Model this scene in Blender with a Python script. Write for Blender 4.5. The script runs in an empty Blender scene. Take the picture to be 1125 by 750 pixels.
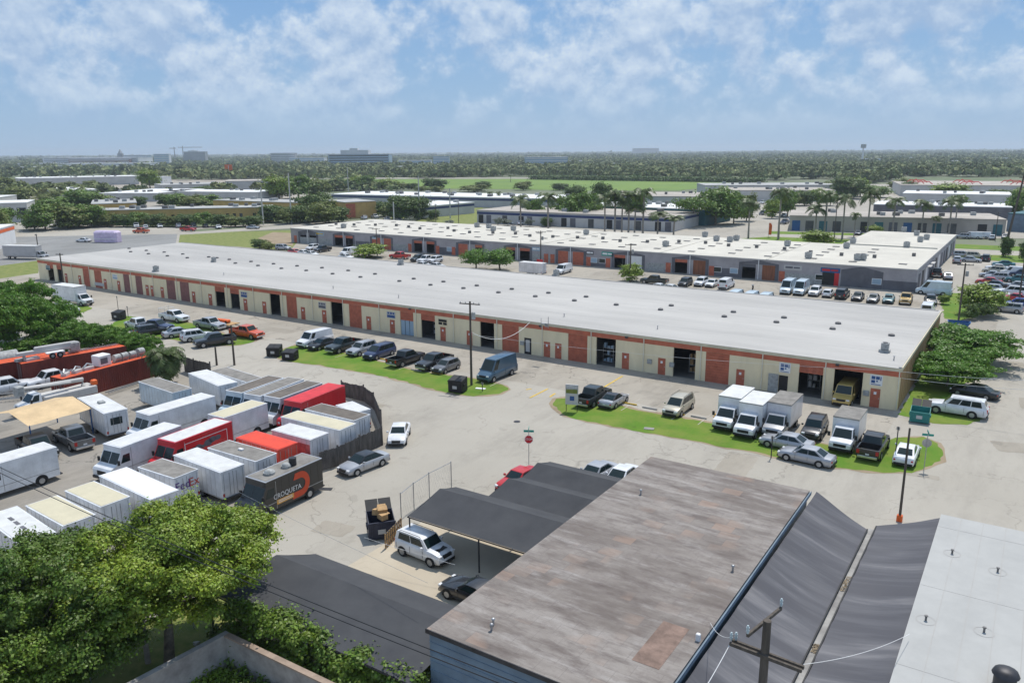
import bpy, math, random
from math import radians as rad, sin, cos, pi
from mathutils import Matrix, Vector
import numpy as np
S = bpy.context.scene
COL = S.collection
# ---------------------------------------------------------------- camera, sky, sun, exposure
cam = bpy.data.objects.new('camera', bpy.data.cameras.new('camera')); COL.objects.link(cam); S.camera = cam
cam.data.sensor_width = 36.0
cam.data.lens = 36.0 * 878.12 / 1125.0
cam.data.clip_end = 60000; cam.data.clip_start = 0.5
pitch, yaw, roll = rad(13.3495), rad(33.4509), rad(-0.3851)
fw = Vector((-sin(yaw) * cos(pitch), cos(yaw) * cos(pitch), -sin(pitch)))
rt = Vector((cos(yaw), sin(yaw), 0)); up = rt.cross(fw)
R2 = cos(roll) * rt + sin(roll) * up; U2 = -sin(roll) * rt + cos(roll) * up
cam.matrix_world = Matrix(((R2.x, U2.x, -fw.x, 0), (R2.y, U2.y, -fw.y, 0), (R2.z, U2.z, -fw.z, 27.0), (0, 0, 0, 1)))
SUN_EL = rad(63); SUN_AZ = Vector((-0.10, 1.0, 0)).normalized()     # horizontal direction towards the sun
sd = bpy.data.lights.new('sun', 'SUN'); sd.energy = 5.0; sd.angle = rad(0.55); sd.color = (1.0, 0.955, 0.89)
so = bpy.data.objects.new('sun', sd); COL.objects.link(so)
sv = Vector((SUN_AZ.x * cos(SUN_EL), SUN_AZ.y * cos(SUN_EL), sin(SUN_EL)))
so.rotation_euler = sv.to_track_quat('Z', 'Y').to_euler(); so.location = (0, 0, 200)
W = bpy.data.worlds.new("World"); S.world = W; W.use_nodes = True
nt = W.node_tree; N = nt.nodes; L = nt.links; N.clear()
def nd(t, **k):
    n = N.new(t)
    for a, b in k.items(): setattr(n, a, b)
    return n
sky = nd('ShaderNodeTexSky', sky_type='NISHITA'); sky.sun_disc = False; sky.sun_elevation = SUN_EL
sky.sun_rotation = math.atan2(SUN_AZ.x, SUN_AZ.y); sky.air_density = 1.3; sky.dust_density = 0.3; sky.ozone_density = 2.5
bg = nd('ShaderNodeBackground'); bg.inputs[1].default_value = 0.1
out = nd('ShaderNodeOutputWorld')
tc = nd('ShaderNodeTexCoord'); sep = nd('ShaderNodeSeparateXYZ'); L.new(tc.outputs['Generated'], sep.inputs[0])
def M(op, a, b=None, c=None, clamp=False):
    n = nd('ShaderNodeMath', operation=op); n.use_clamp = clamp
    for i, v in enumerate((a, b, c)):
        if v is None: continue
        if isinstance(v, (int, float)): n.inputs[i].default_value = v
        else: L.new(v, n.inputs[i])
    return n.outputs[0]
def cloud(dz, warp=0.0):
    cb = nd('ShaderNodeCombineXYZ')
    L.new(M('MULTIPLY', sep.outputs[0], 1.0), cb.inputs[0]); L.new(M('MULTIPLY', sep.outputs[1], 1.0), cb.inputs[1])
    L.new(M('MULTIPLY', M('ADD', sep.outputs[2], dz), 1.2), cb.inputs[2])
    n1 = nd('ShaderNodeTexNoise'); n1.inputs['Scale'].default_value = 12; n1.inputs['Detail'].default_value = 9; n1.inputs['Roughness'].default_value = 0.60
    n1.inputs['Distortion'].default_value = 0.0
    L.new(cb.outputs[0], n1.inputs['Vector'])
    n2 = nd('ShaderNodeTexNoise'); n2.inputs['Scale'].default_value = 4.0; n2.inputs['Detail'].default_value = 2
    L.new(cb.outputs[0], n2.inputs['Vector'])
    return M('ADD', M('MULTIPLY', n1.outputs[0], 0.68), M('MULTIPLY', n2.outputs[0], 0.32))
c0 = cloud(0.0); c1 = cloud(0.014)
def smooth(v, a, b):
    n = nd('ShaderNodeMapRange', interpolation_type='SMOOTHSTEP'); n.inputs[1].default_value = a; n.inputs[2].default_value = b
    L.new(v, n.inputs[0]); return n.outputs[0]
elev = sep.outputs[2]
cov = M('MULTIPLY', smooth(c0, 0.42, 0.53), smooth(elev, 0.0, 0.10))
lit = M('ADD', M('MULTIPLY', M('SUBTRACT', c0, c1), 6.5), 0.42, clamp=True)   # sun-side edges of the clouds are brighter
ccol = nd('ShaderNodeMix', data_type='RGBA'); L.new(lit, ccol.inputs[0])
ccol.inputs[6].default_value = (4.6, 6.3, 8.9, 1); ccol.inputs[7].default_value = (8.6, 9.8, 11.2, 1)
grad = nd('ShaderNodeValToRGB'); e = grad.color_ramp.elements
e[0].position = 0.0; e[0].color = (4.2, 6.5, 9.4, 1); e[1].position = 1.0; e[1].color = (1.5, 3.1, 6.8, 1)
x = grad.color_ramp.elements.new(0.08); x.color = (3.5, 5.9, 9.3, 1); x = grad.color_ramp.elements.new(0.25); x.color = (2.1, 4.5, 8.9, 1)
L.new(elev, grad.inputs[0])
mixs = nd('ShaderNodeMix', data_type='RGBA'); mixs.inputs[0].default_value = 0.85
L.new(sky.outputs[0], mixs.inputs[6]); L.new(grad.outputs[0], mixs.inputs[7])
mixc = nd('ShaderNodeMix', data_type='RGBA'); L.new(M('MULTIPLY', cov, 0.85), mixc.inputs[0]); L.new(mixs.outputs[2], mixc.inputs[6]); L.new(ccol.outputs[2], mixc.inputs[7])
L.new(mixc.outputs[2], bg.inputs[0]); L.new(bg.outputs[0], out.inputs[0])
S.view_settings.view_transform = 'Standard'; S.view_settings.look = 'None'; S.view_settings.exposure = -0.3; S.view_settings.gamma = 1
S.render.engine = 'CYCLES'
S.cycles.volume_bounces = 0; S.cycles.max_bounces = 6; S.cycles.transparent_max_bounces = 6

# ---------------------------------------------------------------- materials
MATS = {}
def mat(name, col, rough=0.8, var=0.12, scale=1.0, metal=0.0, col2=None, bump=0.0, spec=0.4, trans=0.0, coat=0.0, stretch=(1, 1, 1), detail=5, world=True, island=0.0):
    if name in MATS: return MATS[name]
    m = bpy.data.materials.new(name); m.use_nodes = True; t = m.node_tree; n = t.nodes; l = t.links
    b = n['Principled BSDF']; b.inputs['Roughness'].default_value = rough; b.inputs['Metallic'].default_value = metal
    b.inputs['Specular IOR Level'].default_value = spec
    if coat: b.inputs['Coat Weight'].default_value = coat
    if col2 is None:
        col2 = tuple(max(0, c * (1 - 2 * var)) for c in col); col = tuple(min(1, c * (1 + var)) for c in col)
    co = n.new('ShaderNodeTexCoord')
    src = co.outputs['Object']
    if world:
        g = n.new('ShaderNodeNewGeometry'); src = g.outputs['Position']
    mp = n.new('ShaderNodeMapping'); mp.inputs['Scale'].default_value = stretch; l.new(src, mp.inputs[0])
    nz = n.new('ShaderNodeTexNoise'); nz.inputs['Scale'].default_value = scale; nz.inputs['Detail'].default_value = detail; nz.inputs['Roughness'].default_value = 0.65
    l.new(mp.outputs[0], nz.inputs['Vector'])
    mr = n.new('ShaderNodeMapRange'); mr.inputs[1].default_value = 0.32; mr.inputs[2].default_value = 0.68; l.new(nz.outputs[0], mr.inputs[0])
    mx = n.new('ShaderNodeMix'); mx.data_type = 'RGBA'; mx.inputs[6].default_value = (*col2, 1); mx.inputs[7].default_value = (*col, 1)
    l.new(mr.outputs[0], mx.inputs[0]); outc = mx.outputs[2]
    if island:
        g2 = n.new('ShaderNodeNewGeometry'); hs = n.new('ShaderNodeHueSaturation')
        m2 = n.new('ShaderNodeMapRange'); m2.inputs[3].default_value = 1 - island; m2.inputs[4].default_value = 1 + island
        l.new(g2.outputs['Random Per Island'], m2.inputs[0]); l.new(m2.outputs[0], hs.inputs['Value'])
        m3 = n.new('ShaderNodeMapRange'); m3.inputs[3].default_value = 0.485; m3.inputs[4].default_value = 0.515
        l.new(g2.outputs['Random Per Island'], m3.inputs[0]); l.new(m3.outputs[0], hs.inputs['Hue'])
        l.new(outc, hs.inputs['Color']); outc = hs.outputs[0]
    l.new(outc, b.inputs['Base Color'])
    if bump:
        bp = n.new('ShaderNodeBump'); bp.inputs['Strength'].default_value = bump; bp.inputs['Distance'].default_value = 0.05
        l.new(nz.outputs[0], bp.inputs['Height']); l.new(bp.outputs[0], b.inputs['Normal'])
    if trans:
        tr = n.new('ShaderNodeBsdfTranslucent'); l.new(outc, tr.inputs[0]); ms = n.new('ShaderNodeMixShader'); ms.inputs[0].default_value = trans
        l.new(b.outputs[0], ms.inputs[1]); l.new(tr.outputs[0], ms.inputs[2]); l.new(ms.outputs[0], n['Material Output'].inputs[0])
    MATS[name] = m
    return m
def ground_mat(name, base, dark, light, crack=0.5, big=0.05, stain=0.5, lanes=None):
    m = bpy.data.materials.new(name); m.use_nodes = True; t = m.node_tree; n = t.nodes; l = t.links; b = n['Principled BSDF']
    b.inputs['Roughness'].default_value = 0.92; b.inputs['Specular IOR Level'].default_value = 0.25
    g = n.new('ShaderNodeNewGeometry')
    def noise(sc, det=5, ro=0.6, st=(1, 1, 1), rz=0):
        mp = n.new('ShaderNodeMapping'); mp.inputs['Scale'].default_value = st; mp.inputs['Rotation'].default_value = (0, 0, rz); l.new(g.outputs['Position'], mp.inputs[0])
        z = n.new('ShaderNodeTexNoise'); z.inputs['Scale'].default_value = sc; z.inputs['Detail'].default_value = det; z.inputs['Roughness'].default_value = ro
        l.new(mp.outputs[0], z.inputs['Vector']); return z.outputs[0]
    def rng(v, a, b_, c=0.0, d=1.0):
        r = n.new('ShaderNodeMapRange'); r.inputs[1].default_value = a; r.inputs[2].default_value = b_; r.inputs[3].default_value = c; r.inputs[4].default_value = d; l.new(v, r.inputs[0]); return r.outputs[0]
    def mixc(f, a, b_):
        x = n.new('ShaderNodeMix'); x.data_type = 'RGBA'; l.new(f, x.inputs[0])
        for i, c in ((6, a), (7, b_)):
            if isinstance(c, tuple): x.inputs[i].default_value = (*c, 1)
            else: l.new(c, x.inputs[i])
        return x.outputs[2]
    c = mixc(rng(noise(big, 4), 0.35, 0.65), base, light)
    c = mixc(rng(noise(0.16, 7, 0.7, (1, 0.45, 1)), 0.52, 0.74, 0, stain), c, dark)
    c = mixc(rng(noise(0.9, 8, 0.75), 0.55, 0.8, 0, 0.35), c, dark)
    c = mixc(rng(noise(14, 3, 0.7), 0.4, 0.75, 0, 0.22), c, light)
    c = mixc(rng(noise(0.35, 3, 0.5, (1, 1, 1), .7), 0.66, 0.70, 0, stain * .55), c, dark)
    c = mixc(rng(noise(0.07, 9, 0.8, (2.5, .5, 1), .3), 0.5, 0.7, 0, .35), c, dark)
    if crack:
        v = n.new('ShaderNodeTexVoronoi'); v.feature = 'DISTANCE_TO_EDGE'; v.inputs['Scale'].default_value = 0.11
        mp = n.new('ShaderNodeMix'); mp.data_type = 'RGBA'; mp.inputs[0].default_value = 0.45
        nv = n.new('ShaderNodeTexNoise'); nv.inputs['Scale'].default_value = 0.5; nv.inputs['Detail'].default_value = 5; l.new(g.outputs['Position'], nv.inputs['Vector'])
        ad = n.new('ShaderNodeVectorMath'); ad.operation = 'MULTIPLY_ADD'; l.new(nv.outputs['Color'], ad.inputs[0]); ad.inputs[1].default_value = (5, 5, 0); l.new(g.outputs['Position'], ad.inputs[2])
        l.new(ad.outputs[0], v.inputs['Vector'])
        mask = n.new('ShaderNodeMath'); mask.operation = 'MULTIPLY'
        l.new(rng(v.outputs[0], 0.0, 0.010, crack, 0), mask.inputs[0]); l.new(rng(noise(0.04, 2), 0.38, 0.52), mask.inputs[1])
        c = mixc(mask.outputs[0], c, dark)
    l.new(c, b.inputs['Base Color'])
    bp = n.new('ShaderNodeBump'); bp.inputs['Strength'].default_value = 0.25; bp.inputs['Distance'].default_value = 0.02; l.new(noise(9, 6), bp.inputs['Height']); l.new(bp.outputs[0], b.inputs['Normal'])
    MATS[name] = m; return m
ground_mat('road', (.345, .318, .268), (.19, .174, .148), (.41, .38, .325), 0.55, 0.03, 0.45)
ground_mat('lot', (.315, .285, .235), (.14, .128, .11), (.39, .353, .295), 0.8, 0.06, 0.7)
ground_mat('yard', (.25, .23, .20), (.09, .085, .075), (.33, .30, .255), 0.7, 0.1, 0.8)
ground_mat('sandlot', (.42, .36, .27), (.26, .22, .17), (.50, .44, .34), 0.3, 0.12, 0.5)
ground_mat('dirt', (.26, .20, .13), (.12, .09, .06), (.34, .27, .18), 0, 0.2, 0.5)
ground_mat('greylot', (.21, .21, .20), (.12, .12, .12), (.27, .27, .26), 0.3, 0.05, 0.5)
ground_mat('grass', (.085, .19, .012), (.045, .10, .010), (.17, .215, .035), 0, 0.3, 0.7)
mat('field', (.16, .24, .035), 0.9, scale=0.02, col2=(.11, .19, .03), detail=8)
mat('grassdry', (.24, .24, .07), 0.9, scale=0.8, col2=(.10, .15, .02), bump=0.5, detail=9)
mat('farland', (.10, .14, .055), 0.95, scale=0.008, col2=(.20, .20, .15), detail=9)
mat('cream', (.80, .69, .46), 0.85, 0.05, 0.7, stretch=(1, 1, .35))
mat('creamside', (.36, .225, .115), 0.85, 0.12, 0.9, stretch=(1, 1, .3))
mat('brick', (.47, .135, .075), 0.7, 0.12, 1.5)
mat('brickband', (.52, .145, .08), 0.7, 0.10, 0.9)
mat('brownpurple', (.26, .115, .10), 0.7, 0.12, 1.5)
mat('fascia', (.62, .56, .40), 0.7, 0.08, 1.0)
mat('pipe', (.75, .70, .56), 0.6, 0.05, 1.0)
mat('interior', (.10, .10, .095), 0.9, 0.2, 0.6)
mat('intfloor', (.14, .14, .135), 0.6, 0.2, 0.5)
mat('roofgrey', (.47, .455, .425), 0.8, scale=0.12, col2=(.345, .335, .315), stretch=(.25, 1, 1), detail=8)
mat('roofcream', (.60, .57, .49), 0.8, scale=0.12, col2=(.47, .445, .385), detail=8)
mat('roofwhite', (.42, .42, .40), 0.8, scale=0.35, col2=(.35, .35, .335), detail=7)
mat('seam', (.37, .36, .34), 0.8, 0.05)
mat('warehousegrey', (.36, .34, .35), 0.85, 0.08, 0.5)
mat('darkgrey', (.135, .135, .15), 0.85, 0.12, 0.5)
mat('trimwhite', (.75, .75, .74), 0.6, 0.04)
mat('shade', (.064, .066, .070), 0.9, scale=0.6, col2=(.046, .048, .053), bump=0.15, detail=8)
mat('bluegrey', (.155, .215, .275), 0.7, 0.12, 0.7)
mat('metal', (.42, .43, .44), 0.45, 0.15, 2.0, metal=0.7)
mat('darkmetal', (.05, .05, .055), 0.5, 0.2, 2.0, metal=0.4)
mat('hvac', (.36, .37, .36), 0.6, 0.2, 3.0)
mat('vent', (.16, .155, .15), 0.6, 0.25, 5.0)
mat('black', (.015, .015, .016), 0.55, 0.1)
mat('glass', (.012, .024, .024), 0.08, 0.1, 1, spec=0.45)
mat('tyre', (.018, .018, .018), 0.85, 0.1)
mat('chrome', (.55, .56, .57), 0.3, 0.1, 3, metal=0.9)
mat('lamp', (.75, .76, .76), 0.15, 0.02)
mat('redlamp', (.45, .02, .015), 0.2, 0.05)
mat('amber', (.7, .25, .03), 0.3, 0.05)
mat('plate', (.6, .62, .65), 0.5, 0.1)
mat('wood', (.125, .112, .10), 0.85, 0.25, 2.5, stretch=(1, 1, .3))
mat('pole', (.095, .08, .065), 0.85, 0.2, 2.0, stretch=(3, 3, .4))
mat('concretepole', (.52, .51, .48), 0.8, 0.08, 1.0)
mat('concrete', (.40, .39, .36), 0.9, scale=0.8, col2=(.20, .19, .18), detail=9, bump=0.3)
mat('copingbrown', (.33, .25, .19), 0.9, 0.15, 1.5)
mat('leaf', (.17, .26, .03), 0.55, scale=0.6, col2=(.08, .15, .02), trans=0.2, island=0.3, world=False)
mat('leafyellow', (.28, .36, .03), 0.5, scale=0.5, col2=(.10, .17, .014), trans=0.18, island=0.3)
mat('leafdark', (.115, .175, .035), 0.6, scale=0.5, col2=(.065, .11, .022), trans=0.25, island=0.3, world=False)
mat('leafolive', (.20, .235, .05), 0.6, scale=0.5, col2=(.115, .15, .032), trans=0.25, island=0.3, world=False)
mat('leafbright', (.15, .29, .025), 0.5, scale=0.5, col2=(.08, .17, .016), trans=0.3, island=0.3, world=False)
mat('leafgrey', (.24, .26, .20), 0.7, scale=0.6, col2=(.13, .15, .10), trans=0.2, island=0.25, world=False)
mat('farleaf', (.23, .25, .085), 0.8, scale=0.03, col2=(.085, .115, .04), island=0.3)
mat('palm', (.11, .155, .035), 0.5, scale=0.6, col2=(.055, .085, .02), trans=0.25, island=0.3, world=False)
mat('bark', (.20, .17, .13), 0.9, 0.25, 3.0)
mat('palmbark', (.30, .27, .23), 0.9, 0.15, 3.0)
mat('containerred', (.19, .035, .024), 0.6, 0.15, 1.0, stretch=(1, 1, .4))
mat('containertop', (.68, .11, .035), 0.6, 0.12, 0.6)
mat('tan', (.62, .45, .25), 0.7, 0.08, 0.8)
mat('yellowwall', (.55, .36, .13), 0.85, 0.1, 0.3)
mat('palewall', (.50, .49, .47), 0.85, 0.06, 0.2)
mat('whitewall', (.70, .70, .69), 0.8, 0.05, 0.2)
mat('blueband', (.03, .05, .14), 0.7, 0.05)
mat('teal', (.025, .12, .14), 0.6, 0.1)
mat('bluedoor', (.02, .10, .26), 0.6, 0.1)
mat('rooftan', (.42, .38, .33), 0.85, 0.12, 0.08)
mat('roofmid', (.40, .40, .385), 0.85, 0.12, 0.08)
mat('roofbright', (.72, .72, .70), 0.8, 0.06, 0.1)
mat('greenpaint', (.03, .22, .20), 0.5, 0.1)
mat('signgreen', (.02, .30, .24), 0.5, 0.02)
mat('signred', (.55, .02, .025), 0.45, 0.03)
mat('orange', (.75, .13, .02), 0.5, 0.1)
mat('yellowpaint', (.62, .42, .07), 0.8, 0.15, 3)
mat('hydrant', (.75, .36, .02), 0.5, 0.08)
mat('cardboard', (.48, .30, .14), 0.85, 0.15, 3)
mat('white', (.78, .78, .77), 0.4, 0.03)
mat('signblue', (.03, .09, .25), 0.5, 0.03)
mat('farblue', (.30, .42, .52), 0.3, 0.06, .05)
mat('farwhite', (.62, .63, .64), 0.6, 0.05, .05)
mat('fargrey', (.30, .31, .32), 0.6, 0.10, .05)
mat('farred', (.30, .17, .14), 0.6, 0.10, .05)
mat('truckroofgrey', (.27, .255, .23), 0.85, scale=1.1, col2=(.15, .14, .125), detail=8, bump=0.1)
mat('truckrooftan', (.58, .53, .38), 0.8, scale=0.9, col2=(.50, .46, .33), detail=7)
mat('truckroofwhite', (.66, .67, .66), 0.7, scale=1.0, col2=(.52, .52, .50), detail=8)
mat('truckroofbrown', (.17, .145, .12), 0.85, scale=1.2, col2=(.10, .088, .075), detail=8)
PA = {}
def paint(key):
    c = dict(white=(.74, .75, .76), black=(.012, .013, .015), silver=(.42, .43, .45), grey=(.16, .165, .17), navy=(.015, .03, .09), red=(.50, .015, .015),
             orangered=(.62, .09, .02), blue=(.02, .06, .30), teal=(.02, .14, .16), slateblue=(.055, .12, .185), beige=(.50, .46, .36), gold=(.42, .28, .08), green=(.03, .13, .08),
             darkgreen=(.012, .02, .018), yellow=(.50, .36, .11), brightred=(.62, .012, .02), boxred=(.72, .05, .02), pinkwhite=(.72, .70, .71), paleblue=(.52, .62, .68), charcoal=(.018, .018, .017), tanpaint=(.40, .30, .17))[key]
    n = 'paint_' + key
    if n in MATS: return MATS[n]
    met = 0.35 if key in ('silver', 'grey', 'beige', 'gold', 'slateblue') else 0.0
    return mat(n, c, 0.34, 0.10 if key in ('white', 'pinkwhite', 'paleblue') else 0.05, 0.9, metal=met, coat=0.3 if key == 'charcoal' else .6, spec=0.5, detail=8)

# ---------------------------------------------------------------- mesh helpers
class MB:
    def __init__(s): s.v = []; s.f = []; s.m = []
    def add(s, vs, fs, mi=0):
        o = len(s.v); s.v += [tuple(v) for v in vs]; s.f += [tuple(i + o for i in f) for f in fs]; s.m += [mi] * len(fs); return s
    def box(s, x0, x1, y0, y1, z0, z1, mi=0):
        return s.add([(x0, y0, z0), (x1, y0, z0), (x1, y1, z0), (x0, y1, z0), (x0, y0, z1), (x1, y0, z1), (x1, y1, z1), (x0, y1, z1)],
                     [(0, 3, 2, 1), (4, 5, 6, 7), (0, 1, 5, 4), (1, 2, 6, 5), (2, 3, 7, 6), (3, 0, 4, 7)], mi)
    def bbox(s, x0, x1, y0, y1, z0, z1, b=0.03, mi=0):       # box with chamfered upright edges and top
        p = [(x0 + b, y0), (x1 - b, y0), (x1, y0 + b), (x1, y1 - b), (x1 - b, y1), (x0 + b, y1), (x0, y1 - b), (x0, y0 + b)]
        cx, cy = (x0 + x1) / 2, (y0 + y1) / 2
        q = [(cx + (x - cx) * (1 - 2 * b / (x1 - x0)), cy + (y - cy) * (1 - 2 * b / (y1 - y0))) for x, y in p]
        v = [(x, y, z0) for x, y in p] + [(x, y, z1 - b) for x, y in p] + [(x, y, z1) for x, y in q]
        f = [(i, (i + 1) % 8, 8 + (i + 1) % 8, 8 + i) for i in range(8)] + [(8 + i, 8 + (i + 1) % 8, 16 + (i + 1) % 8, 16 + i) for i in range(8)]
        f += [tuple(range(16, 24)), tuple(range(7, -1, -1))]
        return s.add(v, f, mi)
    def poly(s, pts, mi=0): return s.add(pts, [tuple(range(len(pts)))], mi)
    def prism(s, pts, z0, z1, mi=0):                          # ccw polygon extruded upwards
        n = len(pts)
        return s.add([(x, y, z0) for x, y in pts] + [(x, y, z1) for x, y in pts],
                     [tuple(range(n - 1, -1, -1)), tuple(range(n, 2 * n))] + [(i, (i + 1) % n, n + (i + 1) % n, n + i) for i in range(n)], mi)
    def side(s, pts, y0, y1, mi=0):                           # polygon in xz extruded along y
        n = len(pts)
        return s.add([(x, y0, z) for x, z in pts] + [(x, y1, z) for x, z in pts],
                     [tuple(range(n)), tuple(range(2 * n - 1, n - 1, -1))] + [(i, n + i, n + (i + 1) % n, (i + 1) % n) for i in range(n)], mi)
    def tube(s, path, r, seg=8, mi=0):
        P = [Vector(p) for p in path]; rs = r if isinstance(r, (list, tuple)) else [r] * len(P); vs = []; fs = []
        for i, p in enumerate(P):
            d = (P[min(i + 1, len(P) - 1)] - P[max(i - 1, 0)]).normalized()
            a = d.cross(Vector((0, 0, 1)) if abs(d.z) < .9 else Vector((1, 0, 0))).normalized(); b = d.cross(a)
            for k in range(seg):
                t = 2 * pi * k / seg; vs.append(p + (a * cos(t) + b * sin(t)) * rs[i])
        for i in range(len(P) - 1):
            for k in range(seg): fs.append((i * seg + k, i * seg + (k + 1) % seg, (i + 1) * seg + (k + 1) % seg, (i + 1) * seg + k))
        fs.append(tuple(range(seg - 1, -1, -1))); fs.append(tuple((len(P) - 1) * seg + k for k in range(seg)))
        return s.add(vs, fs, mi)
    def cyl(s, c, axis, r, h, seg=14, mi=0):
        a = Vector(axis).normalized() * h / 2; c = Vector(c); return s.tube([c - a, c + a], r, seg, mi)
    def dome(s, c, r, h, seg=10, mi=0):
        vs = []; fs = []
        for j, (rr, hh) in enumerate(((1, 0), (.85, .55), (.5, .87))):
            for k in range(seg): vs.append((c[0] + r * rr * cos(2 * pi * k / seg), c[1] + r * rr * sin(2 * pi * k / seg), c[2] + h * hh))
        vs.append((c[0], c[1], c[2] + h))
        for j in range(2):
            for k in range(seg): fs.append((j * seg + k, j * seg + (k + 1) % seg, (j + 1) * seg + (k + 1) % seg, (j + 1) * seg + k))
        for k in range(seg): fs.append((2 * seg + k, 2 * seg + (k + 1) % seg, 3 * seg))
        return s.add(vs, fs, mi)
    def mesh(s, name, mats, smooth=None):
        me = bpy.data.meshes.new(name); me.from_pydata(s.v, [], s.f)
        mats = mats if isinstance(mats, (list, tuple)) else [mats]
        for m in mats: me.materials.append(MATS[m] if isinstance(m, str) else m)
        if len(mats) > 1: me.polygons.foreach_set('material_index', s.m)
        if smooth: me.shade_smooth(); me.set_sharp_from_angle(angle=rad(smooth))
        me.update(); return me
    def build(s, name, mats, parent=None, smooth=None, loc=(0, 0, 0), rz=0):
        o = bpy.data.objects.new(name, s.mesh(name, mats, smooth)); COL.objects.link(o); o.parent = parent; o.location = loc; o.rotation_euler.z = rz
        return o
def tag(o, label=None, cat=None, group=None, kind=None):
    if label: o['label'] = label
    if cat: o['category'] = cat
    if group: o['group'] = group
    if kind: o['kind'] = kind
    return o
def thing(name, label, cat, loc=(0, 0, 0), rz=0, group=None, scale=None):
    o = bpy.data.objects.new(name, None); COL.objects.link(o); o.location = loc; o.rotation_euler.z = rz; o.empty_display_size = .5
    if scale: o.scale = scale
    return tag(o, label, cat, group)
def struct(name, pts, z, m):
    a = MB(); a.poly([(x, y, z) for x, y in pts]); o = a.build(name, m)
    if o.data.polygons[0].normal.z < 0: o.data.flip_normals()
    return tag(o, kind='structure')
ORD = ['first', 'second', 'third', 'fourth', 'fifth', 'sixth', 'seventh', 'eighth', 'ninth', 'tenth', 'eleventh', 'twelfth', 'thirteenth', 'fourteenth', 'fifteenth', 'sixteenth',
       'seventeenth', 'eighteenth', 'nineteenth', 'twentieth', 'twenty-first', 'twenty-second', 'twenty-third', 'twenty-fourth', 'twenty-fifth', 'twenty-sixth', 'twenty-seventh', 'twenty-eighth', 'twenty-ninth', 'thirtieth']
def ordn(i): return ORD[i] if i < len(ORD) else '%dth' % (i + 1)
def text_mb(txt, size, sx=1.0, depth=0.0):
    cu = bpy.data.curves.new('lettering', 'FONT'); cu.body = txt; cu.size = size; cu.align_x = 'CENTER'; cu.align_y = 'CENTER'; cu.extrude = depth; cu.resolution_u = 3
    ob = bpy.data.objects.new('lettering', cu); COL.objects.link(ob); dg = bpy.context.evaluated_depsgraph_get(); dg.update()
    me = bpy.data.meshes.new_from_object(ob.evaluated_get(dg)); a = MB()
    a.add([(v.co.x * sx, v.co.y, v.co.z) for v in me.vertices], [tuple(p.vertices) for p in me.polygons])
    bpy.data.objects.remove(ob); bpy.data.curves.remove(cu); return a
def text_part(txt, size, m, parent, loc, rot, sx=1.0, name='lettering'):
    a = text_mb(txt, size, sx); o = a.build(name, m, parent); o.location = loc; o.rotation_euler = rot; return o
# ---------------------------------------------------------------- vehicles (front towards +X, origin on the ground)
def lerp(a, b, t): return tuple(a[i] + (b[i] - a[i]) * t for i in range(3))
def inset(a, b, c, d, u0, u1, v0, v1, off=0.012):             # a,b bottom edge; d,c top edge
    def P(u, v): return Vector(lerp(lerp(a, b, u), lerp(d, c, u), v))
    q = [P(u0, v0), P(u1, v0), P(u1, v1), P(u0, v1)]
    n = (q[1] - q[0]).cross(q[3] - q[0]).normalized() * off
    return [p + n for p in q]
def loft(mb, st, mi=0):                                       # st: list of (x, [(y,z)... half ring from bottom centre to top centre])
    rings = []
    for x, h in st:
        r = [(x, y, z) for y, z in h] + [(x, -y, z) for y, z in h[-2:0:-1]]; rings.append(r)
    n = len(rings[0]); vs = [v for r in rings for v in r]; fs = []
    for i in range(len(rings) - 1):
        for k in range(n): fs.append((i * n + k, i * n + (k + 1) % n, (i + 1) * n + (k + 1) % n, (i + 1) * n + k))
    fs.append(tuple(range(n - 1, -1, -1))); fs.append(tuple((len(rings) - 1) * n + k for k in range(n)))
    mb.add(vs, fs, mi)
KIND = {  # L, W, H, belt, hood, clear, wheel r, front axle, rear axle (from front), greenhouse base x0,x1, roof x0,x1, tail z
 'sedan': (4.8, 1.84, 1.45, .95, .86, .2, .33, .9, 3.75, 1.30, 4.15, 2.05, 3.30, .95),
 'coupe': (4.6, 1.84, 1.38, .93, .84, .18, .33, .9, 3.6, 1.45, 3.95, 2.2, 3.05, .93),
 'hatch': (4.2, 1.76, 1.50, .97, .88, .2, .31, .82, 3.38, 1.05, 4.12, 1.85, 3.75, 1.0),
 'suv': (4.7, 1.9, 1.72, 1.08, 1.0, .24, .37, .92, 3.7, 1.25, 4.62, 1.95, 4.30, 1.1),
 'jeep': (4.25, 1.84, 1.72, 1.12, 1.05, .24, .36, .8, 3.4, 1.12, 4.2, 1.65, 4.02, 1.14),
 'bigsuv': (5.65, 2.04, 1.92, 1.2, 1.12, .28, .41, 1.0, 4.3, 1.5, 5.56, 2.2, 5.25, 1.2),
 'minivan': (5.1, 1.95, 1.76, 1.05, .95, .2, .34, .95, 4.0, 1.0, 5.0, 1.95, 4.75, 1.08),
 'pickup': (5.75, 2.0, 1.9, 1.2, 1.12, .34, .41, 1.0, 4.65, 1.55, 3.95, 2.2, 3.7, 1.2),
 'van': (5.7, 2.0, 2.12, 1.2, 1.08, .28, .37, .9, 4.4, 1.0, 5.62, 1.7, 5.5, 1.2),
 'highvan': (6.2, 2.05, 2.65, 1.3, 1.12, .28, .38, 1.0, 4.8, .75, 6.12, 1.75, 6.0, 1.3),
}
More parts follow.
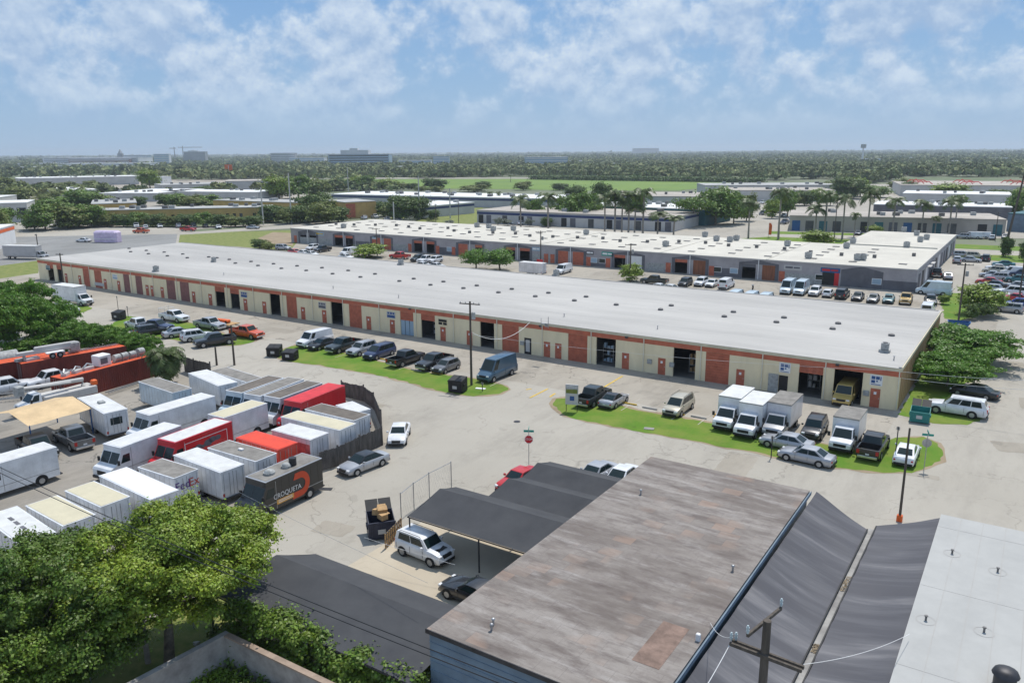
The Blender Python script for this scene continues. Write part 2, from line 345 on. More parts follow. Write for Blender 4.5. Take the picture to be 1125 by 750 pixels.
def vehicle_specs(kind):
    L_, W_, H_, belt, hood, clr, wr, ax1, ax2, g0, g1, r0, r1, tail = KIND[kind]; hw = W_ / 2; X = lambda d: L_ / 2 - d
    sp = []
    def spec(name, mb, mats, par=None, smooth=None, side=False): sp.append((name, mb.mesh(name, mats, smooth), par)); return len(sp) - 1
    b = MB()
    def ring(w, zt, zb=clr, drop=.05): return [(0, zb), (w * .86, zb), (w * .97, zb + .12), (w, (zb + zt) / 2 + .05), (w * .975, zt - .16), (w * .90, zt - .03), (w * .70, zt), (0, zt + drop * .5)]
    if kind == 'pickup':
        st = [(X(0.0), ring(hw * .80, hood - .30, clr + .12)), (X(.08), ring(hw * .93, hood - .10, clr + .05)), (X(.5), ring(hw * .99, hood - .02)), (X(1.4), ring(hw, hood + .04)), (X(g0 + .25), ring(hw, belt)), (X(g1), ring(hw, belt)), (X(g1 + .02), ring(hw, belt))]
        loft(b, st)
        x0, x1 = X(L_), X(g1 + .02)
        b.box(x0, x1, -hw * .98, -hw * .98 + .12, clr + .15, belt); b.box(x0, x1, hw * .98 - .12, hw * .98, clr + .15, belt)
        b.box(x0, x0 + .08, -hw * .86, hw * .86, clr + .2, belt - .01); b.box(x0 + .08, x1, -hw * .86, hw * .86, clr + .15, clr + .38)
    elif kind in ('van', 'highvan'):
        st = [(X(0.0), ring(hw * .80, hood - .35, clr + .1)), (X(.1), ring(hw * .92, hood - .14)), (X(.5), ring(hw * .98, hood)), (X(g0 + .05), ring(hw, belt)), (X(L_ - .05), ring(hw, belt)), (X(L_), ring(hw * .96, belt))]
        loft(b, st)
    else:
        th = hood - .12
        st = [(X(0.0), ring(hw * .66, th - .24, clr + .1)), (X(.10), ring(hw * .86, th - .08, clr + .03)), (X(.38), ring(hw * .96, hood - .04)), (X(g0 * .75), ring(hw, hood + .02)), (X(g0 + .25), ring(hw, belt)),
              (X(g1 - .3), ring(hw, max(belt, tail))), (X(L_ - .12), ring(hw * .95, tail - .02, clr + .03)), (X(L_), ring(hw * .80, tail - .16, clr + .12))]
        loft(b, st)
    for sgn in (1, -1):
        for xx in ((g0 + .35, (g0 + g1) / 2, g1 - .25) if kind != 'pickup' else (g0 + .3, (g0 + g1) / 2 + .1, g1 - .02)):
            y0, y1 = sorted((sgn * hw * .99, sgn * (hw + .004))); b.box(X(xx) - .01, X(xx) + .01, y0, y1, clr + .25, belt - .16, 1)
    body = spec('body', b, ['bodypaint', 'black'], None, 40)
    # cabin: roof and pillars
    gw, rw = hw * .90, hw * (.74 if kind in ('sedan', 'coupe', 'hatch') else .80); zb, zr = belt - .03, H_
    if kind in ('van', 'highvan'): gw, rw = hw * .97, hw * .84
    A = [(X(g0), -gw * .93, zb), (X(g0), gw * .93, zb), (X(g1), gw * .95, zb), (X(g1), -gw * .95, zb)]
    rz = zr - .05
    T = [(X(r0), -rw * .95, rz), (X(r0), rw * .95, rz), (X(r1), rw * .95, rz), (X(r1), -rw * .95, rz)]
    c = MB(); mid = (r0 + r1) / 2
    c.add(A + T, [(0, 1, 5, 4), (1, 2, 6, 5), (2, 3, 7, 6), (3, 0, 4, 7)])
    rows = []
    for xx, dz, ww in ((r0, 0, .95), (r0 + .15, .035, .93), (mid, .05, .93), (r1 - .15, .035, .93), (r1, 0, .95)):
        rows += [(X(xx), -rw * ww, rz + dz * .3), (X(xx), -rw * .6, rz + dz), (X(xx), rw * .6, rz + dz), (X(xx), rw * ww, rz + dz * .3)]
    c.add(rows, [(i * 4 + k, (i + 1) * 4 + k, (i + 1) * 4 + k + 1, i * 4 + k + 1) for i in range(4) for k in range(3)])
    for f in range(len(c.f) - 12, len(c.f)): c.f[f] = c.f[f][::-1]
    cab = spec('roof', c, ['roofpaint'], None, 30)
    g = MB(); g.poly(inset(A[0], A[1], T[1], T[0], .05, .95, .10, .94)); spec('windshield', g, 'glass')
    if kind != 'highvan' and kind != 'van' or True:
        g = MB(); g.poly(inset(A[2], A[3], T[3], T[2], .10, .90, .35 if kind in ('van', 'highvan', 'bigsuv', 'suv', 'jeep', 'minivan') else .12, .90)); spec('rear_window', g, 'glass')
    n = {'sedan': 2, 'coupe': 1, 'hatch': 2, 'suv': 3, 'jeep': 2, 'bigsuv': 3, 'minivan': 3, 'pickup': 2, 'van': 1, 'highvan': 1}[kind]
    for sgn in (1, -1):
        a, bb, cc, dd = (A[1], A[2], T[2], T[1]) if sgn > 0 else (A[0], A[3], T[3], T[0])
        for k in range(n):
            if kind in ('van', 'highvan'): u0, u1 = .05, .2
            elif n == 1: u0, u1 = .14, .86
            else: w_ = .82 / n; u0, u1 = .09 + k * w_ + .012, .09 + (k + 1) * w_ - .012
            q = inset(a, bb, cc, dd, u0, u1, .12 if n else .2, .90, .012 * (-1 if sgn < 0 else 1))
            if sgn < 0: q = q[::-1]
            g = MB(); g.poly(q[::-1] if False else q); spec('side_window', g, 'glass')
    # wheels with dark arches
    for ax in (ax1, ax2):
        for sgn in (1, -1):
            a = MB(); pts = []
            for k in range(13):
                t = pi * k / 12; pts.append((X(ax) + cos(t) * wr * 1.2, wr * .95 + sin(t) * wr * 1.16))
            pts += [(X(ax) - wr * 1.2, clr), (X(ax) + wr * 1.2, clr)]
            a.poly([(x, sgn * (hw * 1.004), z) for x, z in pts]); a.cyl((X(ax), sgn * (hw - .10), wr), (0, 1, 0), wr, .24, 16)
            w = spec('wheel', a, 'tyre', None, 40)
            r_ = MB(); r_.cyl((X(ax), sgn * (hw + .015), wr), (0, 1, 0), wr * .62, .03, 10); spec('rim', r_, 'metal', w)
    # lights, grille, bumpers, plate, mirrors
    fx = X(.06); lz = hood - .24
    for sgn in (1, -1):
        a = MB(); y0, y1 = sorted((sgn * hw * .52, sgn * hw * .84)); a.bbox(X(.30), X(.03), y0, y1, lz - .05, lz + .09, .02); spec('headlight', a, 'lamp')
        a = MB(); y0, y1 = sorted((sgn * hw * .66, sgn * hw * (.93 if kind in ('pickup', 'van', 'highvan') else .84)))
        tz = tail - .26; hh = .38 if kind in ('suv', 'jeep', 'bigsuv', 'minivan', 'pickup', 'van', 'highvan') else .15
        a.bbox(X(L_ + .012), X(L_ - .14), y0, y1, tz - hh / 2, tz + hh / 2, .02); spec('taillight', a, 'redlamp')
        a = MB(); y0, y1 = sorted((sgn * (hw - .02), sgn * (hw + .16))); a.bbox(X(g0 + .42), X(g0 + .26), y0, y1, belt, belt + .16, .02); spec('mirror', a, 'bodypaint' if kind != 'pickup' else 'black')
    a = MB(); a.bbox(X(.2), X(-.012), -hw * .45, hw * .45, lz - .15, lz + .07, .02); spec('grille', a, 'black')
    a = MB(); a.bbox(X(.25), X(-.03), -hw * .78, hw * .78, clr + .03, clr + .22, .03); spec('front_bumper', a, 'chrome' if kind == 'pickup' else 'black')
    a = MB(); a.bbox(X(L_ + .05), X(L_ - .2), -hw * .82, hw * .82, clr + .05, clr + .26, .03); spec('rear_bumper', a, 'chrome' if kind == 'pickup' else 'black')
    a = MB(); a.box(X(L_ + .065), X(L_ + .04), -.16, .16, clr + .36, clr + .5); spec('licence_plate', a, 'plate')
    if kind in ('suv', 'bigsuv', 'jeep', 'minivan'):
        for sgn in (1, -1):
            a = MB(); a.tube([(X(r0 + .2), sgn * rw * .88, H_), (X(r0 + .3), sgn * rw * .88, H_ + .05), (X(r1 - .3), sgn * rw * .88, H_ + .05), (X(r1 - .2), sgn * rw * .88, H_)], .02, 5); spec('roof_rail', a, 'black')
    if kind == 'pickup':
        a = MB(); a.box(X(L_ - .08), X(g1 + .03), -hw * .855, hw * .855, clr + .381, clr + .40); spec('bed_floor', a, 'black')
    return sp
def stepvan_specs(L_=6.4, W_=2.25, H_=2.95, nose=True, key='', roofkey='truckroofgrey', dual=True):
    hw = W_ / 2; sp = []
    def spec(name, mb, mats, par=None, smooth=None): sp.append((name, mb.mesh(name, mats, smooth), par)); return len(sp) - 1
    xr, xf = -L_ / 2, L_ / 2
    b = MB(); sx = xf - (.75 if nose else .05)
    prof = [(xr, .45), (xf - .05, .45), (xf, .6), (xf, 1.12), (xf - .12, 1.3), (sx + .05, 1.5), (sx - .45, 2.45), (sx - .5, H_ - .05), (xr, H_ - .05)]
    b.side(prof, -hw, hw)
    for i in range(int((L_ - 2.4) / .75)):
        for s in (-1, 1): y0, y1 = sorted((s * hw, s * (hw + .009))); b.box(xr + .5 + i * .75, xr + .52 + i * .75, y0, y1, 1.1, H_ - .12, 0)
    body = spec('body', b, ['bodypaint'], None)
    a = MB(); a.box(xr - .02, sx - .44, -hw - .02, hw + .02, H_ - .05, H_); rim = spec('roof_rim', a, ['roofpaint'])
    a = MB(); a.box(xr + .1, sx - .60, -hw + .12, hw - .12, H_, H_ + .02); spec('roof', a, 'ROOFSURF')
    a = MB(); p, q = (sx + .05, 1.5), (sx - .45, 2.45)
    for k in (0, 1):
        y0, y1 = (-hw * .92, -.03) if k == 0 else (.03, hw * .92)
        a.poly([(p[0] + (q[0] - p[0]) * .06 + .012, y0, p[1] + .06), (p[0] + (q[0] - p[0]) * .06 + .012, y1, p[1] + .06), (q[0] + .03, y1, q[1] - .04), (q[0] + .03, y0, q[1] - .04)])
    spec('windshield', a, 'glass')
    for sgn in (1, -1):
        a = MB(); y = sgn * (hw + .006); q = [(sx - .35, y, 1.55), (sx - .62, y, 2.25), (sx - 1.25, y, 2.25), (sx - 1.25, y, 1.55)]
        a.poly(q if sgn > 0 else q[::-1]); spec('side_window', a, 'glass')
        a = MB(); y0, y1 = sorted((sgn * (hw + .0), sgn * (hw + .012))); a.box(sx - 1.42, sx - 1.38, y0, y1, .5, 2.7); a.box(xr, sx - .6, y0, y1, 1.0, 1.05); spec('side_trim', a, 'metal')
        a = MB(); y0, y1 = sorted((sgn * (hw + .05), sgn * (hw + .25))); a.bbox(sx - .1, sx + .05, y0, y1, 1.55, 1.95, .02); spec('mirror', a, 'black')
        for ax in (xf - 1.0, xr + 1.5):
            a = MB(); pts = [(ax + cos(pi * k / 12) * .52, .45 + sin(pi * k / 12) * .50) for k in range(13)]
            a.poly([(x, sgn * (hw + .004), z) for x, z in pts]); a.cyl((ax, sgn * (hw - .13), .42), (0, 1, 0), .42, .28, 16); w = spec('wheel', a, 'tyre', None, 40)
            r_ = MB(); r_.cyl((ax, sgn * (hw + .018), .42), (0, 1, 0), .24, .03, 10); spec('rim', r_, 'metal', w)
        a = MB(); y0, y1 = sorted((sgn * hw * .62, sgn * hw * .86)); a.bbox(xf - .1, xf + .02, y0, y1, .85, 1.05, .02); spec('headlight', a, 'lamp')
        a = MB(); y0, y1 = sorted((sgn * hw * .78, sgn * hw * .92)); a.box(xr - .02, xr + .01, y0, y1, .7, 1.0); a.box(xr - .02, xr + .01, y0, y1, H_ - .35, H_ - .2); spec('taillight', a, 'redlamp')
    a = MB(); a.bbox(xf - .1, xf + .025, -hw * .5, hw * .5, .72, 1.1, .02); spec('grille', a, 'black')
    a = MB(); a.bbox(xf - .1, xf + .12, -hw * .98, hw * .98, .4, .62, .03); spec('front_bumper', a, 'darkmetal')
    a = MB(); a.box(xr - .25, xr, -hw * .9, hw * .9, .42, .52); spec('rear_bumper', a, 'darkmetal')
    a = MB(); 
    for y in (-hw * .86, -.02, .02, hw * .86 - .02): a.box(xr - .012, xr, y, y + .02, .6, H_ - .3)
    a.box(xr - .012, xr, -hw * .86, hw * .86, H_ - .32, H_ - .30); a.box(xr - .03, xr, .08, .2, 1.4, 1.6); spec('rear_door_trim', a, 'metal')
    return sp
def boxtruck_specs(L_=6.8, W_=2.3, H_=3.1):
    hw = W_ / 2; sp = []
    def spec(name, mb, mats, par=None, smooth=None): sp.append((name, mb.mesh(name, mats, smooth), par)); return len(sp) - 1
    xf, xr = L_ / 2, -L_ / 2; xb = xf - 2.15; w = 1.0
    b = MB()
    def ring(wd, zt, zb=.42): return [(0, zb), (wd * .9, zb), (wd, zb + .15), (wd, zt - .2), (wd * .95, zt - .04), (wd * .7, zt), (0, zt + .02)]
    loft(b, [(xf, ring(w * .86, 1.02, .5)), (xf - .08, ring(w * .95, 1.16)), (xf - .55, ring(w, 1.25)), (xf - .85, ring(w, 1.32)), (xb + .02, ring(w, 1.32))])
    spec('cab', b, ['bodypaint'], None, 40)
    g0, r0 = xf - .8, xf - 1.45
    A = [(g0, -w * .92, 1.28), (g0, w * .92, 1.28), (xb + .02, w * .96, 1.28), (xb + .02, -w * .96, 1.28)]; T = [(r0, -w * .78, 2.1), (r0, w * .78, 2.1), (xb + .02, w * .8, 2.14), (xb + .02, -w * .8, 2.14)]
    c = MB(); c.add(A + T, [(0, 1, 5, 4), (1, 2, 6, 5), (2, 3, 7, 6), (3, 0, 4, 7), (4, 5, 6, 7)]); spec('cab_roof', c, ['bodypaint'])
    g = MB(); g.poly(inset(A[0], A[1], T[1], T[0], .05, .95, .08, .92)); spec('windshield', g, 'glass')
    for sgn in (1, -1):
        a_, b_, c_, d_ = (A[1], A[2], T[2], T[1]) if sgn > 0 else (A[0], A[3], T[3], T[0])
        q = inset(a_, b_, c_, d_, .1, .75, .12, .88, .012 * sgn); g = MB(); g.poly(q if sgn > 0 else q[::-1]); spec('side_window', g, 'glass')
        a = MB(); y0, y1 = sorted((sgn * (w + .05), sgn * (w + .28))); a.bbox(g0 - .2, g0 - .05, y0, y1, 1.35, 1.75, .02); spec('mirror', a, 'black')
        a = MB(); y0, y1 = sorted((sgn * w * .6, sgn * w * .9)); a.bbox(xf - .15, xf + .02, y0, y1, .86, 1.02, .02); spec('headlight', a, 'lamp')
        for ax, yy in ((xf - .95, w), (xr + 1.6, hw - .06)):
            a = MB(); a.cyl((ax, sgn * (yy - .1), .4), (0, 1, 0), .4, .26, 16)
            if yy == w: a.poly([(ax + cos(pi * k / 12) * .5, sgn * (w + .004), .42 + sin(pi * k / 12) * .48) for k in range(13)])
            wl = spec('wheel', a, 'tyre', None, 40); r_ = MB(); r_.cyl((ax, sgn * (yy + .02), .4), (0, 1, 0), .23, .03, 10); spec('rim', r_, 'metal', wl)
    a = MB(); a.bbox(xf - .15, xf + .02, -w * .55, w * .55, .72, 1.0, .02); spec('grille', a, 'black')
    a = MB(); a.bbox(xf - .2, xf + .06, -w * .95, w * .95, .42, .62, .03); spec('front_bumper', a, 'black')
    a = MB(); a.box(xr, xb - .02, -hw, hw, .85, H_ - .04); a.box(xr + .1, xf - 1.8, -.5, .5, .5, .84)
    box = spec('cargo_box', a, ['boxpaint'])
    a = MB()
    for y in (-hw - .012, hw - .02): 
        a.box(xr - .01, xb, y, y + .032, .82, .92); a.box(xr - .01, xb, y, y + .032, H_ - .12, H_ - .02)
    a.box(xb - .03, xb - .005, -hw, hw, H_ - .14, H_ - .02); spec('box_trim', a, 'metal', box)
    a = MB(); a.box(xr - .015, xb + .015, -hw - .015, hw + .015, H_ - .04, H_); spec('roof', a, 'ROOFSURF', box)
    a = MB(); a.box(xr - .02, xr, -hw * .88, hw * .88, .95, H_ - .3); spec('rear_door', a, 'metal', box)
    return sp
def trailer_specs(L_=6.0, W_=2.25, H_=2.8, kind='box'):
    hw = W_ / 2; sp = []; xr, xf = -L_ / 2, L_ / 2
    def spec(name, mb, mats, par=None, smooth=None): sp.append((name, mb.mesh(name, mats, smooth), par)); return len(sp) - 1
    a = MB(); a.bbox(xr, xf, -hw, hw, .55, H_ - .03, .06)
    for i in range(int(L_ / .6)):
        for s in (-1, 1): y0, y1 = sorted((s * hw, s * (hw + .012))); a.box(xr + .3 + i * .6, xr + .33 + i * .6, y0, y1, .62, H_ - .1, 1)
    for s in (-1, 1): y0, y1 = sorted((s * hw, s * (hw + .02))); a.box(xr, xf, y0, y1, .55, .66, 1)
    spec('body', a, ['bodypaint', 'palewall'])
    a = MB(); a.box(xr - .02, xf + .02, -hw - .02, hw + .02, H_ - .07, H_ - .01); spec('roof_rim', a, ['roofpaint'])
    a = MB(); a.box(xr + .08, xf - .08, -hw + .1, hw - .1, H_ - .01, H_ + .012); spec('roof', a, 'ROOFSURF')
    for sgn in (1, -1):
        for ax in (-.5, .45):
            a = MB(); a.cyl((ax, sgn * (hw - .14), .36), (0, 1, 0), .36, .24, 14); w = spec('wheel', a, 'tyre', None, 40); r_ = MB(); r_.cyl((ax, sgn * (hw - .01), .36), (0, 1, 0), .2, .03, 10); spec('rim', r_, 'metal', w)
        a = MB(); y0, y1 = sorted((sgn * hw * .8, sgn * hw * .93)); a.box(xf, xf + .02, y0, y1, .7, .95); spec('taillight', a, 'redlamp')
    a = MB()
    for y in (-hw * .8, -.015, hw * .8): a.box(xf, xf + .015, y, y + .03, .65, H_ - .2)
    for y in (-.35, .3): a.tube([(xf + .03, y, .7), (xf + .03, y, H_ - .25)], .018, 5)
    spec('rear_door', a, 'metal'); a = MB(); a.box(xf, xf + .14, -hw * .9, hw * .9, .42, .56); spec('rear_bumper', a, 'darkmetal')
    return sp
CACHE = {}
def place(name, specs, key, x, y, hdg, label, cat, mats={}, group=None, z=0):
    if key not in CACHE: CACHE[key] = specs()
    t = thing(name, label, cat, (x, y, z), rad(hdg), group); made = []
    for nm, me, par in CACHE[key]:
        o = bpy.data.objects.new(nm, me); COL.objects.link(o); o.parent = t if par is None else made[par]; made.append(o)
        for i, s in enumerate(o.material_slots):
            k = s.material.name if s.material else None
            if k in mats: s.link = 'OBJECT'; s.material = MATS[mats[k]] if mats[k] in MATS else paint(mats[k][6:]) if mats[k].startswith('paint_') else MATS[mats[k]]
    return t
for k in ('bodypaint', 'roofpaint', 'boxpaint', 'ROOFSURF'): mat(k, (.6, .6, .6), .4, coat=.4)
NAMES = dict(sedan='parked_car', coupe='parked_car', hatch='parked_car', suv='parked_suv', jeep='parked_suv', bigsuv='parked_suv', minivan='minivan', pickup='pickup_truck', van='cargo_van', highvan='cargo_van')
CATS = dict(sedan='car', coupe='car', hatch='car', suv='suv', jeep='suv', bigsuv='suv', minivan='minivan', pickup='pickup truck', van='van', highvan='van')
def car(kind, x, y, hdg, col, label, group=None, roof=None):
    paint(col); rk = 'paint_' + (roof or col); paint(roof or col)
    return place(NAMES[kind], lambda: vehicle_specs(kind), kind, x, y, hdg, label, CATS[kind], {'bodypaint': 'paint_' + col, 'roofpaint': rk}, group)
def centre(h, q): return q
def stepvan(x, y, hdg, ln, col, surf, label, group=None, rim=None, w=2.25, hh=2.95, nose=True, name='step_van', cat='step van'):
    paint(col); paint(rim or col)
    ln = round(ln * 2) / 2
    return place(name, lambda: stepvan_specs(ln, w, hh, nose), ('sv', ln, w, hh, nose), x, y, hdg, label, cat, {'bodypaint': 'paint_' + col, 'roofpaint': 'paint_' + (rim or col), 'ROOFSURF': surf}, group)
def boxtruck(x, y, hdg, label, surf='truckroofwhite', col='white', group=None, ln=6.6, box='white', hh=3.1):
    paint(col); paint(box)
    return place('box_truck', lambda: boxtruck_specs(ln, 2.3, hh), ('bt', ln, hh), x, y, hdg, label, 'box truck', {'bodypaint': 'paint_' + col, 'boxpaint': 'paint_' + box, 'ROOFSURF': surf}, group)
def trailer(x, y, hdg, ln, col, surf, label, group=None, w=2.2, hh=2.8, name='box_trailer', cat='trailer', rim=None):
    paint(col); paint(rim or col); ln = round(ln * 2) / 2
    return place(name, lambda: trailer_specs(ln, w, hh), ('tr', ln, w, hh), x, y, hdg, label, cat, {'bodypaint': 'paint_' + col, 'roofpaint': 'paint_' + (rim or col), 'ROOFSURF': surf}, group)

# ---------------------------------------------------------------- trees
def quads_obj(name, V, m, parent=None):
    n = len(V) // 4; me = bpy.data.meshes.new(name); me.vertices.add(n * 4); me.vertices.foreach_set('co', np.ascontiguousarray(V, dtype=np.float32).ravel())
    me.loops.add(n * 4); me.loops.foreach_set('vertex_index', np.arange(n * 4, dtype=np.int32)); me.polygons.add(n)
    me.polygons.foreach_set('loop_start', np.arange(0, n * 4, 4, dtype=np.int32)); me.polygons.foreach_set('loop_total', np.full(n, 4, dtype=np.int32))
    me.materials.append(MATS[m]); me.update(); return me
def leaf_quads(rng, C, Nn, size):                            # centres, normals -> quads with a random turn; sizes vary
    n = len(C); Nn = Nn + rng.normal(0, .55, (n, 3)); Nn /= np.linalg.norm(Nn, axis=1)[:, None]
    a = np.cross(Nn, rng.normal(0, 1, (n, 3))); a /= np.linalg.norm(a, axis=1)[:, None] + 1e-9; b = np.cross(Nn, a)
    s = (size * rng.uniform(.6, 1.3, n))[:, None]; s2 = s * rng.uniform(.45, .8, n)[:, None]
    V = np.stack([C - a * s, C - b * s2, C + a * s, C + b * s2], 1)
    return V.reshape(-1, 3)
def crown_points(rng, lobes, n, squash=.75, hollow=.72):     # lobes: (x,y,z,r)
    L_ = np.array(lobes); w = L_[:, 3] ** 2; idx = rng.choice(len(L_), n, p=w / w.sum())
    d = rng.normal(0, 1, (n, 3)); d /= np.linalg.norm(d, axis=1)[:, None]; d[:, 2] = np.where(d[:, 2] < -.35, -d[:, 2] * .5, d[:, 2])
    d /= np.linalg.norm(d, axis=1)[:, None]
    r = L_[idx, 3][:, None] * (hollow + (1.12 - hollow) * rng.random((n, 1)))
    r *= np.where(rng.random((n, 1)) < .16, rng.uniform(1.1, 1.7, (n, 1)), 1); an = 1 + .45 * np.sin(idx[:, None] * np.array([1.7, 2.9, 4.1])); C = L_[idx, :3] + d * r * np.array([1, 1, squash]) * an; C[:, 2] = np.where(C[:, 2] < .15, .15 + rng.random(n) * .5, C[:, 2])
    nn = d + np.array([0, 0, .6]); return C, nn
def make_lobes(rng, R, H0, H1, k, rmin=.22, rmax=.42, flat=1.0):
    out = []; zc = (H0 + H1) / 2; hz = (H1 - H0) / 2
    for i in range(k):
        d = rng.normal(0, 1, 3); d /= np.linalg.norm(d); rr = rng.random() ** .45; r = R * rng.uniform(rmin, rmax)
        p = d * rr * (1 - rng.uniform(rmin, rmax) * .8); out.append((p[0] * R, p[1] * R, zc + p[2] * hz * flat, r))
    return out
def trunk_mb(rng, h, r, R, lobes, limbs=5):
    a = MB(); fork = h * .45; lean = rng.normal(0, .03 * h, 2)
    a.tube([(0, 0, 0), (lean[0] * .4, lean[1] * .4, fork * .5), (lean[0], lean[1], fork)], [r, r * .8, r * .65], 8)
    idx = rng.choice(len(lobes), min(limbs, len(lobes)), replace=False)
    for i in idx:
        x, y, z, q = lobes[i]; m = ((lean[0] + x) / 2 * .8, (lean[1] + y) / 2 * .8, (fork + z) / 2)
        a.tube([(lean[0], lean[1], fork * .95), m, (x, y, z)], [r * .5, r * .33, r * .12], 6)
    return a
TREES = {}
def tree_proto(key, seed, leafm, n=1300, size=.30, k=16, h=8, R=4.2, base=.3, flat=1.0, squash=.75, rmin=.22, rmax=.42):
    rng = np.random.default_rng(seed); lo = make_lobes(rng, R, h * base + .6, h - .9, k, rmin, rmax, flat); C, nn = crown_points(rng, lo, n, squash)
    V = leaf_quads(rng, C, nn, size); z = V[:, 2]; V = V * np.array([1, 1, h / z.max()])
    TREES[key] = (quads_obj('crown', V, leafm), trunk_mb(rng, h, .028 * h, R, lo).mesh('trunk', 'bark', 40), h, R)
def tree(key, X, Y, h, w, label, cat='tree', group=None, name='broadleaf_tree', rz=None, z=0):
    cr, tr, H0, R0 = TREES[key]; s = w / 2 / R0
    t = thing(name, label, cat, (X, Y, z), random.random() * 6.28 if rz is None else rz, group, (s, s, h / H0))
    for nm, me in (('crown', cr), ('trunk', tr)):
        o = bpy.data.objects.new(nm, me); COL.objects.link(o); o.parent = t
    return t
def palm_proto(key, seed, h=8.5, fl=2.6, n=17, thick=.17, lo=-.25):
    rng = np.random.default_rng(seed); Vs = []
    for i in range(n):
        az = i * 2.399 + rng.normal(0, .15); el = rng.uniform(lo, 1.15); L_ = fl * rng.uniform(.85, 1.1); p = np.array([0, 0, h - .1]); d = np.array([cos(az) * cos(el), sin(az) * cos(el), sin(el)]); st = 9
        for j in range(st):
            q = p + d * L_ / st; side = np.cross(d, [0, 0, 1.]); side /= np.linalg.norm(side) + 1e-9; wd = .55 * fl / 2.6 * math.sin(pi * (j + .8) / (st + .6)) ** .6
            for sg in (-1, 1):
                for u in (0, .33, .66):
                    b0 = p + (q - p) * u; b1 = p + (q - p) * (u + .24); tip = (b0 + b1) / 2 + side * sg * wd + d * .12 + np.array([0, 0, -wd * .55]) + rng.normal(0, .03, 3)
                    Vs += [b0, b1, tip + d * .05, tip - d * .05]
            p = q; d = d + np.array([0, 0, -.17 - .03 * j]); d /= np.linalg.norm(d)
    a = MB(); a.tube([(0, 0, 0), (.05, 0, h * .3), (0, .04, h * .75), (0, 0, h)], [thick * 1.3, thick, thick * .9, thick * .6], 8)
    TREES[key] = (quads_obj('crown', np.array(Vs), 'palm'), a.mesh('trunk', 'palmbark', 40), h + .9, fl)
tree_proto('round', 1, 'leaf', 5200, .27, 34, base=-.12)
tree_proto('bright', 2, 'leafbright', 6000, .22, 34, base=.0)
tree_proto('dark', 3, 'leafdark', 5200, .28, 34, base=-.12)
tree_proto('olive', 4, 'leafolive', 5200, .28, 34, base=-.12)
tree_proto('yellow', 5, 'leafyellow', 5200, .26, 34, base=-.1, flat=.95)
tree_proto('spread', 6, 'leaf', 4200, .26, 24, h=7, R=5.5, base=.42, flat=.8, squash=.55)
tree_proto('bush', 7, 'leaf', 1800, .24, 16, h=4, R=2.6, base=.0)
tree_proto('greybush', 8, 'leafgrey', 1200, .24, 12, h=4, R=2.6, base=.0)
palm_proto('palm', 11); palm_proto('palm2', 12, 8.5, 2.9, 20); palm_proto('sabal', 13, 3.2, 2.5, 95, .3, -.9)
random.seed(5)
# ================================================================ SETTING: ground, streets, lots, grass
struct('ground', [(-30000, -30000), (30000, -30000), (30000, 30000), (-30000, 30000)], -0.05, 'farland')
struct('pavement', [(-230, -40), (70, -40), (70, 262), (-215, 262), (-215, 178), (-400, 178), (-400, 135), (-230, 100)], 0.0, 'road')
struct('parking_lot', [(-205, 77.6), (-10.2, 77.6), (-10.2, 90.2), (-205, 90.2)], 0.004, 'lot')
struct('back_parking_lot', [(-200, 127), (-4, 127), (-4, 172), (-200, 172)], 0.004, 'lot')
struct('truck_yard', [(-91.47,60.73),(-73.09,59.66),(-67.8,62.11),(-57.64,59.8),(-48.96,52.49),(-50.83,46.0),(-48.56,43.63),(-48.79,35.62),(-45.78,28.64),(-38.5,17.75),(-44.46,13.89),(-77.57,18.39),(-123.22,31.83),(-118.07,48.04),(-104.8,62.3)], 0.008, 'yard')
struct('fenced_lot', [(-36.2, 30.5), (-22.2, 30.5), (-22.2, 53.2), (-31.5, 53.2), (-36.2, 44)], 0.008, 'sandlot')
GR = [
 [(-85.69,70.54),(-87.79,74.13),(-88.15,77.15),(-83.77,77.26),(-77.36,76.91),(-67.13,75.4),(-62.45,75.22),(-58.5,75.71),(-54.69,76.18),(-50.64,75.51),(-49.54,74.44),(-49.43,72.38),(-51.67,70.15),(-55.18,69.61),(-60.48,70.23),(-66.19,70.9),(-71.39,70.65),(-76.87,70.39),(-81.58,69.65)],
 [(-42.85,72.51),(-43.09,74.32),(-42.31,75.62),(-38.64,76.33),(-33.87,75.52),(-29.76,75.6),(-23.93,75.58),(-19.34,75.35),(-15.09,75.38),(-11.83,75.21),(-10.41,78.35),(-9.2,80.86),(-7.04,82.53),(-5.74,81.31),(-5.05,78.97),(-5.03,76.63),(-5.7,74.21),(-6.88,72.26),(-8.84,71.01),(-11.63,70.19),(-15.37,69.8),(-19.44,69.84),(-24.58,69.66),(-30.1,69.46),(-35.0,69.24),(-39.41,69.52)],
 [(-112.85,68.85),(-117.11,73.96),(-118.31,78.26),(-113.27,77.96),(-102.04,75.53),(-96.71,76.66),(-95.0,74.93),(-94.83,72.35),(-97.18,70.23),(-101.5,69.54),(-107.61,69.2)],
 [(-122.7,67.32),(-129.3,75.97),(-125.41,76.54),(-120.32,73.62),(-117.7,68.85),(-115.29,64.45),(-112.01,57.82)],
 [(-133.48,65.52),(-145.79,72.55),(-147.67,76.52),(-144.15,77.63),(-140.96,76.5),(-139.02,73.76),(-139.74,71.42)],
 [(-10.3, 88.4), (-10.3, 128), (-6.5, 131), (-3.0, 128), (-3.2, 112), (-5.5, 104), (-4.6, 96), (-2.2, 93.4), (-3.6, 88.6), (-6.8, 87.4)],
 [(-15.22,171.61),(-7.16,176.5),(-5.93,160.01),(-6.47,153.1),(-9.06,145.41),(-11.43,145.65)],
]
GR = [p if sum(p[i][0] * p[(i + 1) % len(p)][1] - p[(i + 1) % len(p)][0] * p[i][1] for i in range(len(p))) > 0 else p[::-1] for p in GR]
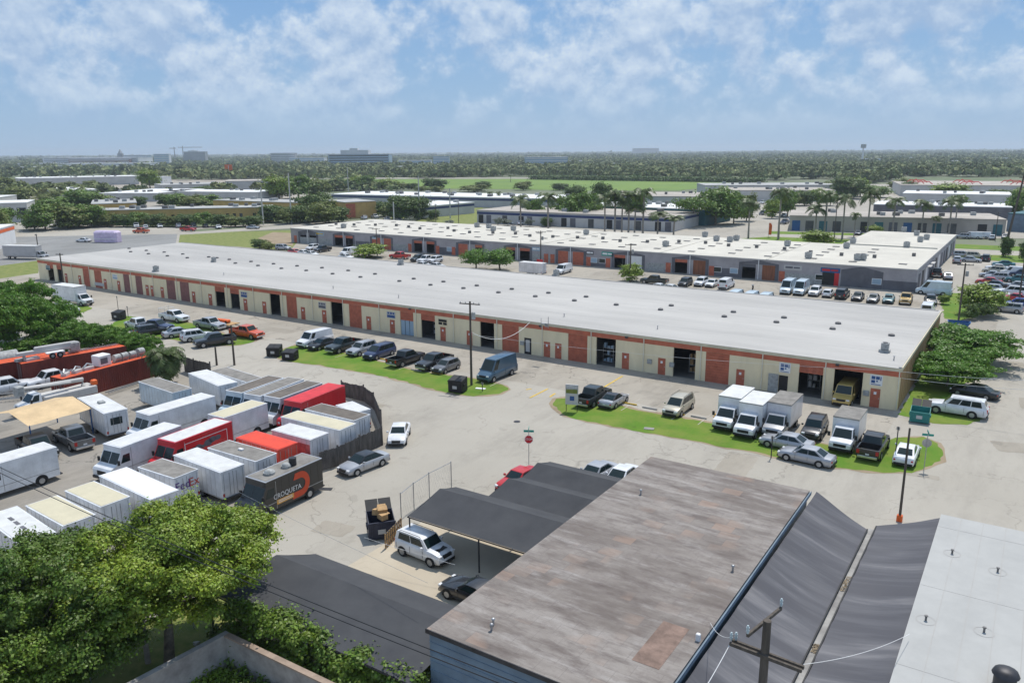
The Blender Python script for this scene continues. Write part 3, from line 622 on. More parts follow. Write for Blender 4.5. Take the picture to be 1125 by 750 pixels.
def ragged(p, a, b, st=.7):
    q = []
    for i in range(len(p)):
        (x0, y0), (x1, y1) = p[i], p[(i + 1) % len(p)]; l = math.hypot(x1 - x0, y1 - y0) or 1; n_ = max(1, int(l / st))
        for j in range(n_): o = random.uniform(a, b); q.append((x0 + (x1 - x0) * j / n_ + (y1 - y0) / l * o, y0 + (y1 - y0) * j / n_ - (x1 - x0) / l * o))
    return q
for i, p in enumerate(GR): struct('grass_verge', ragged(p, -.28, .18), 0.016, 'grass')
def fringe(p, k=1.05):                                       # worn sandy border round each verge
    cx = sum(a for a, b in p) / len(p); cy = sum(b for a, b in p) / len(p); q = []
    random.seed(7)
    for i in range(len(p)):
        (x0, y0), (x1, y1) = p[i], p[(i + 1) % len(p)]
        nseg = max(1, int(math.hypot(x1 - x0, y1 - y0) / 1.2))
        for j in range(nseg):
            x, y = x0 + (x1 - x0) * j / nseg, y0 + (y1 - y0) * j / nseg; dx, dy = x1 - x0, y1 - y0; l = math.hypot(dx, dy) or 1
            o = random.uniform(.05, .6); q.append((x + dy / l * o, y - dx / l * o))
    return q
def area(p): return sum(p[i][0] * p[(i + 1) % len(p)][1] - p[(i + 1) % len(p)][0] * p[i][1] for i in range(len(p)))
for i, p in enumerate(GR[:3]):
    p = p if area(p) > 0 else p[::-1]
    struct('worn_edge', fringe(p), 0.012, 'dirt')
# painted parking lines, worn yellow
a = MB()
for i in range(22):
    x = -152 + i * 2.75
    if i % 9 in (7, 8): continue
    if random.random() < .55: a.box(x, x + .08, 78.9, 83.2, .02, .024)
for i in range(24):
    x = -78 + i * 2.85
    if random.random() < .5: a.box(x, x + .08, 74.4, 79.2, .02, .024)
tag(a.build('parking_lines', 'fadedline' if mat('fadedline', (.52, .49, .43), .9, scale=4, col2=(.36, .33, .28)) else 0), kind='structure')
ground_mat('patch', (.30, .27, .22), (.17, .155, .13), (.35, .315, .26), 0.4, 0.2, 0.6)
for px, py, w_, d_, r_ in ((-20, 66, 3, 6, .05), (-41, 38, 3, 2, .2), (-70, 84, 9, 2, 0), (-98, 82, 7, 2.5, .05), (-30, 86, 8, 1.6, 0), (1.5, 100, 2.6, 5, .1), (.5, 84, 4, 3, .3), (-120, 80, 6, 3, 0), (-60, 62, 5, 1.2, -.1), (-82, 72, 3, 1.5, .2), (-8, 72, 7, 1.0, .05), (-1, 118, 3, 3.5, .2)):
    c_, s_ = cos(r_), sin(r_); random.seed(int(px * 3 + 999)); q = []
    for u in range(24):
        an = 2 * pi * u / 24; e_ = 1 / max(abs(cos(an)), abs(sin(an))) * random.uniform(.88, 1.0); x, y = cos(an) * e_ * w_ / 2, sin(an) * e_ * d_ / 2; q.append((px + x * c_ - y * s_, py + x * s_ + y * c_))
    struct('asphalt_patch', q, .009, 'patch')
random.seed(77)
a = MB()
for p, q in [((-40.72,81.29),(-40.96,86.69)),((-47.92,75.45),(-47.58,76.1)),((-45.87,72.98),(-45.96,77.12)),((-44.13,74.48),(-44.32,76.01))]:
    dx, dy = q[0] - p[0], q[1] - p[1]; l = math.hypot(dx, dy); nx, ny = -dy / l * .12, dx / l * .12
    a.poly([(p[0] - nx, p[1] - ny, .02), (q[0] - nx, q[1] - ny, .02), (q[0] + nx, q[1] + ny, .02), (p[0] + nx, p[1] + ny, .02)])
tag(a.build('yellow_stripes', 'yellowpaint'), kind='structure')
# mid-distance ground
struct('highway', [(-218.6,80.47),(-311.22,116.33),(-250.07,168.54),(-222.39,148.9),(-221.94,132.82),(-216.93,105.77)], 0.006, 'greylot')
struct('grass_bank', [(-214.78,82.75),(-219.04,106.6),(-195.45,94.3),(-194.24,85.36),(-192.09,73.58)], 0.012, 'grassdry')
struct('grass_bank', [(-221.64,149.34),(-252.13,171.03),(-225.37,197.59),(-200.8,179.6),(-177.0,153.99),(-199.14,153.99)], 0.012, 'grassdry')
struct('bare_earth', [(-213.13,172.53),(-225.79,189.68),(-217.55,190.65),(-186.68,163.94),(-195.89,164.22)], 0.018, 'dirt')
struct('far_street', [(-253.56,170.22),(-242.8,213.05),(-198.68,242.16),(-191.27,233.08),(-230.9,202.49),(-246.38,167.06)], 0.02, 'road')
struct('far_parking', [(-288.07,166.24),(-229.33,244.48),(-215.34,262.58),(-198.68,242.16),(-242.8,213.05),(-263.64,175.99)], 0.01, 'road')
struct('grass_bank', [(-210.02,231.33),(-241.77,270.75),(-234.09,328.4),(-182.96,260.23),(-183.18,250.78)], 0.014, 'grassdry')
struct('far_parking', [(-170.03,232.72),(-188.02,257.43),(-116.55,292.36),(-222.07,600.17),(-16.77,788.87),(-7.0,403.64),(1.67,295.6),(-70.96,253.99),(-113.88,249.46)], 0.01, 'road')
struct('grass_bank', [(-81.07,245.12),(-72.52,259.43),(-3.54,267.49),(-3.24,255.43),(-19.29,253.3),(-68.02,243.74)], 0.014, 'grass')
struct('grass_bank', [(-18.51,239.64),(-2.96,244.39),(-2.56,228.55),(-10.25,229.79),(-17.22,229.71)], 0.014, 'grass')
struct('grass_bank', [(-77.62,277.23),(-32.76,288.67),(-32.01,282.57),(-74.99,268.04)], 0.014, 'grass')
struct('sports_field', [(-645.22,588.55),(-459.67,693.59),(-329.51,718.26),(-198.71,699.86),(-212.41,613.55),(-213.05,532.03),(-272.58,503.77),(-330.95,499.27),(-499.59,455.18)], 0.03, 'field')
struct('far_road', [(-652.09,654.67),(-451.62,733.66),(-436.39,708.91),(-624.64,627.03)], 0.04, 'road')
struct('far_lot', [(-634.31,252.36),(-961.86,384.79),(-685.13,618.54),(-457.88,439.78),(-327.92,294.8),(-416.72,232.09)], 0.01, 'lot')

# ================================================================ MAIN WAREHOUSE
X0, X1, Y0, Y1, HT = -185.86, -10.47, 89.84, 126.06, 4.62
mw = thing('warehouse', 'long cream and brick red warehouse with flat pale grey roof and rows of bays', 'warehouse', (0, 0, 0))
ROLL = [(-167.62,-165.07),(-163.36,-160.65),(-152.8,-150.68),(-148.62,-146.43),(-138.44,-135.75),(-134.25,-131.47),(-104.91,-102.4),(-90.36,-87.65),(-61.01,-58.23),(-50.46,-47.59),(-31.62,-28.75)]
OPEN = [(-181.93,-179.41),(-178.02,-175.68),(-123.87,-121.14),(-119.62,-117.12),(-109.1,-106.5),(-94.42,-91.68),(-79.66,-77.06),(-75.59,-72.93),(-64.76,-62.35),(-46.3,-43.51),(-35.72,-32.88),(-20.79,-18.2),(-17.05,-14.11)]
PERS = [-174.5,-169.1,-159.48,-154.63,-144.88,-143.23,-139.98,-130.24,-125.37,-115.57,-110.6,-100.97,-95.99,-86.19,-81.28,-71.45,-66.64,-53.7,-51.95,-42.1,-37.19,-27.37,-12.75]
PIPE = [-171.78,-164.97,-157.1,-149.96,-142.63,-135.1,-127.76,-120.38,-113.22,-105.86,-98.57,-91.62,-83.86,-76.48,-69.43,-61.81,-54.42,-47.02,-39.63,-32.22,-24.89,-17.98,-10.59]
Z1 = 3.66
ops = sorted([(a, b, 'r') for a, b in ROLL] + [(a, b, 'o') for a, b in OPEN])
w = MB(); x = X0
for a_, b_, k in ops:
    w.box(x, a_, Y0, Y0 + .2, 0, Z1); x = b_
w.box(x, X1, Y0, Y0 + .2, 0, Z1)
w.box(X0, X1, Y0, Y0 + .2, Z1, HT - .1)
w.box(X0, X0 + .2, Y0 + .2, Y1, 0, HT - .1); w.box(X0 + .2, X1 - .2, Y1 - .2, Y1, 0, HT - .1)
w.build('wall', 'cream', mw)
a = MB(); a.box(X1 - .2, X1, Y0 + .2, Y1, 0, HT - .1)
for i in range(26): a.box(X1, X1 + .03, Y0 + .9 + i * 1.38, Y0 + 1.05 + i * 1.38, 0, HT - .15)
o = a.build('end_wall', 'creamside', mw); o['label'] = 'tan end wall of the warehouse'  # one even tone, darker and browner than the cream front
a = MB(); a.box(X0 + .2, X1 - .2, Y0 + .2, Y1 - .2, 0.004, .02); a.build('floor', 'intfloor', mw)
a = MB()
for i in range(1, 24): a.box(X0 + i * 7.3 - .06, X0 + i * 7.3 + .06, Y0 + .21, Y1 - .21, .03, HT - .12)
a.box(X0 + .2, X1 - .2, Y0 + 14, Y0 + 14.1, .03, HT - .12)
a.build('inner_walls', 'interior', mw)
a = MB(); a.box(X0 - .02, X1 + .02, Y0 - .03, Y0, 3.68, 4.24); a.build('brick_band', 'brickband', mw)
a = MB(); a.box(X0 - .12, X1 + .12, Y0 - .12, Y0 - .0, 4.28, HT); a.box(X1 + .0, X1 + .12, Y0, Y1 + .1, 4.40, HT + .12); a.box(X0 - .12, X0, Y0, Y1 + .1, 4.28, HT); a.build('fascia', 'fascia', mw)
a = MB(); a.box(X0, X1, Y0 - .1, Y1 + .1, HT - .09, HT + .03); rf = a.build('roof', 'roofgrey', mw)
a = MB(); a.box(X1 - .28, X1 - .004, Y0, Y1 + .1, HT + .034, HT + .16); a.box(X0, X1 - .3, Y1 - .1, Y1 + .1, HT + .034, HT + .12); a.build('parapet', 'roofgrey', rf)
a = MB()
for i in range(0): pass
for i in range(6): a.box(X0, X1 - .3, Y0 + 5.6 * i + 1.2, Y0 + 5.6 * i + 1.23, HT + .03, HT + .036)
a.build('roof_seams', 'seam', rf)
for a_, b_, k in ops:
    if k == 'r':
        a = MB(); n = 11
        for j in range(n): z0 = j * Z1 / n; a.box(a_, b_, Y0 + .05, Y0 + .12, z0, z0 + Z1 / n - .03); 
        a.box(a_, b_, Y0 + .10, Y0 + .13, 0, Z1)
        a.build('roller_door', 'brownpurple' if a_ > -172 and a_ < -120 and ROLL.index((a_, b_)) in (2, 3, 4, 5) else 'brick', mw)
    elif OPEN.index((a_, b_)) in (0, 1, 2, 3, 6, 7, 11):        # partly raised doors
        a = MB(); zt = {6: 2.3}.get(OPEN.index((a_, b_)), 2.75)
        for j in range(4): z0 = zt + j * (Z1 - zt) / 4; a.box(a_, b_, Y0 + .05, Y0 + .12, z0, z0 + (Z1 - zt) / 4 - .03)
        a.build('raised_door', 'brick', mw)
        if OPEN.index((a_, b_)) == 6:
            a = MB()
            for j in range(3): a.box(a_ + j * (b_ - a_) / 3 + .05, a_ + (j + 1) * (b_ - a_) / 3 - .05, Y0 + .1, Y0 + .14, .05, 2.28)
            a.build('glazed_panel', 'farblue', mw)
for i, x in enumerate(PERS):
    a = MB(); a.box(x - .48, x + .48, Y0 - .035, Y0 - .002, .02, 2.1); d = a.build('door', 'brick', mw)
    a = MB(); a.box(x - .15, x + .12, Y0 - .05, Y0 - .036, 1.45, 1.75); a.build('notice', 'white', d)
    a = MB(); a.box(x + .33, x + .41, Y0 - .08, Y0 - .036, 1.0, 1.1); a.build('handle', 'metal', d)
a = MB(); xx = [-56.75,-22.43,-23.48]
a.box(xx[0] - .55, xx[0] + .55, Y0 - .04, Y0 - .002, .02, 2.25); d = a.build('door', 'black', mw); d['label'] = 'black framed glass door'
a = MB(); a.box(xx[0] - .32, xx[0] + .32, Y0 - .055, Y0 - .041, .35, 2.0); a.build('pane', 'palewall', d)
a = MB(); a.box(xx[1] - .5, xx[1] + .5, Y0 - .02, Y0 - .002, .02, 2.1); d = a.build('door_opening', 'black', mw)
a = MB(); a.box(xx[2] - .62, xx[2] + .5, Y0 - .12, Y0 - .04, .02, 2.15); d = a.build('door', 'hvac', mw); d['label'] = 'grey metal door standing open'
for x in PIPE:
    a = MB(); a.tube([(x, Y0 - .09, .1), (x, Y0 - .09, 4.3)], .065, 6); a.build('downpipe', 'pipe', mw)
for x, y in [(-184.69,110.98),(-177.87,107.19),(-176.97,110.59),(-170.62,107.06),(-170.27,110.82),(-163.29,106.97),(-163.21,110.82),(-156.36,107.19),(-153.43,110.55),(-150.63,110.56),(-145.88,110.17),(-139.72,106.92),(-138.97,110.33),(-132.65,106.96),(-131.97,110.37),(-125.27,106.64),(-125.29,110.71),(-118.76,107.17),(-118.92,111.45),(-111.12,106.72),(-111.65,111.4),(-103.67,106.45),(-104.01,110.7),(-94.35,106.58),(-93.93,110.01),(-86.92,106.16),(-87.21,110.15),(-79.98,106.37),(-79.66,109.75),(-72.62,106.02),(-72.57,109.89),(-65.59,106.05),(-65.44,109.87),(-58.55,106.06),(-58.59,109.92),(-51.56,106.28),(-44.47,106.22),(-44.38,109.98),(-35.05,106.17),(-35.03,109.95),(-27.97,106.19),(-27.93,109.73),(-20.77,105.8),(-20.88,109.6),(-13.84,105.68)]:
    a = MB(); a.tube([(0, 0, 0), (0, 0, .14)], [.42, .34], 10); a.dome((0, 0, .15), .40, .16, 10); a.build('roof_vent', 'vent', rf, 35, (x, y, HT + .03))
for x, y, s in [(-13.18,96.59,0.65),(-108.57,123.33,0.7),(-73.86,126.75,0.7),(-143.56,91.28,0.7),(-145.8,106.2,0.6)]:
    a = MB(); a.bbox(-s * .6, s * .6, -s * .6, s * .6, .35, .35 + s * 1.1, .04); a.box(-s * .9, s * .9, -s * .7, s * .3, 0, .3); o = a.build('air_conditioner', 'hvac', rf, None, (x, y, HT + .03))
    a = MB(); a.cyl((0, 0, .37 + s * 1.1), (0, 0, 1), s * .42, .05, 14); a.build('fan', 'darkmetal', o)
for x, y in [(-53.92,94.8),(-39.76,94.23),(-11.71,93.15),(-98.73,94.75),(-83.43,93.93),(-128.0,95.14)]:
    a = MB(); a.cyl((0, 0, .22), (0, 0, 1), .06, .45, 8); a.cyl((0, 0, .46), (0, 0, 1), .11, .06, 8); a.build('vent_pipe', 'metal', rf, None, (x, y, HT + .03))
x, y = (-53.0,87.14)
a = MB(); a.tube([(x, y, HT), (x, y, HT + 1.3)], .03, 6); a.tube([(x + .9, y + .3, HT), (x + .9, y + .3, HT + 1.5)], .04, 6); a.box(x - .05, x + .9, y, y + .3, HT + .5, HT + .6); a.box(x + .55, x + .95, y, y + .1, HT + .2, HT + .6); a.build('satellite_mount', 'metal', rf)
for i, (a_, b_) in enumerate(OPEN):
    if i == 12: continue
    random.seed(i); w_ = (b_ - a_) * .55; xx_ = a_ + .2 if i % 2 else b_ - w_ - .2; t = thing('storage_rack', 'storage rack with pale boxes in the %s open bay from the left' % ordn(i), 'rack', (xx_, Y0 + 1.6 + (i % 3), .02))
    a = MB()
    for z in (.1, 1.0, 1.9): a.box(0, w_, 0, .6, z, z + .06)
    for x in (0, w_ - .06): a.box(x, x + .06, -.01, -.002, 0, 2.4)
    a.build('frame', 'metal', t); a = MB(); x = .1
    while x < w_ - .4:
        for z in (.17, 1.07, 1.97):
            if random.random() < .8: s = random.uniform(.2, .45); a.box(x, x + s, .05, .5, z, z + random.uniform(.2, .7))
        x += .5
    a.build('stored_boxes', ['palewall', 'farblue', 'cardboard', 'white'][i % 4], t)
def sign(x, z, w_, h_, bgm, parent, yf, marks=(), fm='signblue', name='sign'):
    a = MB(); a.box(x - w_ / 2, x + w_ / 2, yf - .05, yf - .004, z, z + h_); s_ = a.build(name, bgm, parent)
    if marks:
        a = MB()
        for (u0, u1, v0, v1) in marks: a.box(x - w_ / 2 + u0 * w_, x - w_ / 2 + u1 * w_, yf - .062, yf - .051, z + v0 * h_, z + v1 * h_)
        a.build('sign_marks', fm, s_)
    return s_
LOGO = [(.12, .42, .58, .88), (.47, .77, .58, .88), (.12, .42, .22, .5), (.5, .64, .36, .5), (.12, .88, .06, .12), (.82, .9, .5, .88)]
for x in [-22.35,-12.78]: sign(x, 2.45, 1.25, 1.15, 'white', mw, Y0, LOGO)
BARS = [(.05, .95, .08, .48), (.1, .3, .62, .9), (.4, .62, .6, .92), (.7, .9, .62, .9)]
for x, m, fm in zip([-155.69,-115.77,-96.36,-81.46,-71.45,-181.62], ('white', 'palewall', 'palewall', 'palewall', 'cream', 'palewall'), ('farblue', 'signblue', 'darkgrey', 'signblue', 'black', 'teal')):
    sign(x, 2.35, 1.7, 1.0, m, mw, Y0, BARS if fm != 'black' else [(.05, .95, .52, .9), (.05, .45, .1, .46), (.55, .95, .1, .46)], fm)
x = [-161.66][0]; a = MB(); a.box(x - 1.8, x + 1.6, Y0 - .05, Y0 - .004, .5, 1.15); o = a.build('banner', 'palewall', mw)
for x in [-38.79,-13.64,-35.84,-57.64]:
    a = MB(); a.bbox(x - .3, x + .3, Y0 - .2, Y0 - .002, 1.2, 1.75, .03); a.build('meter_box', 'hvac', mw)
for x in [-41.97,-16.78,-54.63,-77.55]:
    a = MB(); a.bbox(x - .18, x + .18, Y0 - .34, Y0 - .121, 4.1, 4.3, .03); a.build('flood_lamp', 'darkmetal', mw)

# ================================================================ BACK WAREHOUSE (L-shaped)
bx0, bx1, by0, by1, bh = -194.9, -19.04, 170.6, 208.3, 4.4
wx0, wy1 = -40.5, 247.1
bw = thing('warehouse', 'L-shaped grey warehouse with cream roof dotted with skylights and dark gabled door surrounds', 'warehouse', (0, 0, 0))
BD = [(-190.84,-188.02),(-186.82,-183.65),(-175.92,-172.53),(-171.41,-168.45),(-160.87,-157.7),(-156.31,-153.55),(-145.15,-142.21),(-140.69,-137.84),(-129.71,-126.59),(-124.2,-121.84),(-114.36,-111.56),(-110.18,-107.16),(-98.92,-96.08),(-94.81,-91.78),(-83.55,-80.71),(-79.23,-76.46),(-68.4,-65.43),(-64.08,-61.19),(-53.01,-50.07),(-48.69,-45.94)]
BK = 'o o o o r r o o r o o o r r o w o b o b'.split()
w = MB(); x = bx0
for a_, b_ in BD: w.box(x, a_, by0, by0 + .2, 0, 3.2); x = b_
w.box(x, bx1, by0, by0 + .2, 0, 3.2); w.box(bx0, bx1, by0, by0 + .2, 3.2, bh - .08)
w.box(bx0, bx0 + .2, by0 + .2, by1, 0, bh - .08); w.box(bx0 + .2, wx0, by1 - .2, by1, 0, bh - .08)
w.box(wx0, wx0 + .2, by1, wy1, 0, bh - .08); w.box(wx0 + .2, bx1 - .2, wy1 - .2, wy1, 0, bh - .08)
w.build('wall', 'warehousegrey', bw)
a = MB(); a.box(bx1 - .2, bx1, by0 + .2, wy1, 0, bh - .08); o = a.build('end_wall', 'warehousegrey', bw)
for i in range(13):
    y = by0 + 3 + i * 5.6
    a = MB(); a.box(bx1 + .002, bx1 + .04, y, y + 2.9, 0, 3.1); o = a.build('end_door', ['darkgrey', 'black', 'trimwhite', 'darkgrey'][i % 4], bw)
    a = MB(); a.box(bx1 + .002, bx1 + .9 if i in (2, 3) else bx1 + .05, y - .2, y + 3.1, 3.15, 3.3); a.build('awning', 'palewall', bw)
a = MB(); a.box(bx0 - .1, bx1 + .1, by0 - .1, by1, bh - .07, bh + .03); a.box(wx0, bx1 + .1, by1, wy1 + .1, bh - .07, bh + .03); brf = a.build('roof', 'roofcream', bw)
a = MB(); a.box(bx0 - .11, bx1 + .11, by0 - .14, by0 - .101, bh - .2, bh + .03); a.box(bx1 + .101, bx1 + .14, by0, wy1, bh - .25, bh + .1); a.build('gutter', 'palewall', bw)
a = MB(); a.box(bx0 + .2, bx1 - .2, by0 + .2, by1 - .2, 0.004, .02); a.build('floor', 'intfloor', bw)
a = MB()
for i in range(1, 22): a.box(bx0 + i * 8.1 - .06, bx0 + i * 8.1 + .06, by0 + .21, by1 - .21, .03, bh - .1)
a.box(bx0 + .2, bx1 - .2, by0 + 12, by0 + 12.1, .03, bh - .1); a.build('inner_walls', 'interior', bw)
for (a_, b_), k in zip(BD, BK):
    if k == 'o':
        a = MB(); a.box(a_, b_, by0 + .05, by0 + .1, 2.5, 3.2); a.build('raised_door', 'brick' if random.random() < .6 else 'darkgrey', bw); continue
    a = MB()
    for j in range(8): a.box(a_, b_, by0 + .05, by0 + .1, j * .4, j * .4 + .375)
    a.box(a_, b_, by0 + .09, by0 + .12, 0, 3.2)
    a.build('roller_door', {'r': 'brick', 'b': 'browndoor' if mat('browndoor', (.26, .10, .05), .7, .2, 1.2, stretch=(3, 1, .3)) else 0, 'w': 'trimwhite'}[k], bw)
for i in range(0, 20, 2):                                   # gabled dark surrounds over each pair of doors
    xa, xb = BD[i][0] - .7, BD[i + 1][1] + .7; xm = (xa + xb) / 2
    a = MB(); y = by0 - .05
    a.side([(xa, 3.25), (xb, 3.25), (xb, 3.5), (xm, 4.15), (xa, 3.5)], y, by0 - .003); a.box(xa, BD[i][0], y, by0 - .003, 0, 3.25); a.box(BD[i + 1][1], xb, y, by0 - .003, 0, 3.25)
    a.build('gable_surround', 'darkgrey', bw)
    a = MB(); a.tube([(xm, by0 - .14, .1), (xm, by0 - .14, 4.3)], .1, 6); a.build('downpipe', 'trimwhite', bw)
xa, xb, xm = [-32.79,-24.94,-28.9]
a = MB(); a.side([(xa, 0), (xb, 0), (xb, 3.4), (xm, 4.25), (xa, 3.4)], by0 - .05, by0 - .003); a.build('gable_surround', 'darkgrey', bw)
xs = [-193.29,-177.07,-167.35,-161.94,-152.18,-145.48,-137.08,-130.23,-106.35,-99.97,-90.04,-85.16,-75.32,-69.06,-60.29,-53.55,-45.18,-33.31,-24.91,-18.76]
for i in range(0, 20, 2):                                   # dark painted base between the gables
    a = MB(); a.box(xs[i], xs[i + 1], by0 - .03, by0 - .003, 0, 1.9); a.build('painted_base', 'darkgrey' if i % 4 else 'hvac', bw)
for i, x in enumerate([-158.23,-146.64,-136.76,-131.31,-102.33,-100.49,-90.41,-85.16,-69.94,-59.77,-44.52,-192.88]):
    a = MB(); a.box(x - .6, x + .6, by0 - .07, by0 - .031, .02, 2.2); a.build('door', 'brick' if i % 4 != 3 else 'brickband', bw)
for i, x in enumerate([-88.93,-86.73,-132.69,-58.42,-54.76,-36.87,-26.03]):
    a = MB(); a.box(x - .9, x + .9, by0 - .06, by0 - .031, .9, 2.1); f = a.build('window', 'trimwhite', bw); a = MB(); a.box(x - .8, x + .8, by0 - .075, by0 - .062, 1.0, 2.0); a.build('pane', 'glass' if i % 2 else 'farblue', f)
a = MB(); x = [-35.08,-34.02,-33.14]; a.box(x[0] - 1.3, x[0] + 1.3, by0 - .07, by0 - .031, 0, 2.6); a.build('door_opening', 'black', bw); a = MB(); a.box(x[1], x[2], by0 - .075, by0 - .031, 0, 2.6); a.build('red_panel', 'signred', bw)
for px, m, fm, w_ in zip([-105.27,-90.04,-85.4,-42.36,-34.9,-182.09,-159.81], ('farblue', 'darkgrey', 'signgreen', 'palewall', 'bluedoor', 'farblue', 'palewall'), ('white', 'white', 'white', 'darkgrey', 'signred', 'yellowpaint', 'farblue'), (2.4, 2, 3.0, 3.6, 3.8, 3.6, 2)):
    sign(px, 2.75 if px < -60 else 2.6, w_, .95, m, bw, by0, [(.08, .5, .3, .75), (.55, .9, .35, .7)], fm)
n = 0
for i in range(20):                                          # skylights in lines across the roof
    for j in range(5):
        x = bx0 + 6 + i * 8.75 + random.uniform(-.3, .3); y = by0 + 5 + j * 6.2 + (i % 2) * 1.2
        if n < 96:
            a = MB(); a.box(-.75, .75, -.5, .5, 0, .14); a.build('skylight', 'vent', brf, None, (x, y, bh + .03)); n += 1
for x, y in [(-179.57,178.17),(-145.34,200.84),(-140.4,200.14),(-129.89,197.74),(-105.64,197.7),(-75.5,182.01),(-75.18,208.02),(-69.13,199.77),(-65.46,199.42),(-65.1,203.33),(-50.72,197.47),(-40.83,176.67),(-31.4,178.8),(-30.44,179.37),(-38.33,210.31),(-26.08,208.49),(-24.92,222.76),(-24.25,229.29),(-32.17,248.22),(-27.8,239.14),(-37.69,199.62),(-134.25,193.68)]:
    a = MB(); a.bbox(-.65, .65, -.6, .6, .25, 1.35, .05); a.box(-.5, .5, -.5, .5, 0, .25); o = a.build('air_conditioner', 'hvac', brf, None, (x, y, bh + .03)); a = MB(); a.cyl((0, 0, 1.38), (0, 0, 1), .45, .05, 12); a.build('fan', 'darkmetal', o)
for i in range(26):
    x = bx0 + 5 + i * 6.7; y = by0 + 16 + random.uniform(-2, 6)
    a = MB(); a.bbox(-.35, .35, -.35, .35, 0, .7, .04); a.build('vent_box', 'vent', brf, None, (x, y, bh + .03))
a = MB(); a.box(wx0 + .5, bx1 - .5, by1 - .1, by1 + .1, bh + .034, bh + .3); a.build('roof_curb', 'roofcream', brf)
for x in (-104.5, -72, -48): a = MB(); a.box(x, x + .25, by0, by1, bh + .034, bh + .12); a.build('roof_curb', 'roofcream', brf)
# ================================================================ FOREGROUND BUILDINGS
def roof_weathered():
    m = bpy.data.materials.new('weathered_roof'); m.use_nodes = True; t = m.node_tree; n = t.nodes; l = t.links; b = n['Principled BSDF']; b.inputs['Roughness'].default_value = .9
    g = n.new('ShaderNodeNewGeometry')
    def noise(sc, st=(1, 1, 1), det=6, ro=.65, rz=0.):
        mp = n.new('ShaderNodeMapping'); mp.inputs['Scale'].default_value = st; mp.inputs['Rotation'].default_value = (0, 0, rz); l.new(g.outputs['Position'], mp.inputs[0])
        z = n.new('ShaderNodeTexNoise'); z.inputs['Scale'].default_value = sc; z.inputs['Detail'].default_value = det; z.inputs['Roughness'].default_value = ro; l.new(mp.outputs[0], z.inputs['Vector']); return z.outputs[0]
    def rng(v, a, b_, c=0., d=1.):
        r = n.new('ShaderNodeMapRange'); r.inputs[1].default_value = a; r.inputs[2].default_value = b_; r.inputs[3].default_value = c; r.inputs[4].default_value = d; l.new(v, r.inputs[0]); return r.outputs[0]
    def mixc(f, a, b_):
        x = n.new('ShaderNodeMix'); x.data_type = 'RGBA'; l.new(f, x.inputs[0])
        for i, c in ((6, a), (7, b_)):
            if isinstance(c, tuple): x.inputs[i].default_value = (*c, 1)
            else: l.new(c, x.inputs[i])
        return x.outputs[2]
    c = mixc(rng(noise(.28, (.55, 1.6, 1)), .38, .62), (.265, .238, .212), (.155, .132, .115))
    c = mixc(rng(noise(.8, (.45, 1.5, 1), 8, .7), .47, .68, 0, .85), c, (.095, .074, .066))
    c = mixc(rng(noise(.6, (.4, 1.7, 1), 8, .7, rz=.05), .52, .70, 0, .7), c, (.38, .355, .33))
    c = mixc(rng(noise(2.2, (1, 1, 1), 8, .8), .5, .75, 0, .55), c, (.12, .09, .08))
    br = n.new('ShaderNodeTexBrick'); br.inputs['Scale'].default_value = 1.0; br.inputs['Brick Width'].default_value = 1.25; br.inputs['Row Height'].default_value = .9; br.inputs['Mortar Size'].default_value = .018
    br.inputs['Color1'].default_value = (0, 0, 0, 1); br.inputs['Color2'].default_value = (1, 1, 1, 1); br.inputs['Mortar'].default_value = (.5, .5, .5, 1); l.new(g.outputs['Position'], br.inputs['Vector'])
    f = n.new('ShaderNodeMath'); f.operation = 'MULTIPLY'; l.new(rng(br.outputs['Color'], .55, 1.0, 0, 1.0), f.inputs[0]); l.new(rng(noise(.22, det=2), .50, .6), f.inputs[1])
    c = mixc(rng(f.outputs[0], 0, 1, 0, .5), c, (.33, .225, .165))
    c = mixc(rng(br.outputs['Fac'], 0, 1, 0, .35), c, (.13, .11, .10))
    v = n.new('ShaderNodeTexNoise')
    l.new(c, b.inputs['Base Color']); bp = n.new('ShaderNodeBump'); bp.inputs['Strength'].default_value = .3; bp.inputs['Distance'].default_value = .04; l.new(noise(1.5), bp.inputs['Height']); l.new(bp.outputs[0], b.inputs['Normal'])
    MATS['weathered_roof'] = m
roof_weathered()
fb = thing('flat_roof_building', 'blue grey low building with a stained brown and grey weathered flat roof', 'building')
fx0, fx1, fy0, fy1, fh = -22.1, -10.75, 25.9, 52.0, 5.0
a = MB(); a.box(fx0 + .1, fx1 - .1, fy0 + .1, fy1 - .1, 0, fh - .16)
for i in range(9): a.box(fx0 + .1, fx1 - .1, fy0 + .07, fy0 + .1, .3 + i * .5, .34 + i * .5)
a.build('wall', 'bluegrey', fb)
a = MB(); a.box(fx0, fx1, fy0, fy1, fh - .15, fh); r_ = a.build('roof', 'weathered_roof', fb)
a = MB(); a.box(fx1 + .003, fx1 + .13, fy0, fy1, fh - .26, fh - .12); a.box(fx1 + .1, fx1 + .13, fy0, fy1, fh - .12, fh - .02); a.build('gutter', 'bluegrey', fb)
a = MB(); a.box(fx0 - .03, fx1 + .0, fy0 - .05, fy0 - .003, fh - .2, fh + .03); a.build('drip_edge', 'darkmetal', r_)
for p in [(-19.61,27.89),(-19.42,27.48),(-11.64,38.99),(-19.92,45.4)]:
    a = MB(); a.cyl((0, 0, .15), (0, 0, 1), .06, .3, 8); a.dome((0, 0, .3), .1, .08, 8); a.build('vent_pipe', 'metal', r_, None, (p[0], p[1], fh))
a = MB(); a.bbox(-11.05, -10.85, 31.9, 32.1, fh + .001, fh + .35, .03); a.build('flood_lamp', 'trimwhite', r_)
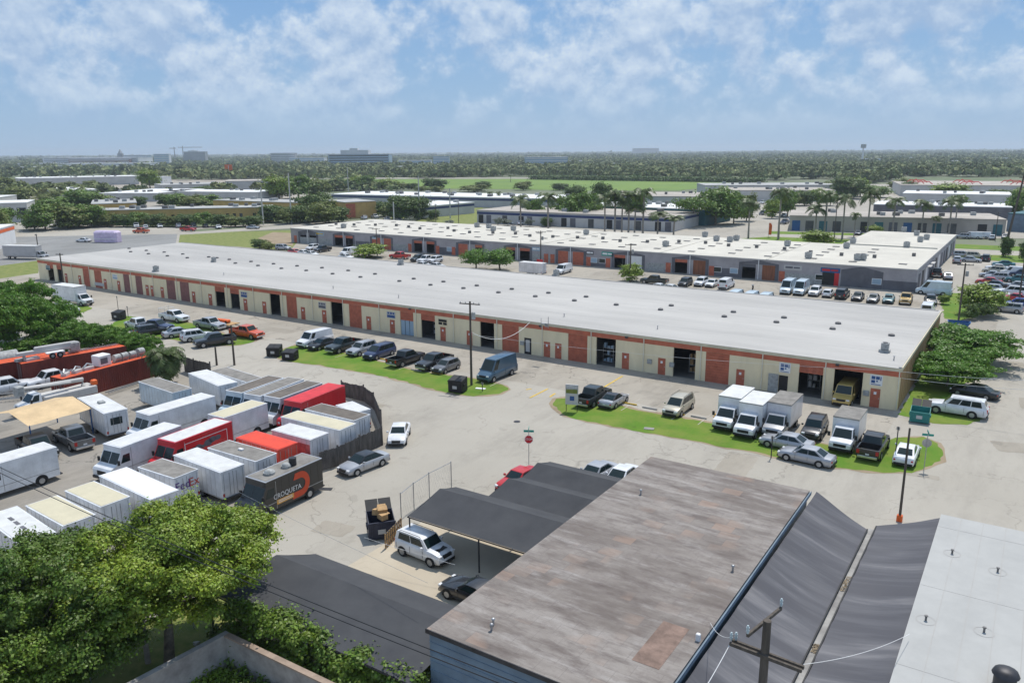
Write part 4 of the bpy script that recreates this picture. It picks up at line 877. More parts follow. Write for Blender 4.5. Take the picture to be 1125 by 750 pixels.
# patch of newer reddish felt
a = MB(); a.box(-12.9, -11.6, 29.0, 32.6, fh + .001, fh + .012); a.build('roof_patch', 'patchbrown' if mat('patchbrown', (.24, .165, .13), .9, .2, 1.5) else 0, r_)
# gabled dark shade carports
def carport(label, x0, x1, ys, yr, yn, he=2.65, hr=3.35, sk=0.0, skn=0.0):
    t = thing('carport', label, 'carport', (x0, ys, 0), 0, 'dark fabric carports on posts'); W_ = x1 - x0
    a = MB(); nx, ny = 24, 5; random.seed(int(x0 * 7) % 97)
    def sheet(ya, za, yb, zb, s0, s1):
        vs = []; 
        for j in range(ny + 1):
            v = j / ny
            for i in range(nx + 1):
                u = i / nx; xa = s0 + (s1 - s0) * v; x = xa + (W_ - xa) * u; sag = -.05 * sin(pi * v) * (1 + .6 * sin(u * nx * .8)) 
                vs.append((x, ya + (yb - ya) * v, za + (zb - za) * v + sag))
        fs = [(j * (nx + 1) + i, j * (nx + 1) + i + 1, (j + 1) * (nx + 1) + i + 1, (j + 1) * (nx + 1) + i) for j in range(ny) for i in range(nx)]
        a.add(vs, fs)
    sheet(0, he, yr - ys, hr, 0, sk); sheet(yr - ys, hr, yn - ys, hr - .42, sk, skn)
    a.build('canopy', 'shade', t, 25)
    b = MB(); b.box(0, W_, -.03, .03, he - .10, he - .04); b.box(skn, W_, yn - ys - .03, yn - ys + .03, hr - .54, hr - .48); b.tube([(.05, 0, he - .07), (sk + .05, yr - ys, hr - .07), (skn + .05, yn - ys, hr - .48)], .04, 6); b.build('frame', 'darkmetal', t)
    for x in (.15, W_ * .5, W_ - .2):
        for y, h in ((.05, he - .1), (yn - ys - .05, hr - .54)):
            if x < 1 and y > 1: x = skn + .15
            b = MB(); b.tube([(x, y, 0), (x, y, h)], .055, 8); b.build('post', 'darkmetal', t)
    return t
carport('low dark grey shade carport in the lower part beside the hedge, the longest one', -37.3, -22.2, 24.7, 29.0, 30.9, 2.7, 3.3, .9, 2.2)
carport('dark grey shade carport over the parking beside the white boxy SUV', -34.3, -22.2, 38.6, 41.9, 43.5, 2.5, 3.4, .3, .5)
carport('middle dark grey shade carport of the row running up to the weathered roof', -31.4, -22.2, 43.9, 46.3, 47.8, 2.5, 3.3, .4, .6)
carport('farthest dark grey shade carport of the row, nearest the stop sign', -31.2, -22.2, 48.3, 50.3, 51.9, 2.5, 3.2, .3, .5)
# stretched shade sheets between the buildings on the right
def dusty():
    m = bpy.data.materials.new('dusty_shade_cloth'); m.use_nodes = True; t = m.node_tree; n = t.nodes; l = t.links; b = n['Principled BSDF']; b.inputs['Roughness'].default_value = .7
    g = n.new('ShaderNodeNewGeometry'); mp = n.new('ShaderNodeMapping'); mp.inputs['Scale'].default_value = (.10, .8, .2); mp.inputs['Rotation'].default_value = (0, 0, .16); l.new(g.outputs['Position'], mp.inputs[0])
    z = n.new('ShaderNodeTexNoise'); z.inputs['Scale'].default_value = .75; z.inputs['Detail'].default_value = 7; z.inputs['Roughness'].default_value = .62; z.inputs['Distortion'].default_value = .3; l.new(mp.outputs[0], z.inputs['Vector'])
    r = n.new('ShaderNodeValToRGB'); e = r.color_ramp.elements; e[0].position = .42; e[0].color = (.060, .060, .070, 1); e[1].position = .68; e[1].color = (.19, .185, .19, 1); x = e.new(.54); x.color = (.09, .09, .10, 1)
    l.new(z.outputs[0], r.inputs[0]); l.new(r.outputs[0], b.inputs['Base Color']); MATS['dusty'] = m
dusty()
def shade_sheet(label, xa, xb, za, zb, ya, yb, notch):
    t = thing('shade_canopy', label, 'canopy', (0, 0, 0), 0, 'long shade canopies between the roofs'); a = MB(); nx, ny = 10, 60; vs = []
    for j in range(ny + 1):
        v = j / ny
        for i in range(nx + 1):
            u = i / nx; x = xa + (xb - xa) * u; yy = ya + (yb - notch * (u if zb < za else 1 - u) ** 1.3 - ya) * v
            z = za + (zb - za) * u - .12 * sin(pi * u) + .035 * sin(v * 34 + u * 2.0) * sin(pi * u) + .02 * sin(v * 77 + 4 * u) + .008 * sin(v * 190)
            vs.append((x, yy, z))
    a.add(vs, [(j * (nx + 1) + i, j * (nx + 1) + i + 1, (j + 1) * (nx + 1) + i + 1, (j + 1) * (nx + 1) + i) for j in range(ny) for i in range(nx)])
    a.build('fabric', 'dusty', t, 60)
    b = MB()
    xl = xb if zb < za else xa; zl = min(za, zb)
    b.tube([(xl, ya, zl), (xl, yb - notch, zl)], .05, 6); b.build('edge_cable', 'black', t)
    for k in range(5):
        y = ya + 2 + k * (yb - ya - 5) / 4; b = MB(); b.tube([(xl, y, 0), (xl, y, zl)], .06, 8); b.build('post', 'darkmetal', t)
    return t
shade_sheet('dusty dark grey shade canopy strung along the weathered brown roof', -10.55, -7.02, 4.5, 3.2, 20, 53.2, 1.2)
shade_sheet('dusty dark grey shade canopy strung along the white roof', -6.62, -3.16, 3.2, 4.05, 20, 54.4, 1.6)
struct('alley', [(-10.5, 18), (-3.1, 18), (-3.1, 52.5), (-10.5, 52.5)], 0.02, 'sandlot')
a = MB(); a.box(-7.0, -6.64, 20, 52.4, 3.0, 3.1); g_ = a.build('rain_gutter', 'concrete'); tag(g_, 'long pale concrete gutter running between the two shade canopies', 'gutter')
for y0, y1 in ((43.5, 45.4), (36.8, 37.6), (31.2, 33.6)):
    a = MB(); random.seed(int(y0 * 3))
    for k in range(70):
        x = random.uniform(-6.95, -6.7); y = random.uniform(y0, y1); z = 3.105; s_ = .1; q = [(x + random.uniform(-s_, s_), y + random.uniform(-s_, s_), z + random.uniform(0, .06)) for _ in range(4)]; a.poly(q)
    a.build('leaf_litter', 'dirt', g_)
wr = thing('white_roof_building', 'low building with pale grey-white seamed flat roof at the lower right corner', 'building')
a = MB(); a.box(-3.0, 12, 15, 54.2, 0, 4.15); a.build('wall', 'palewall', wr)
a = MB(); a.box(-3.15, 12.1, 15, 54.4, 4.16, 4.3); r_ = a.build('roof', 'roofwhite', wr)
a = MB()
for i in range(9): a.box(-2.0 + i * 1.2, -1.97 + i * 1.2, 15.1, 54.3, 4.301, 4.309)
for i in range(5): a.box(-3.1, 12, 20 + i * 8.1, 20.03 + i * 8.1, 4.301, 4.3085)
a.build('roof_seams', 'seam', r_)
for p in [(0.27,48.0),(0.04,41.11),(-2.04,48.96),(-2.44,40.7)]:
    a = MB(); a.cyl((0, 0, .12), (0, 0, 1), .05, .24, 8); a.cyl((0, 0, .25), (0, 0, 1), .09, .04, 8); a.build('vent_pipe', 'vent', r_, None, (p[0], p[1], 4.3))
    a = MB(); n_ = 20; vs = []
    for k in range(n_):
        t_ = 2 * pi * k / n_; vs += [(.42 * cos(t_), .42 * sin(t_), .006), (.45 * cos(t_), .45 * sin(t_), .006)]
    a.add(vs, [(2 * k, 2 * k + 1, (2 * k + 3) % (2 * n_), (2 * k + 2) % (2 * n_)) for k in range(n_)]); a.build('sealant_ring', 'seam', r_, None, (p[0], p[1], 4.304))
x, y = (1.05,37.05)
a = MB(); a.cyl((0, 0, .3), (0, 0, 1), .45, .5, 18); a.dome((0, 0, .56), .55, .3, 14); a.build('turbine_vent', 'darkmetal', r_, 40, (x, y, 4.3))
x, y = (-3.81,49.09)
# concrete wall at the lower left
cw = thing('concrete_wall', 'weathered concrete wall with brown coping turning a corner below the hedge', 'wall')
c0, c1, c2 = ((-34.23,15.89),(-33.7,23.27),(-23.73,23.2))
def wallseg(mb, p, q, t_, z0, z1, e=0):
    d = Vector((q[0] - p[0], q[1] - p[1])); d.normalize(); n_ = Vector((-d.y, d.x)) * t_ / 2; p = Vector(p) - d * e; q = Vector(q) + d * e
    mb.prism([(p.x - n_.x, p.y - n_.y), (q.x - n_.x, q.y - n_.y), (q.x + n_.x, q.y + n_.y), (p.x + n_.x, p.y + n_.y)], z0, z1)
a = MB(); wallseg(a, c0, c1, .24, 0, 2.1); a.build('wall_section', 'concrete', cw)
a = MB(); wallseg(a, (c1[0] + .1, c1[1] - .14), c2, .24, 0, 2.095); a.build('wall_section', 'concrete', cw)
a = MB(); wallseg(a, c0, c1, .34, 2.102, 2.18); a.build('coping', 'concrete', cw)
a = MB(); wallseg(a, (c1[0] + .15, c1[1] - .18), c2, .34, 2.102, 2.19); a.build('coping', 'copingbrown', cw)
struct('rough_ground', [(c0[0], c0[1]), (c1[0], c1[1]), (c2[0], c2[1]), (-30, 12), (-44, 8)], .02, 'dirt')
struct('grass_verge', [(-41.45,28.63),(-37.81,26.98),(-36.17,24.93),(-36.32,15.22),(-40.72,12.38),(-42.49,14.33),(-41.46,21.51)], .03, 'grassdry')
struct('weedy_strip', [(-38.47,27.02),(-33.96,26.35),(-24.19,26.16),(-19.17,28.59),(-23.93,23.25),(-35.29,24.26)], .025, 'dirt')
# ================================================================ YARD FENCE, SIGNS, POLES
def plank_fence(label, pts, h, m='wood', name='wooden_fence', step=.16):
    t = thing(name, label, 'fence', (0, 0, 0))
    for (p, q) in zip(pts[:-1], pts[1:]):
        a = MB(); d = Vector((q[0] - p[0], q[1] - p[1])); l = d.length; d.normalize(); n_ = Vector((-d.y, d.x)) * .012; k = int(l / step)
        for i in range(k):
            s = Vector(p) + d * i * l / k; e = s + d * (l / k - .015); hh = h + random.uniform(-.05, .05)
            a.prism([(s.x - n_.x, s.y - n_.y), (e.x - n_.x, e.y - n_.y), (e.x + n_.x, e.y + n_.y), (s.x + n_.x, s.y + n_.y)], .02, hh)
        for z in (.4, h - .35): wallseg(a, (p[0] + n_.x * 3, p[1] + n_.y * 3), (q[0] + n_.x * 3, q[1] + n_.y * 3), .04, z, z + .09)
        a.build('panel', m, t)
        a = MB(); a.box(q[0] - .06, q[0] + .06, q[1] - .06, q[1] + .06, 0, h + .2); a.build('post', m, t)
    return t
F_H = 1.8
F = [(-49.91,45.12),(-49.47,46.87),(-49.68,49.84),(-49.74,52.85),(-53.15,56.46),(-57.82,60.42),(-60.79,62.0),(-64.1,61.93)]
plank_fence('weathered grey plank fence wrapping the corner of the truck yard', F, F_H)
plank_fence('dark plank fence stretch by the shaggy palm at the far side of the yard', [(-89.09,59.07),(-86.49,58.68),(-83.31,58.73)], 2.0)
def chainlink(label, pts, h):
    t = thing('chain_link_fence', label, 'fence')
    for i, p in enumerate(pts):
        a = MB(); a.tube([(p[0], p[1], 0), (p[0], p[1], h + .1)], .04, 6); a.build('post', 'metal', t)
        if i:
            q = pts[i - 1]; a = MB(); a.tube([(q[0], q[1], h), (p[0], p[1], h)], .025, 5); l = math.hypot(p[0] - q[0], p[1] - q[1]); k = int(l / .3)
            for j in range(k):
                for s in (1, -1):
                    u0, u1 = j / k, min(1, (j + 3) / k); z0, z1 = (0.05, h) if s > 0 else (h, 0.05)
                    P0 = (q[0] + (p[0] - q[0]) * u0, q[1] + (p[1] - q[1]) * u0, z0); P1 = (q[0] + (p[0] - q[0]) * u1, q[1] + (p[1] - q[1]) * u1, z1); a.tube([P0, P1], .003, 3)
            a.build('mesh_panel', 'metal', t)
    return t
chainlink('rusty chain link fence on posts along the verge beneath the large trees', [(-39.17,26.57),(-38.59,24.44),(-38.72,22.86),(-38.83,20.99),(-38.81,18.41)], 1.8)
chainlink('tall bare chain link fence at the street end of the carports', [(-37.62,41.66),(-38.04,43.64),(-38.3,45.85),(-38.24,48.64)], 2.2)
def utility_pole(label, X, Y, h, arm=2.4, az=0., gear=True, group=None, r=.15, m='pole', double=False, name='utility_pole'):
    t = thing(name, label, 'utility pole', (X, Y, 0), az, group)
    a = MB(); a.tube([(0, 0, 0), (0, 0, h)], [r, r * .72], 10); a.build('pole', m, t, 40)
    if arm:
        for zz in ([h - .35, h - 1.1] if double else [h - .35]):
            a = MB(); a.box(-arm / 2, arm / 2, -.06 - r * .7, .05 - r * .7, zz, zz + .11); ar = a.build('crossarm', m, t)
            for x in (-arm / 2 + .12, -arm / 5, arm / 5, arm / 2 - .12):
                b = MB(); b.cyl((x, -r * .7, zz + .2), (0, 0, 1), .045, .16, 8); b.cyl((x, -r * .7, zz + .14), (0, 0, 1), .07, .03, 8); b.build('insulator', 'hvac', ar)
    if gear:
        a = MB(); a.cyl((r + .26, 0, h - 1.7), (0, 0, 1), .24, .8, 14); a.dome((r + .26, 0, h - 1.3), .24, .08, 12); a.build('transformer', 'hvac', t, 40)
    return t
X, Y, h = (-54.43,73.58,10.13); P1 = (X, Y, h)
utility_pole('wooden utility pole with transformers standing beside the black dumpster on the verge', X, Y, h, 2.6, .2)
a = MB()
x, y = X, Y; 
X, Y, h = (-6.23,61.73,7.31); P3 = (X, Y, h)
t = utility_pole('slim wooden pole with orange marker at its foot in front of the white sedan', X, Y, h, 0, 0, False, r=.10); a = MB(); a.bbox(-.2, .2, -.2, .2, 0, .5, .05); a.build('marker', 'orange', t)
for (X, Y, h), lb, arm in zip([(-86.29,64.51,5.38),(-88.27,63.27,2.46),(-166.48,85.04,7.51),(-223.06,108.5,6.55),(-94.99,155.94,9.48),(-71.31,153.29,8.17),(-148.31,159.06,7.42),(-9.43,145.18,9.31),(-1.84,167.54,11.55)],
    ['leaning grey utility pole behind the truck yard', 'short grey post beside the leaning pole behind the yard', 'utility pole rising in front of the far left end of the cream warehouse', 'thin dark light pole on the highway at the far left',
     'utility pole near the white van between the warehouses', 'utility pole behind the round yellow green shrub between the warehouses', 'utility pole before the bushy tree between the warehouses', 'wooden utility pole by the blue skip and the yellow-flowered tree', 'dark pole at the right edge among the parked cars'],
    [0, 0, 1.8, .8, 2.4, 2.4, 2.2, 2.4, 0]):
    utility_pole(lb, X, Y, h, arm, .3, arm > 2.3)
for (X, Y, h), lb in zip([(-245.81,215.95,19.56),(-215.38,257.3,17.34),(-384.87,388.06,17.62),(-207.0,267.15,12.35),(-252.43,207.69,14.24),(-212.99,238.85,8.13)],
    ['tallest pale concrete pole left of the far tree clump', 'pale concrete pole standing above the white roofs in the middle', 'distant pale concrete pole in front of the wide office block', 'pale concrete pole before the blue-striped white building', 'pale concrete pole by the yellow building left of the tallest pole', 'short pale lamp pole right of the orange and yellow building']):
    utility_pole(lb, X, Y, h, 0, 0, False, r=.3, m='concretepole', name='concrete_pole')
for (X, Y, h), lb in zip([(-188.13,248.03,8.32),(-195.88,243.72,7.65),(-50.48,248.26,12.14),(-11.38,282.14,8.43)], ['dark pole before the blue-striped wall', 'dark pole left of the one before the blue-striped wall', 'grey pole among the palms before the tan shops', 'grey pole before the dark awning of the tan shops']):
    utility_pole(lb, X, Y, h, 1.5, 0, False, r=.14)
X, Y, h = (-7.48,241.73,20.5)
t = thing('utility_pole', 'tall leaning wooden pole behind the car park at the right', 'utility pole', (X, Y, 0)); a = MB(); a.tube([(0, 0, 0), (2.2, .4, h)], [.34, .2], 10); a.build('pole', 'pole', t); a = MB(); a.box(1.2, 3.2, .3, .45, h - .8, h - .65); a.build('crossarm', 'pole', t)
# power pole in the foreground
px_, py_ = -6.15, 24.9
t = thing('utility_pole', 'dark wooden power pole with crossed arms and insulators nearest the camera', 'utility pole', (px_, py_, 0))
a = MB(); a.tube([(0, 0, 0), (0, 0, 11.5)], [.2, .14], 12); a.build('pole', 'pole', t, 40)
def arm_(p, q, z, m='pole', th=.09):
    a = MB(); d = Vector((q[0] - p[0], q[1] - p[1])); d.normalize(); n_ = Vector((-d.y, d.x)) * th / 2
    a.prism([(p[0] - n_.x, p[1] - n_.y), (q[0] - n_.x, q[1] - n_.y), (q[0] + n_.x, q[1] + n_.y), (p[0] + n_.x, p[1] + n_.y)], z, z + .12); return a.build('crossarm', m, t)
def rel(g): return (g[0] - px_, g[1] - py_)
g1, g2, g3, g4 = ((-7.35,24.95),(-4.85,24.75),(-6.59,24.19),(-6.1,26.47))
A1 = rel(g1); A2 = rel(g2); A3 = rel(g3); A4 = rel(g4)
for off in (-.11, .11):
    d = Vector((A2[0] - A1[0], A2[1] - A1[1])).normalized(); n_ = Vector((-d.y, d.x)) * off
    ar = arm_((A1[0] + n_.x, A1[1] + n_.y), (A2[0] + n_.x, A2[1] + n_.y), 10.15)
ar2 = arm_(A3, A4, 11.1)
def insul(par, x, y, z, h=.3):
    b = MB()
    for k in range(5): b.cyl((x, y, z + .05 + k * h / 5), (0, 0, 1), .055 if k % 2 else .035, h / 5.2, 10)
    b.build('insulator', 'paleglaze', par, 40)
mat('paleglaze', (.42, .50, .52), .2, .08, 4)
insul(ar2, A3[0], A3[1], 11.22); insul(ar2, A4[0], A4[1], 11.22); insul(ar, A1[0], A1[1], 10.27); insul(ar, A1[0] + .14, A1[1] + .1, 10.27)
def wire(label, pts, r=.012, m='black', sag=.4, n=16):
    a = MB(); P = []
    for p, q in zip(pts[:-1], pts[1:]):
        for i in range(n + 1):
            u = i / n; P.append((p[0] + (q[0] - p[0]) * u, p[1] + (q[1] - p[1]) * u, p[2] + (q[2] - p[2]) * u - sag * 4 * u * (1 - u)))
    a.tube(P, r, 5, 0); o = a.build('overhead_wire', m); return tag(o, label, 'cable')
W_A = (-56.44,21.06); W_B = (-12.53,20.99); W_C = (-56.26,20.95); W_D = (-12.9,20.99)
wire('upper of the two thick dark cables crossing over the yard and the long low carport', [(*W_A, 8.5), (*W_B, 8.5)], .022)
wire('lower of the two thick dark cables crossing over the yard and the long low carport', [(*W_C, 8.2), (*W_D, 8.2)], .022)
W_E = (-56.37,31.97); W_F_H = 1.8
F = (-14.66,27.66)
wire('thin pale wire running down past the dark food truck and across the long low carport', [(*(-42.73,31.37), 5), (*(-24.68,29.17), 5)], .008, 'metal', .1)
wire('pale wire strung in front of the boxy white SUV and its carport', [(*(-35.32,35.37), 2.0), (*(-28.55,36.48), 1.5)], .01, 'trimwhite', .05)
wire('white cable looping from the utility pole to the warehouse eave', [(P1[0], P1[1], P1[2] - 3.6), (*(-56.35,89.91), 4.6)], .03, 'trimwhite', 1.6)
wire('low line from the warehouse corner to the trees on the right', [(-10.4, 89.9, 4.3), (4, 91, 5.2)], .015, 'trimwhite', .2)
wire('second low line below the first at the warehouse corner', [(-10.4, 89.9, 3.6), (4, 90.4, 4.3)], .015, 'trimwhite', .2)
wire('long thin line running down the cream warehouse front from the utility pole', [(P1[0], P1[1], 6.2), (-10.4, 86.5, 5.2)], .012, 'trimwhite', .6, 24)
wire('thin line from the foreground power pole towards the white roof', [(px_ + A2[0], py_ + A2[1], 10.4), (-2.9, 38.5, 4.6)], .010, 'trimwhite', .25)
wire('thin line from the foreground power pole down to the weathered roof edge', [(px_ + A1[0], py_ + A1[1], 10.4), (-10.9, 33.5, 5.1)], .010, 'trimwhite', .25)
wire('near line leaving the left insulator of the foreground power pole', [(px_ + A1[0], py_ + A1[1], 10.2), (-7.6, 20.5, 9.4)], .014, 'trimwhite', .15)
# stop sign, lamp and sign posts
def stop_sign(label, X, Y, az, face=True, h=2.35):
    t = thing('stop_sign', label, 'stop sign', (X, Y, 0), az); a = MB(); a.tube([(0, 0, 0), (0, 0, h + 1.1)], .035, 6); a.build('post', 'metal', t)
    a = MB(); r = .40; pts = [(r * cos(pi / 8 + k * pi / 4), h + .1 + r * sin(pi / 8 + k * pi / 4)) for k in range(8)]; a.side(pts, -.06, -.045); pl = a.build('plate', 'signred' if face else 'metal', t)
    if face:
        text_part('STOP', .30, 'white', pl, (0, -.065, h + .1), (pi / 2, 0, 0), .85)
        a = MB(); pts = [((r - .0) * cos(pi / 8 + k * pi / 4), h + .1 + (r - .0) * sin(pi / 8 + k * pi / 4)) for k in range(8)]; pin = [((r - .035) * cos(pi / 8 + k * pi / 4), h + .1 + (r - .035) * sin(pi / 8 + k * pi / 4)) for k in range(8)]
        vs = [(x, -.063, z) for x, z in pts] + [(x, -.063, z) for x, z in pin]; a.add(vs, [(k, (k + 1) % 8, 8 + (k + 1) % 8, 8 + k) for k in range(8)]); a.build('border', 'white', pl)
    a = MB(); a.box(-.45, .45, -.012, .012, h + .75, h + .95); a.build('street_name_blade', 'signgreen', t)
    a = MB(); a.box(-.012, .012, -.45, .45, h + 1.0, h + 1.2); a.build('street_name_blade', 'signgreen', t)
X, Y = (-35.36,56.09); stop_sign('red stop sign with green street blades at the corner by the carports', X, Y, rad(28))
X, Y = (-5.98,73.55); stop_sign('stop sign seen from behind with green street blade on the right verge', X, Y, rad(195), False)
X, Y = (-39.5,71.24)
t = thing('notice_board', 'white upright business sign board on two legs at the tip of the right verge', 'sign', (X, Y, 0), rad(18))
a = MB(); a.box(-.62, -.56, -.03, .03, 0, 2.6); a.build('leg', 'darkmetal', t); a = MB(); a.box(.56, .62, -.03, .03, 0, 2.6); a.build('leg', 'darkmetal', t)
a = MB(); a.box(-.68, .68, -.08, .08, .8, 3.0); b_ = a.build('board', 'palewall', t)
a = MB(); a.box(-.66, .66, -.095, -.081, 2.55, 2.95); a.build('header', 'hvac', b_); a = MB(); a.box(-.2, .28, -.095, -.081, 1.25, 1.75); a.build('picture', 'signblue', b_); a = MB(); a.box(-.62, .62, -.094, -.081, 2.05, 2.5); a.build('band', 'grassdry', b_)
for z in (2.68, 2.82): a = MB(); a.box(-.58, .58, -.105, -.096, z, z + .05); a.build('text_line', 'white', b_)
X, Y = (-25.49,76.25)
t = thing('fire_hydrant', 'yellow orange fire hydrant on the verge in front of the first white box truck', 'fire hydrant', (X, Y, 0))
a = MB(); a.cyl((0, 0, .35), (0, 0, 1), .13, .7, 12); a.dome((0, 0, .7), .15, .18, 12); a.cyl((0, 0, .04), (0, 0, 1), .19, .08, 12); a.build('barrel', 'hydrant', t, 40)
for s in (-1, 1): a = MB(); a.cyl((s * .18, 0, .5), (1, 0, 0), .07, .14, 10); a.build('outlet', 'hydrant', t)
for (X, Y), lb, h in zip([(-17.86,69.25),(-51.82,72.15),(-52.98,75.85),(-8.42,74.47),(-127.69,75.14),(-135.34,77.96)],
    ['slim dark post on the verge in front of the parked silver sedans', 'short thin post at the end of the left verge', 'small post beside the blue grey high-roof van', 'stubby dark post on the verge between black pickup and white sedan', 'thin post on the far left verge beside the dark dumpster', 'thin sign post at the back of the far left verge'], (2.1, 1.1, 1.0, 3.2, 2.0, 2.6)):
    t = thing('post', lb, 'post', (X, Y, 0)); a = MB(); a.tube([(0, 0, 0), (0, 0, h)], .05, 6); a.build('shaft', 'darkmetal', t); a = MB(); a.box(-.14, .14, -.02, .02, h - .3, h); a.build('plate', 'metal', t)
X, Y = (-52.73,72.87); a = MB(); a.box(-.5, .7, -.2, .25, 0, .05); tag(a.build('concrete_slab', 'trimwhite', None, None, (X, Y, .02), .3), 'small white slab lying on the left verge near its tip', 'slab')
X, Y = (-30.31,70.58); a = MB(); a.box(-.5, .5, -.3, .3, 0, .05); tag(a.build('utility_cover', 'concrete', None, None, (X, Y, .02), .3), 'pale utility cover set in the grass of the right verge', 'cover')
X, Y = (-42.66,65.4); a = MB(); a.cyl((0, 0, .01), (0, 0, 1), .35, .02, 18); tag(a.build('manhole_cover', 'darkmetal', None, None, (X, Y, .005)), 'dark manhole cover in the street left of the sign board', 'manhole cover')
X, Y = (-46.84,42.72); a = MB(); a.box(-.6, .6, -.25, .25, 0, .02); tag(a.build('storm_drain', 'darkmetal', None, None, (X, Y, .006), .5), 'dark drain grate in the street beside the dark food truck', 'drain')
# wheel stops
k = 0
for i in range(10):
    x = -74 + i * 2.85; a = MB(); a.bbox(-.85, .85, -.08, .08, 0, .13, .03); k += 1
for (X, Y) in [(-35.37,76.45),(-32.88,76.15),(-29.72,75.98),(-27.36,76.08),(-38.46,76.84),(-64.2,74.64),(-61.14,75.04),(-83.11,77.68),(-81.21,77.59),(-76.04,77.14),(-71.36,76.58)]:
    a = MB(); a.bbox(-.85, .85, -.08, .08, 0, .13, .03); tag(a.build('wheel_stop', 'concrete' if k % 2 else 'yellowpaint', None, None, (X, Y + .4, .02)), 'low parking kerb bar along the warehouse verge', 'wheel stop', 'low parking bars along the verges'); k += 1
# dumpsters
def dumpster(label, X, Y, rz, m, lid=True, w=1.9, d=1.4, h=1.35, junk=False, name='dumpster', openlid=False):
    t = thing(name, label, 'dumpster', (X, Y, 0), rz); a = MB(); tk = .05
    p = [(-d / 2 * .9, .12), (d / 2, .12), (d / 2, h), (-d / 2, h * .82)]
    for s in (-w / 2, w / 2 - tk): 
        a.add([(s, y, z) for y, z in p] + [(s + tk, y, z) for y, z in p], [(0, 1, 2, 3), (7, 6, 5, 4)] + [(i, 4 + i, 4 + (i + 1) % 4, (i + 1) % 4) for i in range(4)])
    a.box(-w / 2, w / 2, d / 2 - tk, d / 2, .12, h); a.box(-w / 2, w / 2, -d / 2 * .95, -d / 2 * .95 + tk, .12, h * .82); a.box(-w / 2, w / 2, -d / 2 * .9, d / 2, .12, .18)
    for i in range(3): x = -w / 2 + .3 + i * (w - .6) / 2; a.box(x - .04, x + .04, -d / 2 * .95 - .05, -d / 2 * .95, .15, h * .8)
    a.box(-w / 2 - .05, w / 2 + .05, -d / 2 * .95 - .06, -d / 2 * .95 - .0, h * .74, h * .82); b_ = a.build('bin', m, t)
    for s in (-1, 1): a = MB(); a.box(s * w / 2 - (0 if s > 0 else .09), s * w / 2 + (.09 if s > 0 else 0), -.3, .3, h * .45, h * .62); a.build('lift_pocket', m, b_)
    for k in (-1, 1):
        a = MB(); x0, x1 = (-w / 2 + .02, -.02) if k < 0 else (.02, w / 2 - .02)
        if openlid: a.add([(x0, d / 2, h), (x1, d / 2, h), (x1, d / 2 + .75, h + .55), (x0, d / 2 + .75, h + .55)], [(0, 1, 2, 3)])
        else: a.add([(x0, -d / 2 * .95, h * .83), (x1, -d / 2 * .95, h * .83), (x1, d / 2, h + .02), (x0, d / 2, h + .02), (x0, -d / 2 * .95, h * .87), (x1, -d / 2 * .95, h * .87), (x1, d / 2, h + .06), (x0, d / 2, h + .06)], [(0, 3, 2, 1), (4, 5, 6, 7), (0, 1, 5, 4), (1, 2, 6, 5), (2, 3, 7, 6), (3, 0, 4, 7)])
        a.build('lid', 'black' if m != 'greenpaint' else 'black', t)
    if junk is None or junk: pass
    a = MB(); a.box(-.3, .25, -d / 2 * .95 - .075, -d / 2 * .95 - .062, .5, .85); a.build('label_plate', 'palewall', b_)
    return t
for (X, Y), lb, r, m, h in zip([(-85.58,70.61),(-82.23,70.38),(-54.23,70.63),(-8.02,87.28),(-127.57,73.44)],
    ['left of the pair of dark dumpsters at the tip of the left verge', 'right of the pair of dark dumpsters, on the grass tip of the left verge', 'black dumpster with notice plate on the verge by the utility pole', 'teal green dumpster at the corner of the warehouse beside the white long SUV', 'dark dumpster at the far left behind the bushes'],
    (.5, .35, .15, 0.05, .2), ('black', 'black', 'black', 'greenpaint', 'darkmetal'), (1.5, 1.3, 1.7, 1.45, 1.5)):
    dumpster(lb, X, Y, r, m, h=h, w=1.8, openlid=(m == 'greenpaint'))
X, Y = (-37.29,39.08); dumpster('dark navy dumpster overfilled with cardboard at the lot entrance', X, Y, rad(50), 'navybin' if mat('navybin', (.03, .035, .06), .5, .15, 2) else 0, w=1.9, d=1.5, h=1.7, openlid=True)
for i, (dx, dy, dz, r) in enumerate(((-.35, .1, 1.5, .4), (.3, -.1, 1.45, -.3), (0, .2, 1.75, .9))):
    a = MB(); a.box(-.35, .35, -.25, .25, 0, .4); a.box(-.3, .3, .25, .45, .38, .4); o = a.build('cardboard_box', 'cardboard', None, None, (X + dx, Y + dy, dz), r); o.rotation_euler.x = .25 * (i - 1)
    tag(o, ['brown cardboard box at the left of the overfilled dumpster', 'brown cardboard box at the right of the overfilled dumpster', 'topmost brown cardboard box heaped in the dumpster'][i], 'box', 'cardboard boxes in the dumpster')
X, Y = (-8.97,139.79); t = thing('skip', 'small blue skip under the yellow-flowered tree by the warehouse end', 'skip', (X, Y, 0), .1); a = MB(); a.side([(-1.6, .9), (-1.1, .1), (1.1, .1), (1.6, .9), (1.5, .9), (1.05, .2), (-1.05, .2), (-1.5, .9)], -.8, .8); a.side([(-1.6, .9), (-1.1, .1), (1.1, .1), (1.6, .9)], -.84, -.8); a.side([(-1.6, .9), (-1.1, .1), (1.1, .1), (1.6, .9)], .8, .84); a.build('bin', 'bluedoor', t); a = MB(); a.box(-.2, .15, -.86, -.842, .35, .6); a.build('mark', 'white', t)
